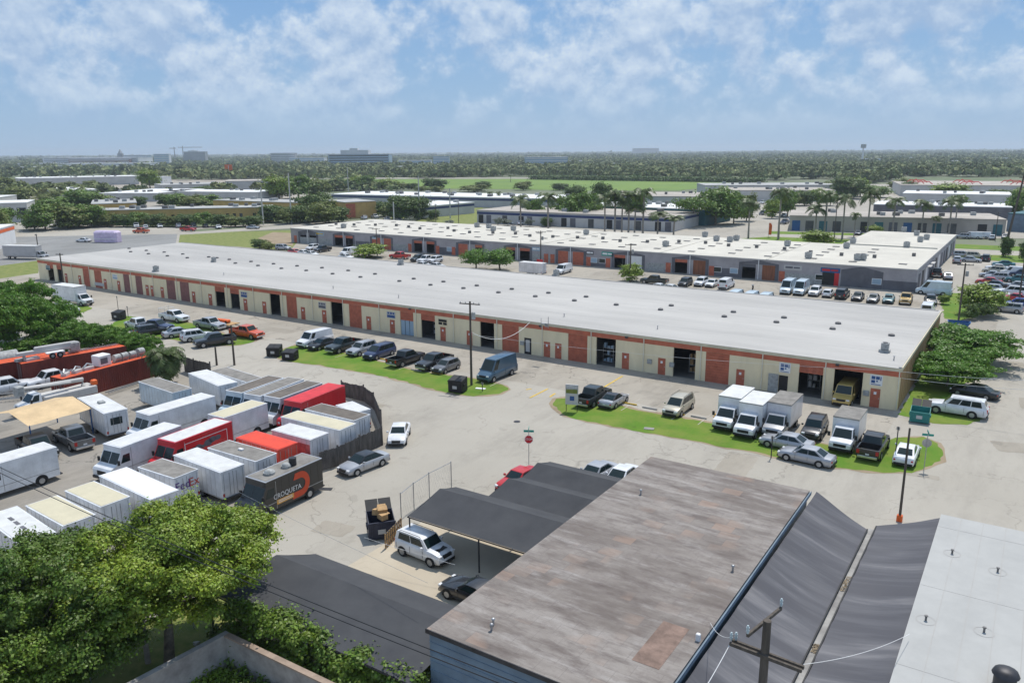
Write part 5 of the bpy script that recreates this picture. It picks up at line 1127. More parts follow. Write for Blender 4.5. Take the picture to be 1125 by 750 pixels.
# wooden pallet fence panel by the jeep
X, Y = (-35.62,37.72); X2, Y2 = (-36.34,40.19)
t = thing('pallet', 'brown wooden pallet standing upright beside the white boxy SUV', 'pallet'); a = MB()
for i in range(9):
    u = i / 8; x = X + (X2 - X) * u; y = Y + (Y2 - Y) * u; a.box(x - .05, x + .05, y - .03, y + .03, .05, 1.15)
a.build('slats', 'cardboard', t); a = MB()
for z in (.15, .6, 1.05): wallseg(a, (X, Y - .04), (X2, Y2 - .04), .04, z, z + .1)
a.build('rails', 'wood', t)
# potted plant by the door
x, y = (-11.62,90.66); t = thing('potted_plant', 'leafy plant in a dark pot by the last door of the warehouse', 'potted plant', (x, y, 0)); a = MB(); a.cyl((0, 0, .3), (0, 0, 1), .28, .6, 12); a.build('pot', 'black', t, 40)
rng = np.random.default_rng(3); C = rng.normal(0, .28, (160, 3)) * [1, 1, 1.3] + [0, 0, 1.2]; o = bpy.data.objects.new('foliage', quads_obj('foliage', leaf_quads(rng, C, C * 0 + [0, 0, 1], .12), 'leafdark')); COL.objects.link(o); o.parent = t

# ================================================================ TRUCK YARD
YD = 'step vans and trailers packed in the yard'
Qs = dict([('A1',(-63.99,37.18,-81.8,6.47,2.28)),('A2',(-61.09,40.4,-83.7,6.43,2.93)),('A3',(-69.51,44.2,-98.4,7.6,2.16)),('A4',(-62.95,46.43,-87.8,5.4,2.34)),('A5a',(-68.4,53.01,-82.6,6.45,2.9)),('A5b',(-65.94,53.53,-81.2,6.9,2.68)),('A6',(-63.4,53.86,-84.8,6.58,2.46)),('A7',(-60.57,54.22,-80.1,7.13,3.04)),('A8',(-47.57,38.75,-88.0,6.34,2.39)),('A9',(-68.65,28.75,-60.5,5.56,2.54))])
def sv(k, col, surf, label, hdg=None, **kw):
    x, y, h, l, w_ = Qs[k]; return stepvan(x, y, -90 if hdg is None else hdg, l + .9, col, surf, label, YD, **kw)
sv('A1', 'white', 'truckroofwhite', 'white step van with thin red roof stripe, left of the bright red one', -84)
sv('A2', 'brightred', 'truckroofwhite', 'bright red step van with white roof centre and dark art on its side', -85)
sv('A3', 'white', 'truckroofwhite', 'long white step van behind the red one', -90)
sv('A4', 'white', 'truckrooftan', 'white step van with cream roof in the middle of the yard', -88)
sv('A5a', 'paleblue', 'truckroofbrown', 'pale step van with dark stained roof, leftmost of three side by side', -83, rim='white')
sv('A5b', 'white', 'truckroofgrey', 'white step van with brown stained roof, middle of three side by side', -82)
sv('A6', 'white', 'truckroofbrown', 'white step van with grey brown roof beside the red box-bodied one', -85)
Qs['A7'] = Qs['A7']; x, y, h, l, w_ = Qs['A7']
stepvan(x, y, -84, l + .9, 'brightred', 'roofred' if mat('roofred', (.60, .03, .04), .6, .1, 1) else 0, 'plain red step van with red roof near the plank fence', YD)
t8 = sv('A8', 'charcoal', 'truckroofgrey', 'dark brown food truck lettered CROQUETA parked outside the fence', -89, rim='metalgrey' if False else 'silver')
sv('A9', 'white', 'truckroofwhite', 'white step van cut by the left edge of the picture', -92)
# lettering of the food truck (local frame of t8: +y side faces the street)
L8 = round((Qs['A8'][3] + .9) * 2) / 2; yy = 1.125 + .02
lb = thing('x', None, None); bpy.data.objects.remove(lb)
def on_side(mb, name, m): o = mb.build(name, m, t8); return o
a = MB(); n_ = 28; R_, r_ = 1.02, .5; cx, cz = -.95, 1.62; pts = []
for k in range(n_ + 1):
    an = -pi / 2 + pi * k / n_; pts.append((cx - .15 - R_ * cos(an) * .95, cz + R_ * sin(an)))
for k in range(n_ + 1):
    an = pi / 2 - pi * k / n_; pts.append((cx - .15 - r_ * cos(an), cz + r_ * sin(an)))
vs = [(x, yy, z) for x, z in pts]; nn = n_ + 1
a.add(vs, [(i, i + 1, 2 * nn - 2 - i, 2 * nn - 1 - i) for i in range(n_)]); a.poly([(cx - .15, yy, cz + R_), (cx - .15, yy, cz + r_), (cx + .55, yy, cz + r_), (cx + .35, yy, cz + R_)]); a.poly([(cx - .15, yy, cz - r_), (cx - .15, yy, cz - R_), (cx + .75, yy, cz - R_), (cx + .55, yy, cz - r_)])
on_side(a, 'logo', 'logored' if mat('logored', (.62, .07, .02), .5, .05) else 0)
a = MB(); a.poly([(1.35, yy + .004, .78), (-.35, yy + .004, .78), (-.35, yy + .004, 1.16), (1.35, yy + .004, 1.16)]); on_side(a, 'label_block', 'orangelabel' if mat('orangelabel', (.75, .38, .08), .5, .05) else 0)
text_part('CROQUETA', .56, 'white', t8, (.25, yy + .01, 1.45), (pi / 2, 0, pi), .92)
for zz in (.92, 1.05):
    a = MB(); a.box(-.2, 1.2, yy + .006, yy + .010, zz - .03, zz + .02); on_side(a, 'small_print', 'white')
for (x, y, r_) in ((1.0, .1, .45), (-.6, .2, .38)):
    a = MB(); a.cyl((x, y, 3.06), (0, 0, 1), r_, .16, 16); a.dome((x, y, 3.14), r_ * .9, .22, 14); a.build('roof_vent', 'hvac', t8, 40)
a = MB(); a.cyl((-1.2, .3, 3.3), (0, 0, 1), .3, .6, 14); a.build('exhaust_fan', 'darkmetal', t8, 40)
# red truck side art
t2 = [o for o in bpy.data.objects if o.get('label', '').startswith('bright red step van')][0]
a = MB(); hw = 1.135; 
for (x0, x1, z0, z1) in ((-3.1, 1.6, 2.45, 2.5), (-3.1, 1.6, 1.0, 1.05), (-3.1, -3.05, 1.05, 2.45), (1.55, 1.6, 1.05, 2.45)): a.box(x0, x1, hw, hw + .012, z0, z1)
a.build('white_border', 'white', t2)
a = MB()
for cx, cz, rr in ((.7, 1.6, .42), (.2, 1.75, .35), (-.9, 1.85, .4), (-1.4, 2.0, .35), (-2.0, 2.0, .3), (-.3, 1.7, .2)): a.poly([(cx + rr * 1.2 * cos(2 * pi * k / 14), hw + .006, cz + rr * .8 * sin(2 * pi * k / 14)) for k in range(14)])
a.build('side_art', 'darkgrey', t2)
QB = dict([('B1',(-77.0,48.49,175.3,7.13,2.19)),('B2',(-75.09,53.09,168.5,8.79,2.67)),('B3',(-74.77,56.03,173.4,7.37,2.63)),('B4',(-54.01,42.96,179.6,5.5,2.34)),('B5',(-53.28,46.06,-179.5,4.9,2.31)),('B6',(-54.22,49.12,-178.2,7.69,2.1)),('B7',(-54.48,51.84,-179.8,6.71,2.14)),('B8',(-55.33,54.83,164.9,3.42,1.33)),('B9',(-53.78,40.17,-178.9,5.82,2.03)),('B10',(-54.41,37.35,177.2,6.37,2.18)),('B11',(-55.58,34.48,-178.1,4.59,2.19)),('B12',(-54.91,31.5,176.3,7.4,2.3)),('B13',(-55.59,28.71,178.3,4.86,2.06)),('B14',(-55.09,25.74,177.3,5.67,2.42)),('B15',(-55.24,23.03,174.3,6.34,1.76)),('B16',(-76.48,41.16,168.9,8.05,2.09))])
def tb(k, col, surf, label, hdg=None, **kw):
    x, y, h, l, w_ = QB[k]; l = min(l, 7.5); return trailer(x, y, (h + 180) % 360 if hdg is None else hdg, l, col, surf, label, YD, **kw)
tb('B1', 'paleblue', 'truckroofgrey', 'pale box trailer with grimy grey roof beside the shaggy palm', rim='white')
tb('B2', 'white', 'truckroofwhite', 'white box trailer with clean white roof at the far side of the yard')
tb('B3', 'white', 'truckroofgrey', 'white trailer with grey roof patch behind the clean white one', hh=2.5)
tb('B4', 'boxred', 'boxredroof' if mat('boxredroof', (.72, .06, .02), .5, .08, 1) else 0, 'vivid orange red box trailer with matching roof')
t5 = tb('B5', 'pinkwhite', 'truckroofwhite', 'white trailer with faded red lower left panel behind the plank fence')
tb('B6', 'white', 'truckrooftan', 'white trailer with cream roof behind the plank fence')
tb('B7', 'white', 'truckroofbrown', 'white trailer with dark brown stained roof at the fence corner')
tb('B8', 'white', 'truckroofwhite', 'small white camper tucked in the fence corner', hh=2.3, w=1.9)
t9 = tb('B9', 'white', 'truckroofgrey', 'white trailer with grey roof and two small rear windows beside the food truck')
tb('B10', 'white', 'truckroofwhite', 'white trailer with panelled rear between the lettered one and the grey roofed one')
t11 = tb('B11', 'white', 'truckroofgrey', 'white delivery trailer with purple and orange letters on its rear')
tb('B12', 'white', 'white', 'wide trailer with the cleanest flat white roof in the front row')
tb('B13', 'white', 'truckrooftan', 'trailer with cream roof left of the clean white one, partly under the tree')
tb('B14', 'white', 'truckrooftan', 'trailer with cream roof and one dark hatch near the large tree')
t15 = tb('B15', 'white', 'truckroofwhite', 'white roofed trailer with three dark slots at the left edge')
t16 = tb('B16', 'white', 'truckroofwhite', 'long white caravan with dark side window beside the tan canopy', name='caravan', cat='caravan')
for p in (-1.2, -.2, .9): a = MB(); a.box(p - .35, p + .35, -.12, .12, 2.815, 2.83); a.build('roof_slot', 'darkgrey', t15)
Lr = round(QB['B11'][3] * 2) / 2 / 2 + .035
text_part('Fed', .95, 'purple' if mat('purple', (.10, .03, .22), .5, .05) else 0, t11, (Lr, -.42, 1.95), (pi / 2, 0, pi / 2)); text_part('Ex', .95, 'logored', t11, (Lr, .62, 1.95), (pi / 2, 0, pi / 2))
a = MB(); a.box(-.2, .25, -1.13, -1.105, 1.6, 2.1); a.box(-.6, -.1, -1.13, -1.105, 1.9, 2.15); a.build('side_mark', 'logored', t11)
L9 = round(QB['B9'][3] * 2) / 2 / 2
for y in (-.35, .25): a = MB(); a.box(L9 + .016, L9 + .03, y, y + .35, 1.5, 2.0); a.build('rear_window', 'glass', t9)
a = MB(); a.box(-.3, .2, -.15, .1, 2.81, 2.95); a.build('roof_hatch', 'trimwhite', t9)
L16 = round(min(QB['B16'][3], 7.5) * 2) / 2 / 2
a = MB(); a.box(L16 + .016, L16 + .03, -.6, .5, 1.5, 2.2); a.build('window', 'glass', t16); a = MB(); a.bbox(-.4, .3, -.3, .3, 2.81, 3.0, .04); a.build('roof_vent', 'hvac', t16)
L5 = round(QB['B5'][3] * 2) / 2 / 2; a = MB(); a.box(-L5 + .3, L5 - .1, -1.112, -1.103, .8, 2.3); a.build('faded_panel', 'fadered' if mat('fadered', (.55, .16, .15), .5, .3, .8) else 0, t5)
# shipping containers
def container(label, x, y, hdg, ln=12.19, h=2.6, z=0):
    t = thing('shipping_container', label, 'shipping container', (x, y, z), rad(hdg), 'orange red shipping containers'); hw = 1.22; xl = ln / 2
    a = MB(); a.box(-xl + .08, xl - .08, -hw + .04, hw - .04, .12, h - .1)
    n_ = int(ln / .28)
    for i in range(n_):
        x0 = -xl + .15 + i * (ln - .3) / n_; 
        for s in (-1, 1): y0, y1 = sorted((s * (hw - .04), s * (hw - .005))); a.box(x0, x0 + .14, y0, y1, .16, h - .12)
    for i in range(9):
        for s in (-1, 1): x0, x1 = sorted((s * (xl - .08), s * (xl - .04))); a.box(x0, x1, -hw + .12 + i * .26, -hw + .25 + i * .26, .16, h - .12)
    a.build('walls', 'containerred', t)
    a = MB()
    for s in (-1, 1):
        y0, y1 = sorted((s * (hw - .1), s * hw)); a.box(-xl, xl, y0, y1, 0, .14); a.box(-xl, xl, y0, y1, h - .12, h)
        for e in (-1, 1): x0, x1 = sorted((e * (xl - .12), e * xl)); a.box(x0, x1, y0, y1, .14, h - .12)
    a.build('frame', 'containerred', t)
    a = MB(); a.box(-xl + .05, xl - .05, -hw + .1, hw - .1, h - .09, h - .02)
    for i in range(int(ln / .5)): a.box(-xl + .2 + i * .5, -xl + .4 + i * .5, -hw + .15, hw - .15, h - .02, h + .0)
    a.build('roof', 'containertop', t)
    for y in (-.6, -.25, .25, .6): b = MB(); b.tube([(-xl - .0, y, .2), (-xl - .0, y, h - .2)], .02, 5); b.build('lock_rod', 'metal', t)
    return t
cA = ((-99.71,45.79),(-97.81,56.79)); cB = ((-89.31,47.0),(-90.28,56.1))
def cont_from(label, P, L_):
    (x0, y0), (x1, y1) = P; d = Vector((x1 - x0, y1 - y0)); d.normalize(); n_ = Vector((-d.y, d.x)); s = n_ * 1.22
    c = Vector((x1, y1)) - d * L_ / 2 + s; return container(label, c.x, c.y, math.degrees(math.atan2(d.y, d.x)), L_, 2.7), c, d, n_
_, C1, D1, N1 = cont_from('far orange red shipping container carrying a crane boom and wheels on its roof', cA, 12.19)
_, C2, D2, N2 = cont_from('near orange red shipping container carrying grey machines on its roof', cB, 12.19)
c = C1 - D1 * 6.5 + N1 * 2.4
container('third orange red container, end on, at the left behind the long one', c.x - 0, c.y - 0, math.degrees(math.atan2(D1.y, D1.x)), 12.19, 2.6)
ang1 = math.atan2(D1.y, D1.x); ang2 = math.atan2(D2.y, D2.x)
t = thing('crane_boom', 'white folded crane boom resting along the top of the far container', 'crane boom', (C1.x - D1.x * 2.6, C1.y - D1.y * 2.6, 2.7), ang1)
a = MB(); a.bbox(-3.6, 2.6, -.25, .3, .7, 1.15, .08); a.bbox(-1.6, 3.2, -.2, .25, 1.16, 1.5, .08); a.build('boom', 'palewall', t); a = MB(); a.bbox(2.4, 3.5, -.35, .4, .3, 1.4, .1); a.build('boom_head', 'hvac', t)
for x in (-2.8, 1.6): a = MB(); a.box(x - .1, x + .1, -.3, .3, 0, .7); a.build('cradle', 'hvac', t)
t = thing('ladder', 'long aluminium ladder lying on the roof of the far container', 'ladder', (C1.x + D1.x * 2.6 + N1.x * .3, C1.y + D1.y * 2.6 + N1.y * .3, 2.7), ang1)
for y in (-.25, .25): a = MB(); a.box(-3, 3, y - .03, y + .03, .06, .16); a.build('rail', 'metal', t)
a = MB()
for i in range(19): a.box(-2.8 + i * .3, -2.76 + i * .3, -.22, .22, .09, .13)
a.build('rungs', 'metal', t)
t = thing('axle_bogie', 'small tandem axle bogie with two tyres sitting on the edge of the far container', 'axle', (C1.x - D1.x * 2.2 - N1.x * .9, C1.y - D1.y * 2.2 - N1.y * .9, 2.7), ang1)
a = MB(); a.box(-1, 1, -.3, .5, .62, .75); a.build('frame', 'trimwhite', t)
for x in (-.42, .42): a = MB(); a.cyl((x, -.3, .36), (0, 1, 0), .36, .24, 14); w_ = a.build('wheel', 'tyre', t, 40); a = MB(); a.cyl((x, -.43, .36), (0, 1, 0), .18, .03, 10); a.build('rim', 'metal', w_)
for i, (u, v, s, lb) in enumerate(((-4.6, 0, .8, 'pale tool chest at the near end of the far container roof'), (-5.6, .5, .7, 'grey covered bundle at the corner of the far container roof'))):
    a = MB(); a.bbox(-s, s, -s * .5, s * .5, 0, s * .45, .08); o = a.build('tool_chest', 'palewall' if i == 0 else 'hvac', None, None, (C1.x + D1.x * u + N1.x * v, C1.y + D1.y * u + N1.y * v, 2.7), ang1 + .2); tag(o, lb, 'chest')
t = thing('generator', 'white cube generator on the roof of the near container', 'generator', (C2.x + D2.x * -.2 + N2.x * .3, C2.y + D2.y * -.2 + N2.y * .3, 2.7), ang2)
a = MB(); a.bbox(-.8, .8, -.7, .7, .05, 1.3, .06); a.build('housing', 'trimwhite', t); a = MB(); a.box(-.6, .3, -.72, -.70, .3, 1.0); a.build('grille', 'darkgrey', t)
for i, (u, r_) in enumerate(((1.6, .42), (2.6, .42), (3.7, .38), (4.9, .45))):
    t = thing('machine_drum', 'grey drum machine on the near container roof, %s from the generator' % ordn(i), 'machine', (C2.x + D2.x * u, C2.y + D2.y * u, 2.7), ang2, 'grey machines on the near container')
    a = MB(); a.cyl((0, 0, r_ + .1), (1, 0, 0), r_, .8, 14); a.build('drum', 'hvac', t, 40); a = MB(); a.box(-.45, .45, -.3, .3, 0, .12); a.build('base', 'metal', t)
for i, u in enumerate((-2.2, -3.6, -5.0)):
    t = thing('machine_part', ['spiky pale pump fitting on the near container roof', 'pale valve block on the near container roof', 'pale pipe bundle at the yard end of the near container roof'][i], 'machine', (C2.x + D2.x * u, C2.y + D2.y * u, 2.7), ang2 + .3 * i, 'grey machines on the near container')
    a = MB(); a.bbox(-.6, .6, -.3, .3, 0, .35, .05); a.build('body', 'palewall', t); a = MB(); a.tube([(-.5, 0, .4), (0, .1, .7), (.6, 0, .45)], .09, 8); a.build('pipe', 'metal', t)
# tan canopy with pickups beneath
tq = ((-80.7,33.29),(-76.04,33.87),(-76.06,39.92),(-81.04,39.51),(-79.82,34.07),(-80.32,41.11))
t = thing('canopy', 'tan fabric canopy on blue posts over the pickups in the yard', 'canopy')
p0, p1, p2, p3 = (-83.6, 35.4), (-75.1, 33.5), (-75.1, 39.5), (-81.4, 41.2)
A_, B_ = Vector((-76.09,33.88)), Vector((-76.23,40.0)); D_ = (B_ - A_).normalized(); Nn = Vector((-D_.y, D_.x)); Lc = (B_ - A_).length
a = MB()
def cpt(u, v, z): p = A_ + D_ * u + Nn * v; return (p.x, p.y, z)
n_ = 8
for k, (v0, z0, v1, z1) in enumerate(((0, 2.6, 3.2, 3.35), (3.2, 3.35, 6.6, 2.65))):
    vs = []
    for j in range(4):
        for i in range(n_ + 1): u = Lc * i / n_; f = j / 3; vs.append(cpt(u, v0 + (v1 - v0) * f, z0 + (z1 - z0) * f - .06 * sin(pi * i / n_ * 2) ** 2))
    a.add(vs, [(j * (n_ + 1) + i, j * (n_ + 1) + i + 1, (j + 1) * (n_ + 1) + i + 1, (j + 1) * (n_ + 1) + i) for j in range(3) for i in range(n_)])
a.build('fabric', 'tan', t, 60)
for u in (.15, Lc - .15):
    for v in (.1, 6.5): a = MB(); p = cpt(u, v, 0); a.tube([p, (p[0], p[1], 2.62)], .06, 8); a.build('post', 'bluedoor', t)
x, y = (-74.27,36.23); car('pickup', x - .6, y + .9, 172, 'grey', 'dark pickup with pale tailgate parked under the tan canopy')
x, y = (-73.98,33.58); car('pickup', x - 1.2, y + .4, -8, 'charcoal', 'dark pickup with chrome front guard in the shade left of the other pickup')
x, y = (-97.38,46.73); car('pickup', x, y + 0, 265, 'white', 'white pickup parked against the far orange container')
x, y = (-98.53,42.22); car('pickup', x, y, 80, 'white', 'white crew cab pickup at the left edge of the yard')
# bucket truck
x, y = (-88.22,42.61); an = -92.5
t = place('bucket_truck', lambda: [s for s in boxtruck_specs(8.0, 2.2, 3.0) if s[0] not in ('cargo_box', 'box_trim', 'roof', 'rear_door')], 'bkt', x, y, an, 'white bucket truck with a long folded boom in front of the containers', 'bucket truck', {'bodypaint': 'paint_white'})
a = MB(); a.bbox(-4.0, 1.6, -1.1, 1.1, .8, 1.65, .05)
for i in range(8):
    for s in (-1, 1): y0, y1 = sorted((s * 1.1, s * 1.12)); a.box(-3.8 + i * .66, -3.25 + i * .66, y0, y1, .9, 1.55)
a.build('utility_body', 'palewall', t); a = MB(); a.tube([(-3.0, 0, 1.7), (-3.0, 0, 2.4), (3.6, .1, 2.9)], [.25, .25, .17], 10); a.tube([(3.5, .45, 2.95), (-1.5, .45, 2.5)], .14, 8); a.build('boom', 'palewall', t, 40); a = MB(); a.bbox(3.4, 4.2, -.1, .8, 2.3, 3.3, .08); a.build('bucket', 'hvac', t)
a = MB(); a.bbox(-4.3, -3.7, .1, .7, 1.66, 2.2, .08); a.build('water_cooler', 'orange', t)
x, y = (-104.75,44.73); t = thing('tank_truck', 'grey tank lorry at the left edge behind the containers', 'tank truck', (x - 2, y - 2, 0), ang1 + pi)
a = MB(); a.cyl((-1, 0, 2.1), (1, 0, 0), 1.15, 7, 20); a.build('tank', 'hvac', t, 40); a = MB(); a.box(-4.5, 4, -.5, .5, .8, 1.1); a.build('chassis', 'darkmetal', t); a = MB(); a.bbox(2.8, 4.6, -1.1, 1.1, .9, 2.7, .15); a.build('cab', 'palewall', t)
for xx in (-3.6, -2.4, 3.6):
    for s in (-1, 1): a = MB(); a.cyl((xx, s * 1.0, .5), (0, 1, 0), .5, .3, 16); w_ = a.build('wheel', 'tyre', t, 40); a = MB(); a.cyl((xx, s * 1.16, .5), (0, 1, 0), .27, .03, 10); a.build('rim', 'metal', w_)
for i, ((x, y), r_, ln) in enumerate(zip([(-93.16,55.01),(-90.27,52.02),(-88.01,50.29),(-96.47,42.4),(-94.95,40.5),(-81.94,49.08)], (ang2, ang2, ang2 + .1, ang1 + 2.6, ang1 + 2.7, ang2 + 1.2), (7, 6, 5, 4, 5, 2.5))):
    t = thing('ladder_rack', ['long metal ladder lying beside the near container', 'second metal ladder lying beside the near container', 'short metal ladder on the ground before the pale trailer', 'white pipe rack behind the tan canopy', 'stack of white beams left of the tan canopy', 'tangle of metal bars beside the pale trailer'][i], 'rack', (x, y, 0), r_)
    for yy_ in (-.25, .25): a = MB(); a.box(-ln / 2, ln / 2, yy_ - .04, yy_ + .04, .3, .42); a.build('rail', 'metal', t)
    a = MB()
    for k in range(int(ln / .4)): a.box(-ln / 2 + .1 + k * .4, -ln / 2 + .15 + k * .4, -.22, .22, .33, .38)
    a.build('rungs', 'metal', t)

# ================================================================ PARKED VEHICLES
def cars(rows):
    for kind, X, Y, h, col, lb, *rest in rows: car(kind, X, Y, h, col, lb, rest[0] if rest else None, rest[1] if len(rest) > 1 else None)
g = 'vehicles parked before the cream warehouse'
cars([
 ('van', *(-85.88,78.2), -90, 'white', 'white panel van first in the row beside the left verge', g),
 ('sedan', *(-83.47,77.44), -90, 'black', 'black sedan beside the white van in the left row', g),
 ('pickup', *(-79.86,77.99), -90, 'darkgreen', 'dark pickup nosed to the verge between black and silver cars', g),
 ('suv', *(-76.34,77.92), -90, 'silver', 'silver SUV between the dark pickup and the navy SUV', g),
 ('minivan', *(-73.05,77.91), -90, 'navy', 'navy blue minivan in the left row', g),
 ('pickup', *(-67.63,77.14), 88, 'black', 'black pickup with its tailgate to the grass verge', g),
 ('pickup', *(-63.38,77.74), -91, 'black', 'black pickup nosed to the verge beside the grey hatchback', g),
 ('hatch', *(-60.99,77.13), -90, 'grey', 'grey hatchback last before the dumpster', g),
 ('highvan', *(-53.73,77.98), -91, 'slateblue', 'slate blue high-roof delivery van near the utility pole', g),
 ('pickup', *(-39.08,75.36), 90, 'darkgreen', 'dark green black pickup parked beside the sign board', g),
 ('coupe', *(-36.85,75.91), 90, 'silver', 'silver convertible with black soft top beside the dark pickup', g, 'black'),
 ('minivan', *(-29.94,77.35), -90, 'beige', 'beige minivan standing alone in the right car park', g),
 ('suv', *(-16.08,77.65), -88, 'black', 'black family van between the white box trucks', g),
 ('pickup', *(-10.42,75.6), 89, 'black', 'black pickup with tailgate to the street on the right verge', g),
 ('sedan', *(-7.65,75.42), 91, 'white', 'white sedan on the rounded right tip of the verge', g),
 ('sedan', *(-17.41,72.63), 178, 'silver', 'pale silver sedan parallel to the street behind the grey one', g),
 ('sedan', *(-15.0,70.09), 176, 'silver', 'metallic grey sedan with sunroof on the verge edge nearest the street', g),
 ('bigsuv', *(-5.11,92.01), 178, 'white', 'long white SUV on the grass at the end of the warehouse'),
 ('sedan', *(-4.03,100.0), 170, 'black', 'black car in the shade under the spreading trees'),
 ('sedan', *(-47.2,47.7), -96, 'silver', 'silver electric sedan with black glass roof beside the plank fence', None, 'black'),
 ('sedan', *(-49.52,55.02), -56, 'white', 'white sedan parked outside the corner of the plank fence'),
 ('jeep', *(-32.66,38.4), -4, 'white', 'boxy white SUV with black hood decal by the carport'),
 ('coupe', *(-26.6,35.76), 176, 'black', 'black sports car half hidden by the weathered roof'),
 ('sedan', *(-33.64,51.94), -95, 'red', 'bright red car peeking out from under the far carport'),
 ('sedan', *(-28.86,56.39), -95, 'silver', 'silver sedan behind the far carport'),
 ('sedan', *(-26.71,56.81), -92, 'white', 'white sedan behind the far carport next to the weathered roof'),
])
g = 'white box trucks nosed to the right verge'
x, y = (-23.93,76.72); boxtruck(x, y, -90, 'first white box truck from the left, by the yellow hydrant', group=g)
x, y = (-21.51,75.74); boxtruck(x, y, -90, 'middle white box truck of the three side by side', group=g)
x, y = (-19.18,77.2); boxtruck(x, y, -90, 'box truck with dark tinted cab front and silver frame box, rightmost of three', 'truckroofgrey', 'silver', g, box='pinkwhite')
x, y = (-12.94,76.39); boxtruck(x, y, -90, 'small white box truck with stained roof between the black van and black pickup', 'truckroofgrey', group=g, ln=6.0, hh=2.9)
x, y = (-148.49,77.26); boxtruck(x, y, 5, 'large white box truck at the far left end of the warehouse forecourt', ln=9.0, hh=3.5)
x, y = (-15.59,89.5); car('van', x - .2, y + 1.2, -90, 'yellow', 'old yellow van standing inside the last open bay')
g = 'vehicles on the far left verge'
cars([
 ('pickup', *(-118.46,77.71), 2, 'white', 'white pickup with ladder rack nearest the warehouse on the left', g),
 ('pickup', *(-108.21,77.01), 2, 'silver', 'silver pickup in front of the warehouse on the left', g),
 ('pickup', *(-117.72,70.76), 175, 'white', 'white pickup behind the dark pickups on the left verge', g),
 ('pickup', *(-114.06,71.37), 20, 'navy', 'dark blue pickup on the left verge', g),
 ('suv', *(-112.28,69.43), 80, 'black', 'black SUV in front of the dark blue pickup', g),
 ('sedan', *(-107.63,71.07), 70, 'silver', 'silver sedan on the left verge', g),
 ('suv', *(-103.03,70.98), 70, 'white', 'white SUV between silver sedan and black pickup', g),
 ('pickup', *(-98.07,70.3), -110, 'black', 'black pickup nosed to the road on the left verge', g),
 ('pickup', *(-98.21,76.18), 4, 'orangered', 'orange red pickup at the right end of the left group', g),
 ('sedan', *(-141.59,72.6), 0, 'white', 'white car mostly hidden behind the trees at far left', g),
])
X, Y = (-107.66,78.97); t = thing('flatbed_trailer', 'low wooden flatbed trailer carrying an orange lift beside the orange red pickup', 'trailer', (X, Y, 0), rad(8))
a = MB(); a.box(-2.6, 2.6, -1.05, 1.05, .6, .72); a.build('deck', 'cardboard', t); a = MB(); a.tube([(2.6, 0, .6), (3.9, 0, .5)], .06, 6); a.build('drawbar', 'darkmetal', t)
for s in (-1, 1): a = MB(); a.cyl((-.3, s * 1.15, .36), (0, 1, 0), .36, .2, 14); a.build('wheel', 'tyre', t, 40)
t = thing('lift_machine', 'orange scissor lift lying on the flatbed trailer', 'lift', (X, Y, .72), rad(8)); a = MB(); a.bbox(-1.2, 1.4, -.4, .4, .15, .55, .08); a.build('chassis', 'orange', t)
for x in (-.9, 1.1): a = MB(); a.cyl((x, 0, .2), (0, 1, 0), .2, .9, 12); a.build('roller', 'tyre', t, 40)
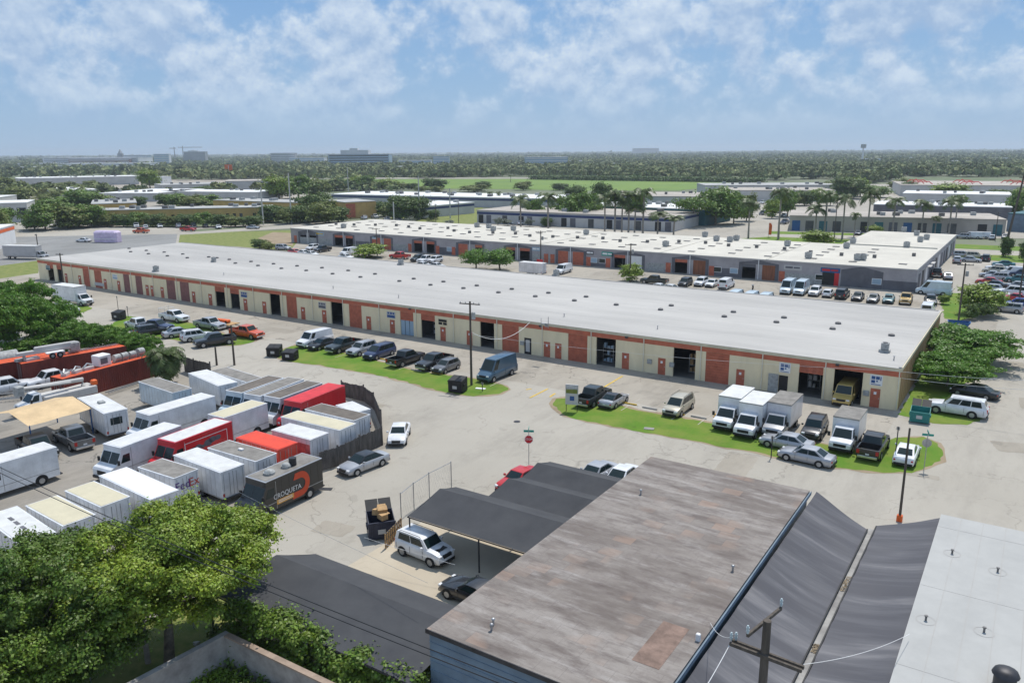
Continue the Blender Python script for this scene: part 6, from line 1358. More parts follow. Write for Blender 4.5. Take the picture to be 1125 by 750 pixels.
# ladder rack on white pickup
tr_ = [o for o in bpy.data.objects if o.get('label', '').startswith('white pickup with ladder rack')][0]
a = MB()
for x in (-2.7, -1.2): 
    for y in (-.9, .9): a.tube([(x, y, 1.2), (x, y, 2.1)], .03, 6)
    a.tube([(x, -.9, 2.1), (x, .9, 2.1)], .03, 6)
for y in (-.9, .9): a.tube([(-2.7, y, 2.1), (-1.2, y, 2.1)], .03, 6)
a.build('ladder_rack', 'trimwhite', tr_)
jp = [o for o in bpy.data.objects if o.get('label', '').startswith('boxy white SUV')][0]
a = MB(); a.box(.85, 1.75, -.42, .42, 1.062, 1.072); a.build('hood_decal', 'black', jp)
g = 'vehicles between the two warehouses'
cars([
 ('suv', *(-180.81,155.15), 10, 'silver', 'silver SUV at the far left end between the warehouses', g),
 ('suv', *(-173.48,159.4), -80, 'white', 'white SUV nosed out of the second bay of the grey warehouse', g),
 ('pickup', *(-167.57,157.61), -85, 'black', 'black pickup right of the white SUV at the grey warehouse', g),
 ('sedan', *(-170.57,150.36), -5, 'red', 'dull red car roof just above the cream warehouse roof', g),
 ('sedan', *(-166.76,150.16), -5, 'white', 'white car roof beside the dull red one', g),
 ('sedan', *(-162.99,149.29), -5, 'white', 'white car roof, right one of the pair above the roof edge', g),
 ('van', *(-156.09,156.32), -85, 'white', 'white van near the far downpipe of the grey warehouse', g),
 ('sedan', *(-150.32,149.44), -5, 'white', 'white car left of the bushy tree', g),
 ('pickup', *(-139.1,157.65), 185, 'red', 'red pickup beside the bushy tree', g),
 ('suv', *(-131.89,156.38), -88, 'darkgreen', 'dark green SUV right of the red pickup', g),
 ('pickup', *(-128.32,155.3), -88, 'white', 'white pickup between dark green and white SUVs', g),
 ('suv', *(-126.33,156.47), -88, 'white', 'white SUV nearest the second door of the grey warehouse', g),
 ('sedan', *(-123.22,148.03), -5, 'white', 'white car cut off by the roof edge below the white pickup', g),
 ('sedan', *(-119.36,148.44), -5, 'white', 'white car cut off by the roof edge below the white SUV', g),
 ('van', *(-89.75,157.26), -88, 'white', 'white van in front of the red doors of the grey warehouse', g),
 ('pickup', *(-66.03,153.83), 182, 'darkgreen', 'dark pickup right of the yellow green shrub', g),
 ('sedan', *(-61.82,146.84), -5, 'white', 'white car showing only its roof before the dark pickup', g),
 ('sedan', *(-59.4,147.0), -5, 'white', 'white car showing only its roof right of the other', g),
 ('suv', *(-59.65,154.79), -88, 'black', 'black SUV in front of the brown double doors', g),
 ('suv', *(-57.1,157.06), -88, 'white', 'white SUV beside the black SUV', g),
 ('sedan', *(-54.8,157.13), -88, 'white', 'white sedan between white SUV and white van', g),
 ('van', *(-51.63,156.58), 92, 'white', 'white van seen from behind by the glass door', g),
 ('van', *(-45.35,143.83), 92, 'paleblue', 'pale van roof above the cream warehouse edge, leftmost of three', g),
 ('van', *(-42.49,143.83), 92, 'paleblue', 'pale van roof above the cream warehouse edge, middle of three', g),
 ('van', *(-39.84,143.74), 92, 'paleblue', 'pale van roof above the cream warehouse edge, rightmost of three', g),
 ('highvan', *(-39.7,157.45), -88, 'paleblue', 'left of the twin pale green white vans before the grey warehouse', g),
 ('highvan', *(-37.26,157.62), -88, 'paleblue', 'right of the twin pale green white vans before the grey warehouse', g),
 ('suv', *(-34.62,157.38), -88, 'white', 'white SUV right of the twin vans', g),
 ('hatch', *(-32.15,157.13), 92, 'white', 'white hatchback under the blue shop sign', g),
 ('bigsuv', *(-29.67,157.15), 92, 'black', 'big dark SUV before the large dark gable', g),
 ('sedan', *(-26.78,156.37), -88, 'black', 'black sedan right of the big dark SUV', g),
 ('sedan', *(-24.04,155.77), -88, 'grey', 'dark grey sedan before the gable door', g),
 ('sedan', *(-21.59,156.7), -86, 'teal', 'teal glassed pale car near the grey warehouse corner', g),
 ('pickup', *(-18.88,157.57), -86, 'gold', 'tan pickup at the grey warehouse corner', g),
 ('suv', *(-15.0,158.39), -80, 'black', 'black car in the shade of the corner', g),
 ('van', *(-14.29,147.8), 92, 'white', 'white van roof showing just above the warehouse roof at right', g),
 ('highvan', *(-15.69,169.49), 178, 'paleblue', 'large pale van parked across the side of the grey warehouse', g),
 ('suv', *(-15.22,175.99), -70, 'white', 'white SUV behind the large pale van', g),
 ('sedan', *(-15.55,192.32), 100, 'silver', 'silver sedan by the awning of the side wall', g),
 ('pickup', *(-17.84,194.87), 95, 'black', 'dark pickup tight against the side wall', g),
 ('suv', *(-16.26,221.09), 95, 'silver', 'silver SUV at the back of the side aisle', g),
 ('sedan', *(-13.57,224.38), 0, 'silver', 'silver sedan parked crosswise at the back of the aisle', g),
 ('suv', *(-16.02,232.72), 5, 'silver', 'silver SUV on the strip of grass beyond the aisle', g),
 ('suv', *(-13.16,232.2), 5, 'beige', 'beige SUV on the strip of grass beyond the aisle', g),
 ('suv', *(-10.55,228.42), 90, 'black', 'black SUV alone on the grass beyond the aisle', g),
])
X, Y = (-46.56,157.54); t = thing('motorcycle', 'motorcycle parked before the open bay of the grey warehouse', 'motorcycle', (X, Y, 0), rad(-80))
for x in (-.7, .7): a = MB(); a.cyl((x, 0, .32), (0, 1, 0), .32, .12, 14); a.build('wheel', 'tyre', t, 40)
a = MB(); a.tube([(-.7, 0, .4), (-.1, 0, .75), (.45, 0, .85), (.7, 0, .35)], .07, 6); a.bbox(-.35, .3, -.13, .13, .35, .8, .04); a.build('frame', 'darkmetal', t); a = MB(); a.bbox(-.1, .4, -.16, .16, .8, 1.0, .05); a.build('fuel_tank', 'chrome', t); a = MB(); a.tube([(.5, -.35, 1.05), (.5, .35, 1.05)], .025, 5); a.build('handlebar', 'chrome', t)
x, y = (-94.66,151.85); trailer(x, y, 0, 6, 'pinkwhite', 'truckroofwhite', 'white box trailer beside the red sign van between the warehouses', g)
X, Y = (-94.99,155.94); a = MB(); a.box(-.8, .8, -.05, .05, 1.6, 3.0); tag(a.build('banner_sign', 'signred', None, None, (X, Y - .4, 0)), 'red square sign fixed on the utility pole by the white trailer', 'sign')
g = 'cars packed in the right car park'
LOT = [(-6.49,219.78),(-7.4,211.98),(-7.63,205.85),(-7.79,199.28),(-6.59,195.39),(-7.72,188.88),(-6.69,184.65),(-7.02,179.2),(-7.47,173.94),(-5.77,172.57),(-2.8,193.97),(-2.71,185.71),(-3.14,175.95),(-2.5,169.94),(-1.86,162.81),(-3.0,157.11),(-1.7,182.4),(-2.42,203.27)]
LC = [('sedan', 'teal'), ('sedan', 'white'), ('suv', 'beige'), ('sedan', 'silver'), ('suv', 'silver'), ('sedan', 'red'), ('sedan', 'black'), ('hatch', 'silver'), ('sedan', 'white'), ('sedan', 'white'), ('suv', 'teal'), ('sedan', 'silver'), ('bigsuv', 'white'), ('sedan', 'red'), ('suv', 'blue'), ('jeep', 'silver'), ('sedan', 'grey'), ('suv', 'navy')]
LL = ['teal sedan at the far end of the right car park', 'white sedan second from the far end of the left column', 'beige SUV in the left column of the right car park', 'silver sedan behind the beige SUV', 'silver SUV in the left column before the red sedan', 'bright red sedan in the left column of the right car park', 'black sedan beside the bright red one', 'silver hatchback next to the black sedan', 'white sedan nosed to the aisle above the flowering tree', 'white sedan just above the crown of the flowering tree', 'teal SUV in the right column', 'silver sedan in the right column behind the white long SUV', 'long white SUV in the right column of the car park', 'red car behind the long white SUV', 'blue SUV at the near end of the right car park', 'pale jeep-like SUV behind the flowering tree', 'grey sedan at the right edge of the picture', 'navy SUV at the right edge beside the white van']
for (x, y), (k, c_), lb in zip(LOT, LC, LL): car(k, x, y, 178 + random.uniform(-6, 6), c_, lb, g)
x, y = (-3.68,204.08); car('van', x, y, 178, 'white', 'white van in the right column of the car park', g)
for i, (x, y) in enumerate([(-14.23,175.84),(-10.89,179.11),(-10.38,180.67),(-10.62,175.6)]):
    t = thing('traffic_cone', ['orange cone beside the large pale van', 'orange cone left of the flowering tree', 'orange cone right of another near the flowering tree', 'orange cone just above the flowering tree'][i], 'traffic cone', (x, y, 0), 0, 'orange cones in the side aisle'); a = MB(); a.tube([(0, 0, .03), (0, 0, .75)], [.2, .03], 10); a.build('cone', 'orange', t, 60); a = MB(); a.box(-.25, .25, -.25, .25, 0, .04); a.build('base', 'black', t)
# ================================================================ MIDDLE DISTANCE BUILDINGS
def block(label, q, depth, h, wall, roof, name='building', win=None, cat='building', vents=0, band=None, group=None):
    x0, y0, x1, y1 = q; d = Vector((x1 - x0, y1 - y0)); l = d.length; t = thing(name, label, cat, (x0, y0, 0), math.atan2(d.y, d.x), group)
    a = MB(); a.box(0, l, 0, depth, 0, h - .3); a.build('wall', wall, t)
    a = MB(); a.box(-.15, l + .15, -.15, depth + .15, h - .29, h); r = a.build('roof', roof, t)
    if band: a = MB(); a.box(0, l, -.06, -.003, h - 1.6, h - .7); a.box(l + .003, l + .06, 0, depth, h - 1.6, h - .7); a.build('painted_band', band, t)
    if win:
        kind, m, n, z0, z1, fr = win; st = l / n
        for i in range(n):
            a = MB(); a.box(i * st + st * (1 - fr) / 2, i * st + st * (1 + fr) / 2, -.08, -.003, z0, z1); a.build(kind, m[i % len(m)], t)
    if vents:
        for i in range(vents):
            a = MB(); s = random.uniform(.6, 1.1); a.bbox(-s, s, -s, s, 0, 1.1, .05); a.build('roof_vent', 'vent' if i % 2 else 'hvac', r, None, (random.uniform(.08, .92) * l, random.uniform(.15, .85) * depth, h + .002))
    return t
block('long low yellow building with grey roof behind a line of street trees', (-308.12,171.47,-261.76,219.49), 13, 6, 'yellowwall', 'roofmid', win=('bay', ['black', 'interior', 'yellowwall', 'black'], 26, .2, 3.6, .45), vents=16)
block('yellow block with flat grey roof standing behind the left end of the long yellow building', (-331.61,184.89,-322.79,199.69), 34, 7, 'yellowwall', 'roofmid', vents=8)
block('second yellow building peeping over olive trees left of the tall pale pole', (-325.49,239.68,-263.73,244.87), 16, 6, 'yellowwall', 'roofmid', vents=8, win=('bay', ['interior'], 14, 1, 3.4, .4))
block('modern grey and white two-storey office with dark window at the far left', (-363.4,150.55,-351.18,168.8), 22, 8, 'palewall', 'roofbright', win=('window', ['glass'], 5, 2.2, 5.8, .75))
block('white building with an orange band cut by the left picture edge', (-223.32,86.71,-269.11,124.62), 40, 6, 'whitewall', 'roofbright', band='orange')
block('long pale grey wall building under distant roofs at the far left', (-737.32,349.82,-700.2,437.93), 40, 7.5, 'palewall', 'roofbright', vents=12)
block('low grey building right of the big round tree', (-514.56,338.71,-497.72,377.75), 30, 6, 'palewall', 'roofmid', vents=6)
block('grey windowless building left of the bright yellow green trees', (-500.55,380.06,-457.22,428.67), 36, 7.5, 'palewall', 'rooftan')
block('small white block beside the big round tree at the left', (-674.75,445.05,-679.74,457.68), 14, 7, 'whitewall', 'roofbright')
block('white flat roofs behind the olive trees on the left', (-525.8,266.29,-514.9,291.88), 60, 5, 'palewall', 'roofbright', vents=5)
block('wide white flat roof above the yellow building', (-464.93,264.38,-431.98,280.33), 55, 5, 'palewall', 'roofbright', vents=6)
block('white flat roof strip right of the wide one above the yellow building', (-451.16,295.33,-385.31,314.58), 26, 5, 'palewall', 'roofbright', vents=6)
block('white low roof at the far left beside the grey office', (-455.51,197.41,-488.84,230.15), 40, 5, 'palewall', 'roofbright', vents=3)
block('yellow and orange building with dark red end section', (-244.01,243.7,-238.91,256.94), 20, 7, 'yellowwall', 'roofmid', win=('panel', ['brick', 'yellowwall', 'yellowwall'], 3, .5, 6.2, .9))
block('long white roof with dark blue band across the middle distance', (-329.48,318.97,-181.73,335.97), 34, 5, 'palewall', 'roofbright', band='blueband', vents=26)
block('white warehouse with blue band angled behind the short grass', (-217.77,262.8,-215.1,295.47), 22, 5, 'palewall', 'roofbright', band='blueband', vents=4)
block('wide tan-roofed workshop with blue band and open gates behind the palms', (-185.04,255.9,-104.99,259.06), 30, 5, 'palewall', 'rooftan', band='blueband', win=('gate', ['black', 'darkgrey', 'palewall', 'interior', 'palewall'], 22, .1, 3.2, .6), vents=14)
block('pale roof with teal strip behind the palm group', (-155.53,287.61,-103.61,285.79), 26, 6, 'teal', 'roofbright', vents=14)
block('pale flat roofs beyond the teal strip', (-183.93,349.23,-123.6,370.31), 40, 6, 'palewall', 'rooftan', vents=10)
block('row of tan shops with teal and blue doors behind the palm trees', (-72.46,282.82,-9.57,298.04), 26, 5.2, 'rooftan', 'rooftan', win=('shop_door', ['bluedoor', 'interior', 'teal', 'interior', 'rooftan', 'black', 'teal', 'darkgrey'], 15, .1, 3.5, .6), vents=10)
block('long pale roof behind the tan shops', (-59.24,361.85,-10.49,365.54), 24, 5, 'darkgrey', 'roofbright', vents=8)
block('white roof above the round yellow green tree at the right', (-60.46,449.09,-13.67,452.79), 30, 5.5, 'palewall', 'roofbright', vents=6)
block('pale long roof left of the centre right trees', (-143.69,429.92,-93.63,453.58), 36, 6, 'palewall', 'rooftan', vents=10)
block('pale roofs beyond the parking lot at centre right', (-168.65,463.22,-100.14,500.88), 34, 7, 'palewall', 'roofmid', vents=8)
block('blue grey shed at the right picture edge', (-9.88,316.08,0.83,312.93), 16, 6, 'bluegrey', 'teal')
t = block('tan roofed market hall with red steel frames on its roof', (-72.37,526.87,-9.1,541.32), 70, 6.5, 'palewall', 'rooftan')
for i in range(5):
    for j in range(2):
        a = MB(); x = 12 + i * 26; y = 12 + j * 26
        a.tube([(x - 6, y, 6.5), (x - 4, y, 8), (x + 4, y, 8), (x + 6, y, 6.5)], .25, 4); a.tube([(x - 2, y + 5, 6.5), (x, y + 5, 8.6), (x + 2, y + 5, 6.5)], .22, 4); a.build('red_frame', 'signred', t)
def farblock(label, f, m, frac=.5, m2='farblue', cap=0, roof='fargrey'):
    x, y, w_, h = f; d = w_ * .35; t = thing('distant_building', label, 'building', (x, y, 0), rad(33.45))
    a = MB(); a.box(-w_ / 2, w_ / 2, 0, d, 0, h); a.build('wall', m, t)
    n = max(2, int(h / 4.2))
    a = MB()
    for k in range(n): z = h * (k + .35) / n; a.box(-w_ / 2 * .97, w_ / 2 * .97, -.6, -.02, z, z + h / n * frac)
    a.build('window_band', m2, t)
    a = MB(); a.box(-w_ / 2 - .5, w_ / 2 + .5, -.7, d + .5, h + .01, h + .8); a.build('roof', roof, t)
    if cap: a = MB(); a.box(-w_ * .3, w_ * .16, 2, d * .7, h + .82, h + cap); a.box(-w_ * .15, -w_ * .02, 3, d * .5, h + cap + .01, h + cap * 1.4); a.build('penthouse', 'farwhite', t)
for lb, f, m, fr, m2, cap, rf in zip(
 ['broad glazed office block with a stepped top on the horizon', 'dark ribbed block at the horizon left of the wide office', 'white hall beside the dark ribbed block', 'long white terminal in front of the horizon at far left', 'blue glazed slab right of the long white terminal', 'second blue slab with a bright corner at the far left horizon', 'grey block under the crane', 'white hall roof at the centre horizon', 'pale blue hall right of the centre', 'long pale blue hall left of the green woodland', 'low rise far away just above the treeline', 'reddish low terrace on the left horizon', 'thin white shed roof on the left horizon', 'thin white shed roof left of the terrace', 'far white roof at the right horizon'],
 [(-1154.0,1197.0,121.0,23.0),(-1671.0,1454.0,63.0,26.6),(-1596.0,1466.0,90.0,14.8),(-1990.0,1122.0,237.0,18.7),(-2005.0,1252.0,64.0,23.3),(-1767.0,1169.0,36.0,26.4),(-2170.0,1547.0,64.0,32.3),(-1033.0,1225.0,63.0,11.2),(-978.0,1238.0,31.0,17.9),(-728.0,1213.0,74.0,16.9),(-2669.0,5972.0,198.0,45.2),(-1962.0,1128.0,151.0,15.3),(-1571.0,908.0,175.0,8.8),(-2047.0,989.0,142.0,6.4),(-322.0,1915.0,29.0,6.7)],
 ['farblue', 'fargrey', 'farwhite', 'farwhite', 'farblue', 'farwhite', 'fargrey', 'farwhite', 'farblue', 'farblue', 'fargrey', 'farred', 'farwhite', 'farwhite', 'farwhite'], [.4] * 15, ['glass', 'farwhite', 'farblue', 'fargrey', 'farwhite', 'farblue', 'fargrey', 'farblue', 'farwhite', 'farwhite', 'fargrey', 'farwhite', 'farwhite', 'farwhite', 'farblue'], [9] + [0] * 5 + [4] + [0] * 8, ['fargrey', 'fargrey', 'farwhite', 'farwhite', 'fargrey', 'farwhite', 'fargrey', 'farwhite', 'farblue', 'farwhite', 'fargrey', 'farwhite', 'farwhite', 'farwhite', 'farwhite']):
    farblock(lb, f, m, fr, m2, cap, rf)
x, y, w_, h = (-345.0,1913.0,4.0,37.6); t = thing('radio_mast', 'slim telecom mast with a drum head above the right horizon', 'mast', (x, y, 0)); a = MB(); a.tube([(0, 0, 0), (0, 0, h)], [2.4, 1.2], 8); a.build('shaft', 'farwhite', t); a = MB(); a.cyl((0, 0, h - 4), (0, 0, 1), 5.5, 8, 10); a.build('antenna_drum', 'fargrey', t)
x, y, w_, h = (-2058.0,1243.0,16.0,39.9); t = thing('church_tower', 'pointed grey tower rising over the left horizon', 'tower', (x, y, 0)); a = MB(); a.tube([(0, 0, 0), (0, 0, h * .72)], 9, 4); a.build('shaft', 'fargrey', t); a = MB(); a.tube([(0, 0, h * .72), (0, 0, h)], [7, .5], 6); a.build('spire', 'fargrey', t)
for i, (x, y, w_, h) in enumerate([(-2217.0,1541.0,8.0,50.1),(-2252.0,1536.0,8.0,47.7)]):
    t = thing('tower_crane', ['taller thin tower crane with a long jib on the left horizon', 'second thinner tower crane left of the taller one'][i], 'crane', (x, y, 0), rad(33)); a = MB(); a.tube([(0, 0, 0), (0, 0, h)], 1.3, 4); a.build('mast', 'fargrey', t); a = MB(); a.tube([(-14, 0, h - 4), (60 if i == 0 else 6, 0, h - 4)], 1.0, 4); a.build('jib', 'fargrey', t)
X, Y = (-764.51,586.82); t = thing('billboard', 'orange billboard on a pale pole above the left woodland', 'billboard', (X, Y, 0), rad(40)); a = MB(); a.tube([(0, 0, 0), (0, 0, 14)], .5, 6); a.build('post', 'farwhite', t); a = MB(); a.box(-4, 4, -.3, .3, 8, 15); a.build('panel', 'orange', t)
x, y = (-53.78,263.83)
X, Y = (-71.98,256.54); t = thing('banner_flag', 'orange feather banner standing by the palm row street', 'banner', (X, Y, 0)); a = MB(); a.tube([(0, 0, 0), (0, 0, 4.6)], .05, 5); a.build('pole', 'metal', t); a = MB(); a.side([(0.06, .9), (.9, .9), (1.0, 3.8), (.6, 4.6), (.06, 4.6)], -.02, .02); a.build('flag', 'orange', t)

# ================================================================ TREES
def trees(rows, keys, fmt, group, cat='tree', name='broadleaf_tree'):
    rows = sorted(rows, key=lambda r: math.atan2(r[0], r[1]))
    for i, (X, Y, h, w_) in enumerate(rows): tree(keys[i % len(keys)], X, Y, h, w_ * (1 if 'palm' in cat else 1.22), fmt % ordn(i), cat, group, name)
trees([(-315.01,163.81,6.25,7.37),(-309.9,166.67,5.55,7.36),(-305.12,169.35,5.54,7.35),(-299.72,172.37,5.88,7.34),(-294.02,175.56,5.53,7.33),(-288.65,178.57,5.86,7.32),(-282.98,181.74,5.51,7.31),(-277.32,184.9,5.16,7.3),(-272.0,187.88,5.49,7.29),(-266.7,190.85,5.83,7.28),(-261.09,193.99,5.48,7.26),(-255.51,197.12,5.13,7.25),(-249.94,200.23,4.78,7.24),(-305.75,152.23,10.24,11.38),(-305.29,160.68,10.8,13.68),(-301.59,166.99,9.21,11.06),(-313.23,152.07,6.71,8.81)], ['dark', 'round', 'dark', 'olive'], '%s dark street tree from the left before the long yellow building', 'street trees before the yellow building')
trees([(-393.05,215.06,10.96,18.73),(-391.1,223.16,10.23,13.57),(-415.7,217.34,7.73,13.86),(-639.52,337.74,7.66,24.14),(-653.38,365.91,8.03,11.91),(-487.71,247.65,6.83,12.81),(-504.57,238.98,11.58,13.94),(-635.44,293.07,14.35,13.32),(-394.62,194.22,8.85,12.83),(-370.23,189.11,8.85,13.06),(-620.99,300.06,6.52,13.28),(-301.07,135.93,10.01,9.5),(-291.35,127.71,11.37,10.31)], ['olive', 'round', 'olive'], '%s olive green tree from the left in the clump around the grey office', 'trees around the grey office')
trees([(-484.52,314.14,5.83,11.87),(-394.02,260.22,7.21,8.79),(-368.52,249.85,7.75,14.82),(-361.25,253.7,8.19,13.87),(-360.92,261.52,6.93,13.14),(-348.07,260.67,5.45,11.06),(-465.86,335.62,7.09,13.24),(-481.85,292.31,4.5,12.58),(-392.79,244.71,6.53,7.57),(-470.99,297.77,3.93,9.12),(-359.79,278.13,4.77,7.74),(-406.07,330.45,5.51,8.97)], ['olive', 'dark', 'round'], '%s round tree from the left in the belt above the long yellow roof', 'tree belt above the yellow roof')
X, Y, h, w_ = (-605.86,387.97,16.9,22.07); tree('yellow', X, Y, h, w_, 'largest solitary yellow green tree on the left in front of the white roofs')
trees([(-385.21,330.25,15.55,16.43),(-382.14,342.49,14.73,16.71),(-378.97,355.16,14.98,14.74),(-417.84,347.31,5.16,9.33),(-438.36,432.84,8.6,10.8),(-439.6,448.35,10.81,15.18),(-429.23,453.21,10.78,16.52),(-412.5,461.05,8.73,16.45),(-420.2,457.44,6.74,10.99)], ['yellow', 'yellow', 'round', 'olive'], '%s of the tall bright trees from the left around the pale poles', 'bright trees around the pale poles')
trees([(-247.67,229.33,12.75,12.59),(-233.87,222.59,11.21,12.09),(-245.98,220.54,8.2,10.84),(-259.13,218.07,7.97,10.28),(-247.24,215.15,8.11,7.14),(-235.55,231.12,7.2,8.75),(-238.33,261.0,7.38,7.88),(-217.4,251.05,11.35,12.65),(-219.41,260.35,10.15,9.93),(-225.09,251.96,9.3,9.82),(-210.37,260.05,4.46,5.26),(-192.46,236.71,2.72,3.43)], ['dark', 'olive', 'dark'], '%s dark tree from the left before the orange and yellow building', 'dark trees before the orange and yellow building')
trees([(-405.17,498.59,8.41,11.45),(-380.09,476.24,8.66,12.23),(-355.6,442.43,4.98,11.4),(-330.67,454.41,6.18,17.62),(-356.97,503.53,6.1,11.05),(-314.11,491.59,7.69,11.76),(-290.44,502.78,5.73,11.69),(-403.55,465.25,6.04,9.57),(-398.45,467.63,5.36,9.56),(-372.98,448.61,4.47,9.09)], ['olive', 'dark'], '%s rounded tree from the left along the sports field edge', 'trees along the sports field')
trees([(-166.59,269.29,9.52,7.16),(-148.04,270.33,12.64,11.12),(-155.97,275.17,10.54,9.28),(-146.97,280.16,11.56,9.25),(-182.23,355.75,14.03,9.84),(-213.96,388.33,10.24,10.93),(-156.88,316.75,9.35,7.91),(-150.25,260.29,4.04,4.07),(-152.78,254.62,3.99,4.03),(-128.48,281.21,12.91,6.22)], ['round', 'dark', 'round'], '%s leafy tree from the left among the middle palms', 'leafy trees among the middle palms')
for (X, Y, h, w_), k, lb in zip([(-106.52,280.52,12.4,15.25),(-101.62,291.75,14.64,17.62),(-97.03,298.7,12.8,10.28),(-96.61,312.75,12.92,9.24)], ['spread', 'round', 'round', 'olive'], ['broad tree with visible forked trunk by the car park behind the warehouse', 'largest dark green tree beside the broad forked one', 'tree at the right shoulder of the largest dark green one', 'brownish tree right of the large pair']):
    tree(k, X, Y, h, w_, lb)
trees([(-88.82,342.49,11.89,9.07),(-104.5,411.69,8.88,9.93),(-99.45,414.33,8.42,9.02),(-93.26,417.56,9.29,9.0),(-88.64,419.98,7.96,7.19),(-94.36,487.34,13.62,17.52),(-91.25,509.76,12.55,11.75),(-109.88,523.1,10.93,11.16),(-82.29,503.62,7.19,15.69),(-80.38,588.1,10.58,14.4),(-70.42,542.48,9.2,8.83),(-43.38,493.85,10.1,19.61),(-31.3,390.5,8.39,10.07),(-27.58,467.5,5.84,10.04),(-19.12,488.46,7.4,13.17),(-11.75,509.94,7.63,10.69),(-91.74,330.32,8.72,6.63),(-8.43,375.97,11.32,8.64)], ['yellow', 'round', 'olive', 'dark'], '%s bushy tree from the left around the tan shops', 'bushy trees around the tan shops')
for (X, Y, h, w_), k, lb in zip([(-147.67,155.04,3.84,10.59),(-110.37,151.88,5.58,7.74),(-104.73,153.51,5.75,8.52),(-71.5,154.6,4.08,5.81),(-189.87,154.07,3.18,4.78),(-185.49,154.04,2.62,4.73),(-54.01,243.5,4.75,11.14),(-43.7,275.89,4.02,6.35),(-6.8,240.0,5.81,3.5),(-2.89,234.13,5.39,2.7),(-6.67,152.08,5.67,8.2),(-13.09,159.65,1.98,2.28)], ['yellow', 'bright', 'bright', 'yellow', 'dark', 'olive', 'yellow', 'yellow', 'dark', 'dark', 'yellow', 'yellow'],
 ['broad low yellow green shrub tree before the grey warehouse, left one', 'left half of the dense green pair before the grey warehouse', 'right half of the dense green pair before the grey warehouse', 'small round yellow green shrub tree by the middle utility pole', 'dark shrub at the left end between the warehouses', 'olive shrub at the left end by the burnt wall', 'wide yellow green hedge tree behind the grey warehouse roof', 'small yellow green tree left of the wing roof', 'slim small street tree at the right before the tan shops', 'slim small tree cut by the right edge', 'yellow-flowered tree beside the blue skip', 'small sapling left of the yellow-flowered tree']):
    tree(k, X, Y, h, w_, lb, base_ if False else 'tree')
trees([(-200.36,232.3,3.75,4.82),(-189.1,242.99,2.07,4.86),(-170.49,248.99,3.38,4.44),(-167.2,250.82,2.71,4.09),(-158.06,251.66,3.33,3.36),(-191.86,232.74,2.02,3.39)], ['greybush'], '%s silvery rounded bush from the left along the street behind', 'silvery bushes along the street', 'bush', 'bush')
trees([(-138.61,215.23,13.75,9.01),(-131.05,219.56,14.56,8.99),(-115.53,228.45,14.22,8.95),(-112.79,230.02,15.33,8.95),(-109.06,232.16,15.03,8.94),(-105.08,234.44,15.85,8.93),(-107.32,233.16,10.81,8.93),(-110.8,231.16,13.08,8.94),(-101.12,236.71,8.54,8.92),(-96.68,239.25,7.4,8.91),(-76.56,250.78,12.39,8.86),(-67.8,252.73,15.81,8.75),(-55.83,259.6,14.94,8.72),(-51.06,262.33,13.83,8.71),(-44.65,266.02,15.43,8.69),(-58.21,258.23,10.56,8.72),(-39.31,278.4,12.51,8.65),(-32.27,288.96,11.31,8.82),(-24.55,290.05,12.02,9.0),(-49.57,272.54,7.73,4.63),(-28.55,291.07,6.11,4.7),(-410.32,620.6,6.51,6.65),(-234.59,343.63,7.37,3.74),(-238.35,341.66,7.38,4.69),(-23.66,297.22,12.55,6.52)], ['palm', 'palm2'], '%s palm from the left along the street behind the grey warehouse', 'palms along the street behind the grey warehouse', 'palm tree', 'palm_tree')
X, Y = (-85.76,54.38); tree('sabal', X, Y, 4.6, 5.6, 'shaggy palm with drooping brown and green fronds at the end of the near container', 'palm tree', None, 'palm_tree')
# spreading trees at the right end of the warehouse
tree_proto('flatnear', 21, 'leafbright', 30000, .12, 130, h=5.0, R=5.0, base=.08, flat=1, squash=.42, rmin=.09, rmax=.2)
tree('flatnear', *(-7.05,102.85,4.5), 10.5, 'nearer of the two flat-topped spreading trees at the warehouse end', 'tree', None, 'broadleaf_tree', .4)
tree('flatnear', *(-6.22,116.09,4.72), 14.0, 'farther and wider of the two flat-topped spreading trees at the warehouse end', 'tree', None, 'broadleaf_tree', 2.4)
# bushes at left behind the containers
tree_proto('leftnear', 22, 'leafbright', 26000, .12, 110, h=6, R=4.2, base=.0, rmin=.08, rmax=.2, squash=.5)
for i, ((X, Y, h, w_), lb) in enumerate(zip([(-117.57,52.51,8.78,10.71),(-114.38,47.53,10.75,9.67),(-114.57,56.23,7.21,8.26),(-125.02,58.43,9.15,8.25),(-134.97,59.75,8.18,8.11),(-109.39,56.38,4.89,6.3),(-105.91,57.37,4.85,5.49),(-103.33,58.97,4.34,5.24),(-99.55,59.01,4.02,4.9),(-96.01,58.99,3.95,3.61),(-111.07,54.15,3.33,6.25),(-112.22,51.11,3.03,6.14)],
  ['tallest tree of the green mass at the left edge above the containers', 'tree cut by the left edge of the picture above the tank lorry', 'tree overhanging the far left verge', 'upper tree of the left mass before the warehouse end', 'topmost tree of the left mass beside the white lorry', 'rounded tree behind the middle of the far container', 'rounded tree behind the right half of the far container', 'tree behind the end of the far container', 'light green tree between the container and the road', 'low bush beside the shaggy palm', 'low bushy tree behind the crane boom', 'low bushy tree behind the tank lorry'])):
    tree('leftnear', X, Y, h, w_, lb, 'tree', 'trees behind the yard containers')
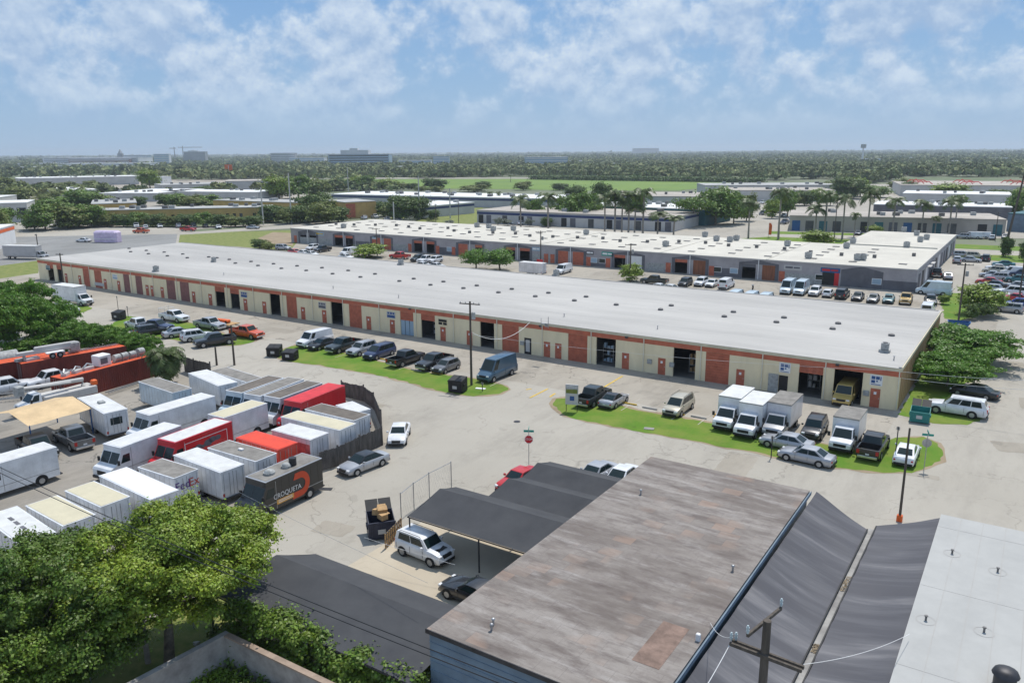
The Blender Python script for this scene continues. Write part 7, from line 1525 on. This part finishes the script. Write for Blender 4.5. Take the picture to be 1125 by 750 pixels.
# large foreground trees
def big_tree(label, X, Y, h, R, seed, n, m, lob, base, off=(0, 0), size=.13, tr=.3):
    rng = np.random.default_rng(seed); lo = []
    for k in range(lob):
        d = rng.normal(0, 1, 3); d /= np.linalg.norm(d); rr = rng.random() ** .38; r = R * rng.uniform(.06, .15)
        lo.append((d[0] * rr * (R - r) + off[0], d[1] * rr * (R - r) + off[1], h * (base + (1 - base) * .5) + d[2] * rr * (h * (1 - base) * .5 - r * .4), r))
    C, nn = crown_points(rng, lo, n, .55, .5); t = thing('broadleaf_tree', label, 'tree', (X, Y, 0))
    o = bpy.data.objects.new('crown', quads_obj('crown', leaf_quads(rng, C, nn, size), m)); COL.objects.link(o); o.parent = t
    tm = MB(); f = h * .35
    tm.tube([(0, 0, -.1), (.15, .05, f * .5), (.1, .2, f)], [tr, tr * .85, tr * .6], 10)
    for (x, y, z, r) in lo[::4]: tm.tube([(.1, .2, f * .93), (x * .4, y * .4, (f + z) / 2 - .1), (x * .85, y * .85, z - r * .3)], [tr * .3, tr * .15, .02], 6)
    tm.build('trunk', 'bark', t, 40); return t
X, Y = (-36.94,21.72); big_tree('large yellow green tree on the verge with trunk beside the concrete wall', X, Y, 8.1, 6.2, 31, 150000, 'leafyellow', 230, .36, (-.4, 1.0), .085, .30)
X, Y = (-39.75,16.1); big_tree('large darker green tree filling the lower left corner', X, Y, 8.2, 6.4, 32, 190000, 'leafnear' if mat('leafnear', (.16, .24, .022), .5, scale=.35, col2=(.055, .11, .013), trans=.2, island=.3) else 0, 320, .05, (-.5, .6), .085, .35)
X, Y = (-37.83,21.05); t = thing('tree_trunk', 'pale slim bare trunk standing left of the big tree trunk', 'tree trunk', (X, Y, 0)); a = MB(); a.tube([(0, 0, 0), (-.1, 0, 2.4), (-.3, .2, 4.2)], [.16, .14, .1], 8); a.build('trunk', 'palmbark', t)
# hedge along the low carport and rubble beside the concrete wall
def hedge(label, P, Q, w_, h, n, m, seed, name='hedge'):
    rng = np.random.default_rng(seed); P = np.array(P); Q = np.array(Q); L_ = np.linalg.norm(Q - P); k = int(L_ / .35); lo = []
    for i in range(k): u = i / k; p = P + (Q - P) * u; r = rng.uniform(.45, .75); lo.append((p[0] + rng.normal(0, w_ * .22), p[1] + rng.normal(0, w_ * .22), h * rng.uniform(.5, .92) - r * .3, r)); lo.append((p[0] + rng.normal(0, w_ * .3), p[1] - w_ * .3, h * rng.uniform(.2, .5), r))
    C, nn = crown_points(rng, lo, n, .8, .5); C[:, 2] = np.abs(C[:, 2]); o = bpy.data.objects.new(name, quads_obj(name, leaf_quads(rng, C, nn, .10), m)); COL.objects.link(o); return tag(o, label, 'hedge')
hedge('bright green overgrown hedge running along the lower edge of the long low carport', (-34.64,24.5), (-21.71,25.42), 1.2, 3.3, 52000, 'leafnear', 41)
hedge('yellowing vine bank at the foot of the blue grey wall', (-23.54,28.16), (-16.63,28.71), 1.6, 1.7, 12000, 'leafyellow', 42)
hedge('dark leafy clump growing against the inside corner of the concrete wall', (-34.79,24.41), (-32.92,23.95), .8, 1.3, 5000, 'leafdark', 43)
hedge('low scrub spread over the rough ground inside the concrete wall', (-34.44,21.62), (-28.78,23.71), 1.6, .7, 5000, 'leafnear', 44)
rng = np.random.default_rng(9); a = MB(); c = Vector((-33.23,23.37))
for k in range(520):
    x = c.x + rng.normal(.8, 1.5); y = c.y + rng.normal(0, .8); s = rng.uniform(.05, .22); vs = [(x + s * rng.uniform(.5, 1) * sx, y + s * rng.uniform(.5, 1) * sy, s * rng.uniform(.2, .8) + (s * .6 if sz > 0 else -s)) for sz in (-1, 1) for sx, sy in ((-1, -1), (1, -1), (1, 1), (-1, 1))]
    a.add(vs, [(0, 3, 2, 1), (4, 5, 6, 7), (0, 1, 5, 4), (1, 2, 6, 5), (2, 3, 7, 6), (3, 0, 4, 7)])
tag(a.build('rubble', 'palewall'), 'heap of pale broken rubble inside the concrete wall', 'rubble', None, 'stuff')
hedge('dark green vines under the yellow-flowered tree by the hut', (-8.26,146.74), (-4.76,150.61), 2.5, 2.6, 7000, 'leafdark', 45)
# hedgerow at the sports field
P_, Q_ = ((-429.46,685.6),(-199.31,688.67))
rng = np.random.default_rng(12); k = 9000; u = rng.random(k)[:, None]; C = np.array([*P_, 0])[None] * (1 - u) + np.array([*Q_, 0])[None] * u + np.stack([rng.normal(0, 2, k), rng.normal(0, 2, k), rng.random(k) * 4.5], 1)
o = bpy.data.objects.new('hedge', quads_obj('hedge', leaf_quads(rng, C, C * 0 + [0, -.5, 1], .9), 'leafdark')); COL.objects.link(o); tag(o, 'long dark clipped hedgerow bounding the far side of the sports field', 'hedge')
# far woodland: uncountable trees from 550 m to the horizon
def woods(name, label, n, u0, u1, t0, t1, seed, excl, cards, hmax=1.0, m='farleaf', pw=1.0):
    rng = np.random.default_rng(seed); out = []; uu = u0 + (u1 - u0) * rng.random(n) ** pw; th = np.radians(t0 + (t1 - t0) * rng.random(n)); r = 27 * 878.12 / uu
    X = -np.sin(th) * r; Y = np.cos(th) * r; ok = np.ones(n, bool)
    for q in excl:                                           # keep fields, roads and roofs free
        q = np.array(q); ins = np.zeros(n, bool); j = len(q) - 1
        for i in range(len(q)):
            ins ^= ((q[i, 1] > Y) != (q[j, 1] > Y)) & (X < (q[j, 0] - q[i, 0]) * (Y - q[i, 1]) / (q[j, 1] - q[i, 1] + 1e-9) + q[i, 0]); j = i
        ok &= ~ins
    X, Y, r = X[ok], Y[ok], r[ok]; n = len(X); sc = 1 + np.clip((r - 1500) / 3000, 0, 2.2); W_ = rng.uniform(3.2, 6.5, n) * sc; H_ = rng.uniform(5.5, 11.5, n) * hmax
    d = rng.normal(0, 1, (n, cards, 3)); d /= np.linalg.norm(d, axis=2)[:, :, None]; d[:, :, 2] = np.abs(d[:, :, 2]) * 1.3 - .5
    W_ = W_ * rng.choice([.8, 1, 1, 1.6], n); C = np.stack([X, Y, H_ * .55], 1)[:, None] + d * np.stack([W_, W_, H_ * .42], 1)[:, None] * rng.uniform(.75, 1, (n, cards, 1))
    s = np.repeat(W_ * (2.6 / math.sqrt(cards)), cards); Cc = C.reshape(-1, 3); V = leaf_quads(rng, Cc, d.reshape(-1, 3) + [0, 0, .4], 1.0); V = (V.reshape(-1, 4, 3) - Cc[:, None]) * s[:, None, None] + Cc[:, None]
    V[:, :, 2] = np.maximum(V[:, :, 2], 0); o = bpy.data.objects.new(name, quads_obj(name, V.reshape(-1, 3), m)); COL.objects.link(o); tag(o, label, 'woodland', None, 'stuff')
EX = [[(-623.85,568.98),(-492.9,743.75),(-210.2,754.36),(-168.85,607.25),(-201.44,503.2),(-308.34,465.14),(-474.35,432.07)],[(-240.46,649.57),(-163.05,813.26),(-102.47,515.24),(-135.07,366.45)],[(-124.41,871.41),(-1.87,919.39),(1.18,381.24),(-59.8,347.82),(-93.41,658.72)],[(-495.88,108.84),(-1064.86,239.08),(-1025.58,482.49),(-978.08,615.54),(-657.68,443.75),(-620.61,584.3),(-256.41,240.08)]]
woods('far_woodland', 'far-off wood of countless trees filling the plain up to the horizon', 9500, 2.0, 26, -1, 74, 51, EX, 26, 1.0, pw=.9)
woods('horizon_woodland', 'hazy belt of treetops along the very horizon', 7000, 1.2, 9, -8, 82, 53, [], 12, 1.05)
woods('right_woodland', 'thick wood behind the sports field and the tan roofs on the right', 1700, 20, 33, -1, 40, 52, EX, 60, 1.05)
woods('left_woodland', 'broken tree belts between the pale roofs on the left', 700, 24, 40, 36, 72, 54, EX[:1] + [[(-749.25,340.39),(-1518.77,693.98),(-1232.81,784.73),(-766.58,585.99),(-665.25,626.49),(-516.49,485.89),(-481.98,367.37),(-549.55,307.2)]], 60, .8)
# parked cars and traffic in the middle distance
g = 'cars parked in the middle distance'
MC = [(-169.35,258.47),(-164.48,256.71),(-136.75,263.6),(-131.64,262.32),(-127.92,264.41),(-124.5,266.33),(-119.66,269.04),(-115.4,271.43),(-110.94,269.92),(-108.61,275.24),(-121.44,418.81),(-113.12,399.57),(-105.57,382.13),(-97.22,360.87),(-100.42,347.34),(-94.33,339.48),(-90.11,341.78),(-115.82,390.78),(-112.29,365.29),(-101.47,398.34),(-68.38,293.84),(-62.98,293.0),(-55.33,293.53),(-51.1,295.92),(-49.45,279.17),(-46.91,302.05),(-285.96,175.76),(-279.34,175.27),(-277.88,180.29),(-271.69,183.77),(-266.44,186.71),(-262.44,188.95),(-254.96,188.97),(-235.87,246.04),(-235.07,251.77),(-224.35,247.23),(-217.09,246.22),(-80.36,317.03),(-80.63,307.81),(-12.22,284.62),(-9.09,289.44)]
MK = ['white', 'silver', 'white', 'white', 'silver', 'white', 'black', 'white', 'navy', 'white', 'silver', 'black', 'white', 'silver', 'navy', 'white']
for i, (x, y) in enumerate(MC):
    c_ = MK[(i * 5) % 16]; k = ['sedan', 'suv', 'pickup', 'hatch'][i % 4]
    if i < 10: lb = '%s %s, %s from the left before the blue-banded workshop'
    elif i < 20: lb = '%s %s, %s in the open car park right of the large pair of trees'
    elif i < 26: lb = '%s %s, %s of the cars between the palms and the tan shops'
    elif i < 33: lb = '%s %s, %s from the left under the street trees of the yellow building'
    elif i < 37: lb = '%s %s, %s from the left beside the yellow and orange building'
    else: lb = '%s %s, %s of the few standing near the tan shops edge'
    b0 = max(q for q in (0, 10, 20, 26, 33, 37) if q <= i)
    car(k, x, y, (90 if i % 2 else -90) + (60 if 25 < i < 37 else 0), c_, lb % (c_, dict(sedan='car', suv='SUV', pickup='pickup', hatch='hatchback')[k], ordn(i - b0)), g)
for (x, y), k, c_, lb, h in zip([(-20.16,283.1),(-17.56,284.58),(-15.44,285.8),(-264.47,164.03),(-255.51,176.68),(-242.01,194.2),(-252.98,137.14),(-24.18,280.79)], ['suv', 'van', 'van', 'pickup', 'pickup', 'sedan', 'sedan', 'suv'], ['silver', 'white', 'white', 'orangered', 'red', 'silver', 'white', 'black'],
  ['silver SUV parked first before the right part of the tan shops', 'white van parked before the tan shops, left one', 'white van parked before the tan shops, right one', 'orange red pickup on the street before the yellow building', 'dark red pickup on the far left street by the grass bank', 'silver car driving on the far left street', 'white car on the wide grey highway at the left', 'black SUV parked before the tan shops'], [180, 180, 180, 200, 20, 25, 200, 90]): car(k, x, y, h, c_, lb)
x, y = (-225.34,106.42); boxtruck(x, y, 24, 'long pale truck driving on the highway at the far left', col='silver', ln=12, hh=3.6, box='silver')
x, y = (-246.01,141.16); t = thing('striped_shelter', 'pale lilac wrapped box standing on the highway edge', 'shelter', (x, y, 0), rad(24)); a = MB(); a.bbox(-4, 4, -1.6, 1.6, .1, 3.6, .5); a.build('cover', 'lilac' if mat('lilac', (.62, .52, .68), .6, .1, 1) else 0, t); a = MB(); a.box(-4.05, 4.05, -1.64, -1.602, 1.1, 1.3); a.build('stripe', 'trimwhite', t)
g = 'pale roofs scattered through the far woodland'
for i, (f_, m_) in enumerate(zip([(-1472.0,709.0,51.0,4.6),(-1565.0,827.0,39.0,4.2),(-1363.0,811.0,58.0,4.7),(-1018.0,741.0,33.0,3.9),(-1176.0,938.0,30.0,3.1),(-901.0,781.0,28.0,4.4),(-969.0,931.0,23.0,3.6),(-796.0,923.0,41.0,4.0),(-882.0,1174.0,25.0,3.2),(-688.0,1016.0,31.0,2.7),(-864.0,1583.0,38.0,3.9),(-614.0,1242.0,19.0,3.0),(-877.0,2229.0,55.0,4.1),(-489.0,1439.0,22.0,3.2),(-501.0,1898.0,36.0,3.6),(-282.0,1326.0,31.0,3.3),(-266.0,2235.0,40.0,3.5),(-125.0,1603.0,36.0,3.1),(-93.0,2076.0,31.0,3.1),(-718.0,3014.0,40.0,3.8),(-1741.0,2814.0,74.0,4.3)], ['farwhite', 'fargrey', 'farwhite', 'farred', 'farwhite', 'farblue', 'farwhite'] * 3)):
    x, y, w_, h = f_; t = thing('distant_house', '%s pale roof from the left poking out of the far woodland' % ordn(i), 'house', (x, y, 0), rad(33 + (i * 37) % 20), g); h = max(h, 8); a = MB(); a.box(-w_ / 2, w_ / 2, 0, w_ * .5, 0, h - 2); a.build('wall', m_, t); a = MB(); a.box(-w_ / 2 - .5, w_ / 2 + .5, -.5, w_ * .5 + .5, h - 1.99, h - 1); a.build('roof', 'roofbright', t)
# ================================================================ AIR
a = MB(); a.box(-9000, 3000, -400, 9000, -1.2, 70); hz = a.build('haze', 'shade'); hm = bpy.data.materials.new('air'); hm.use_nodes = True; n = hm.node_tree.nodes; n.clear()
pv = n.new('ShaderNodeVolumePrincipled'); pv.inputs['Density'].default_value = .00013; pv.inputs['Color'].default_value = (.80, .90, 1, 1); pv.inputs['Anisotropy'].default_value = .2; om = n.new('ShaderNodeOutputMaterial'); hm.node_tree.links.new(pv.outputs[0], om.inputs['Volume'])
hz.data.materials.clear(); hz.data.materials.append(hm); tag(hz, kind='stuff')
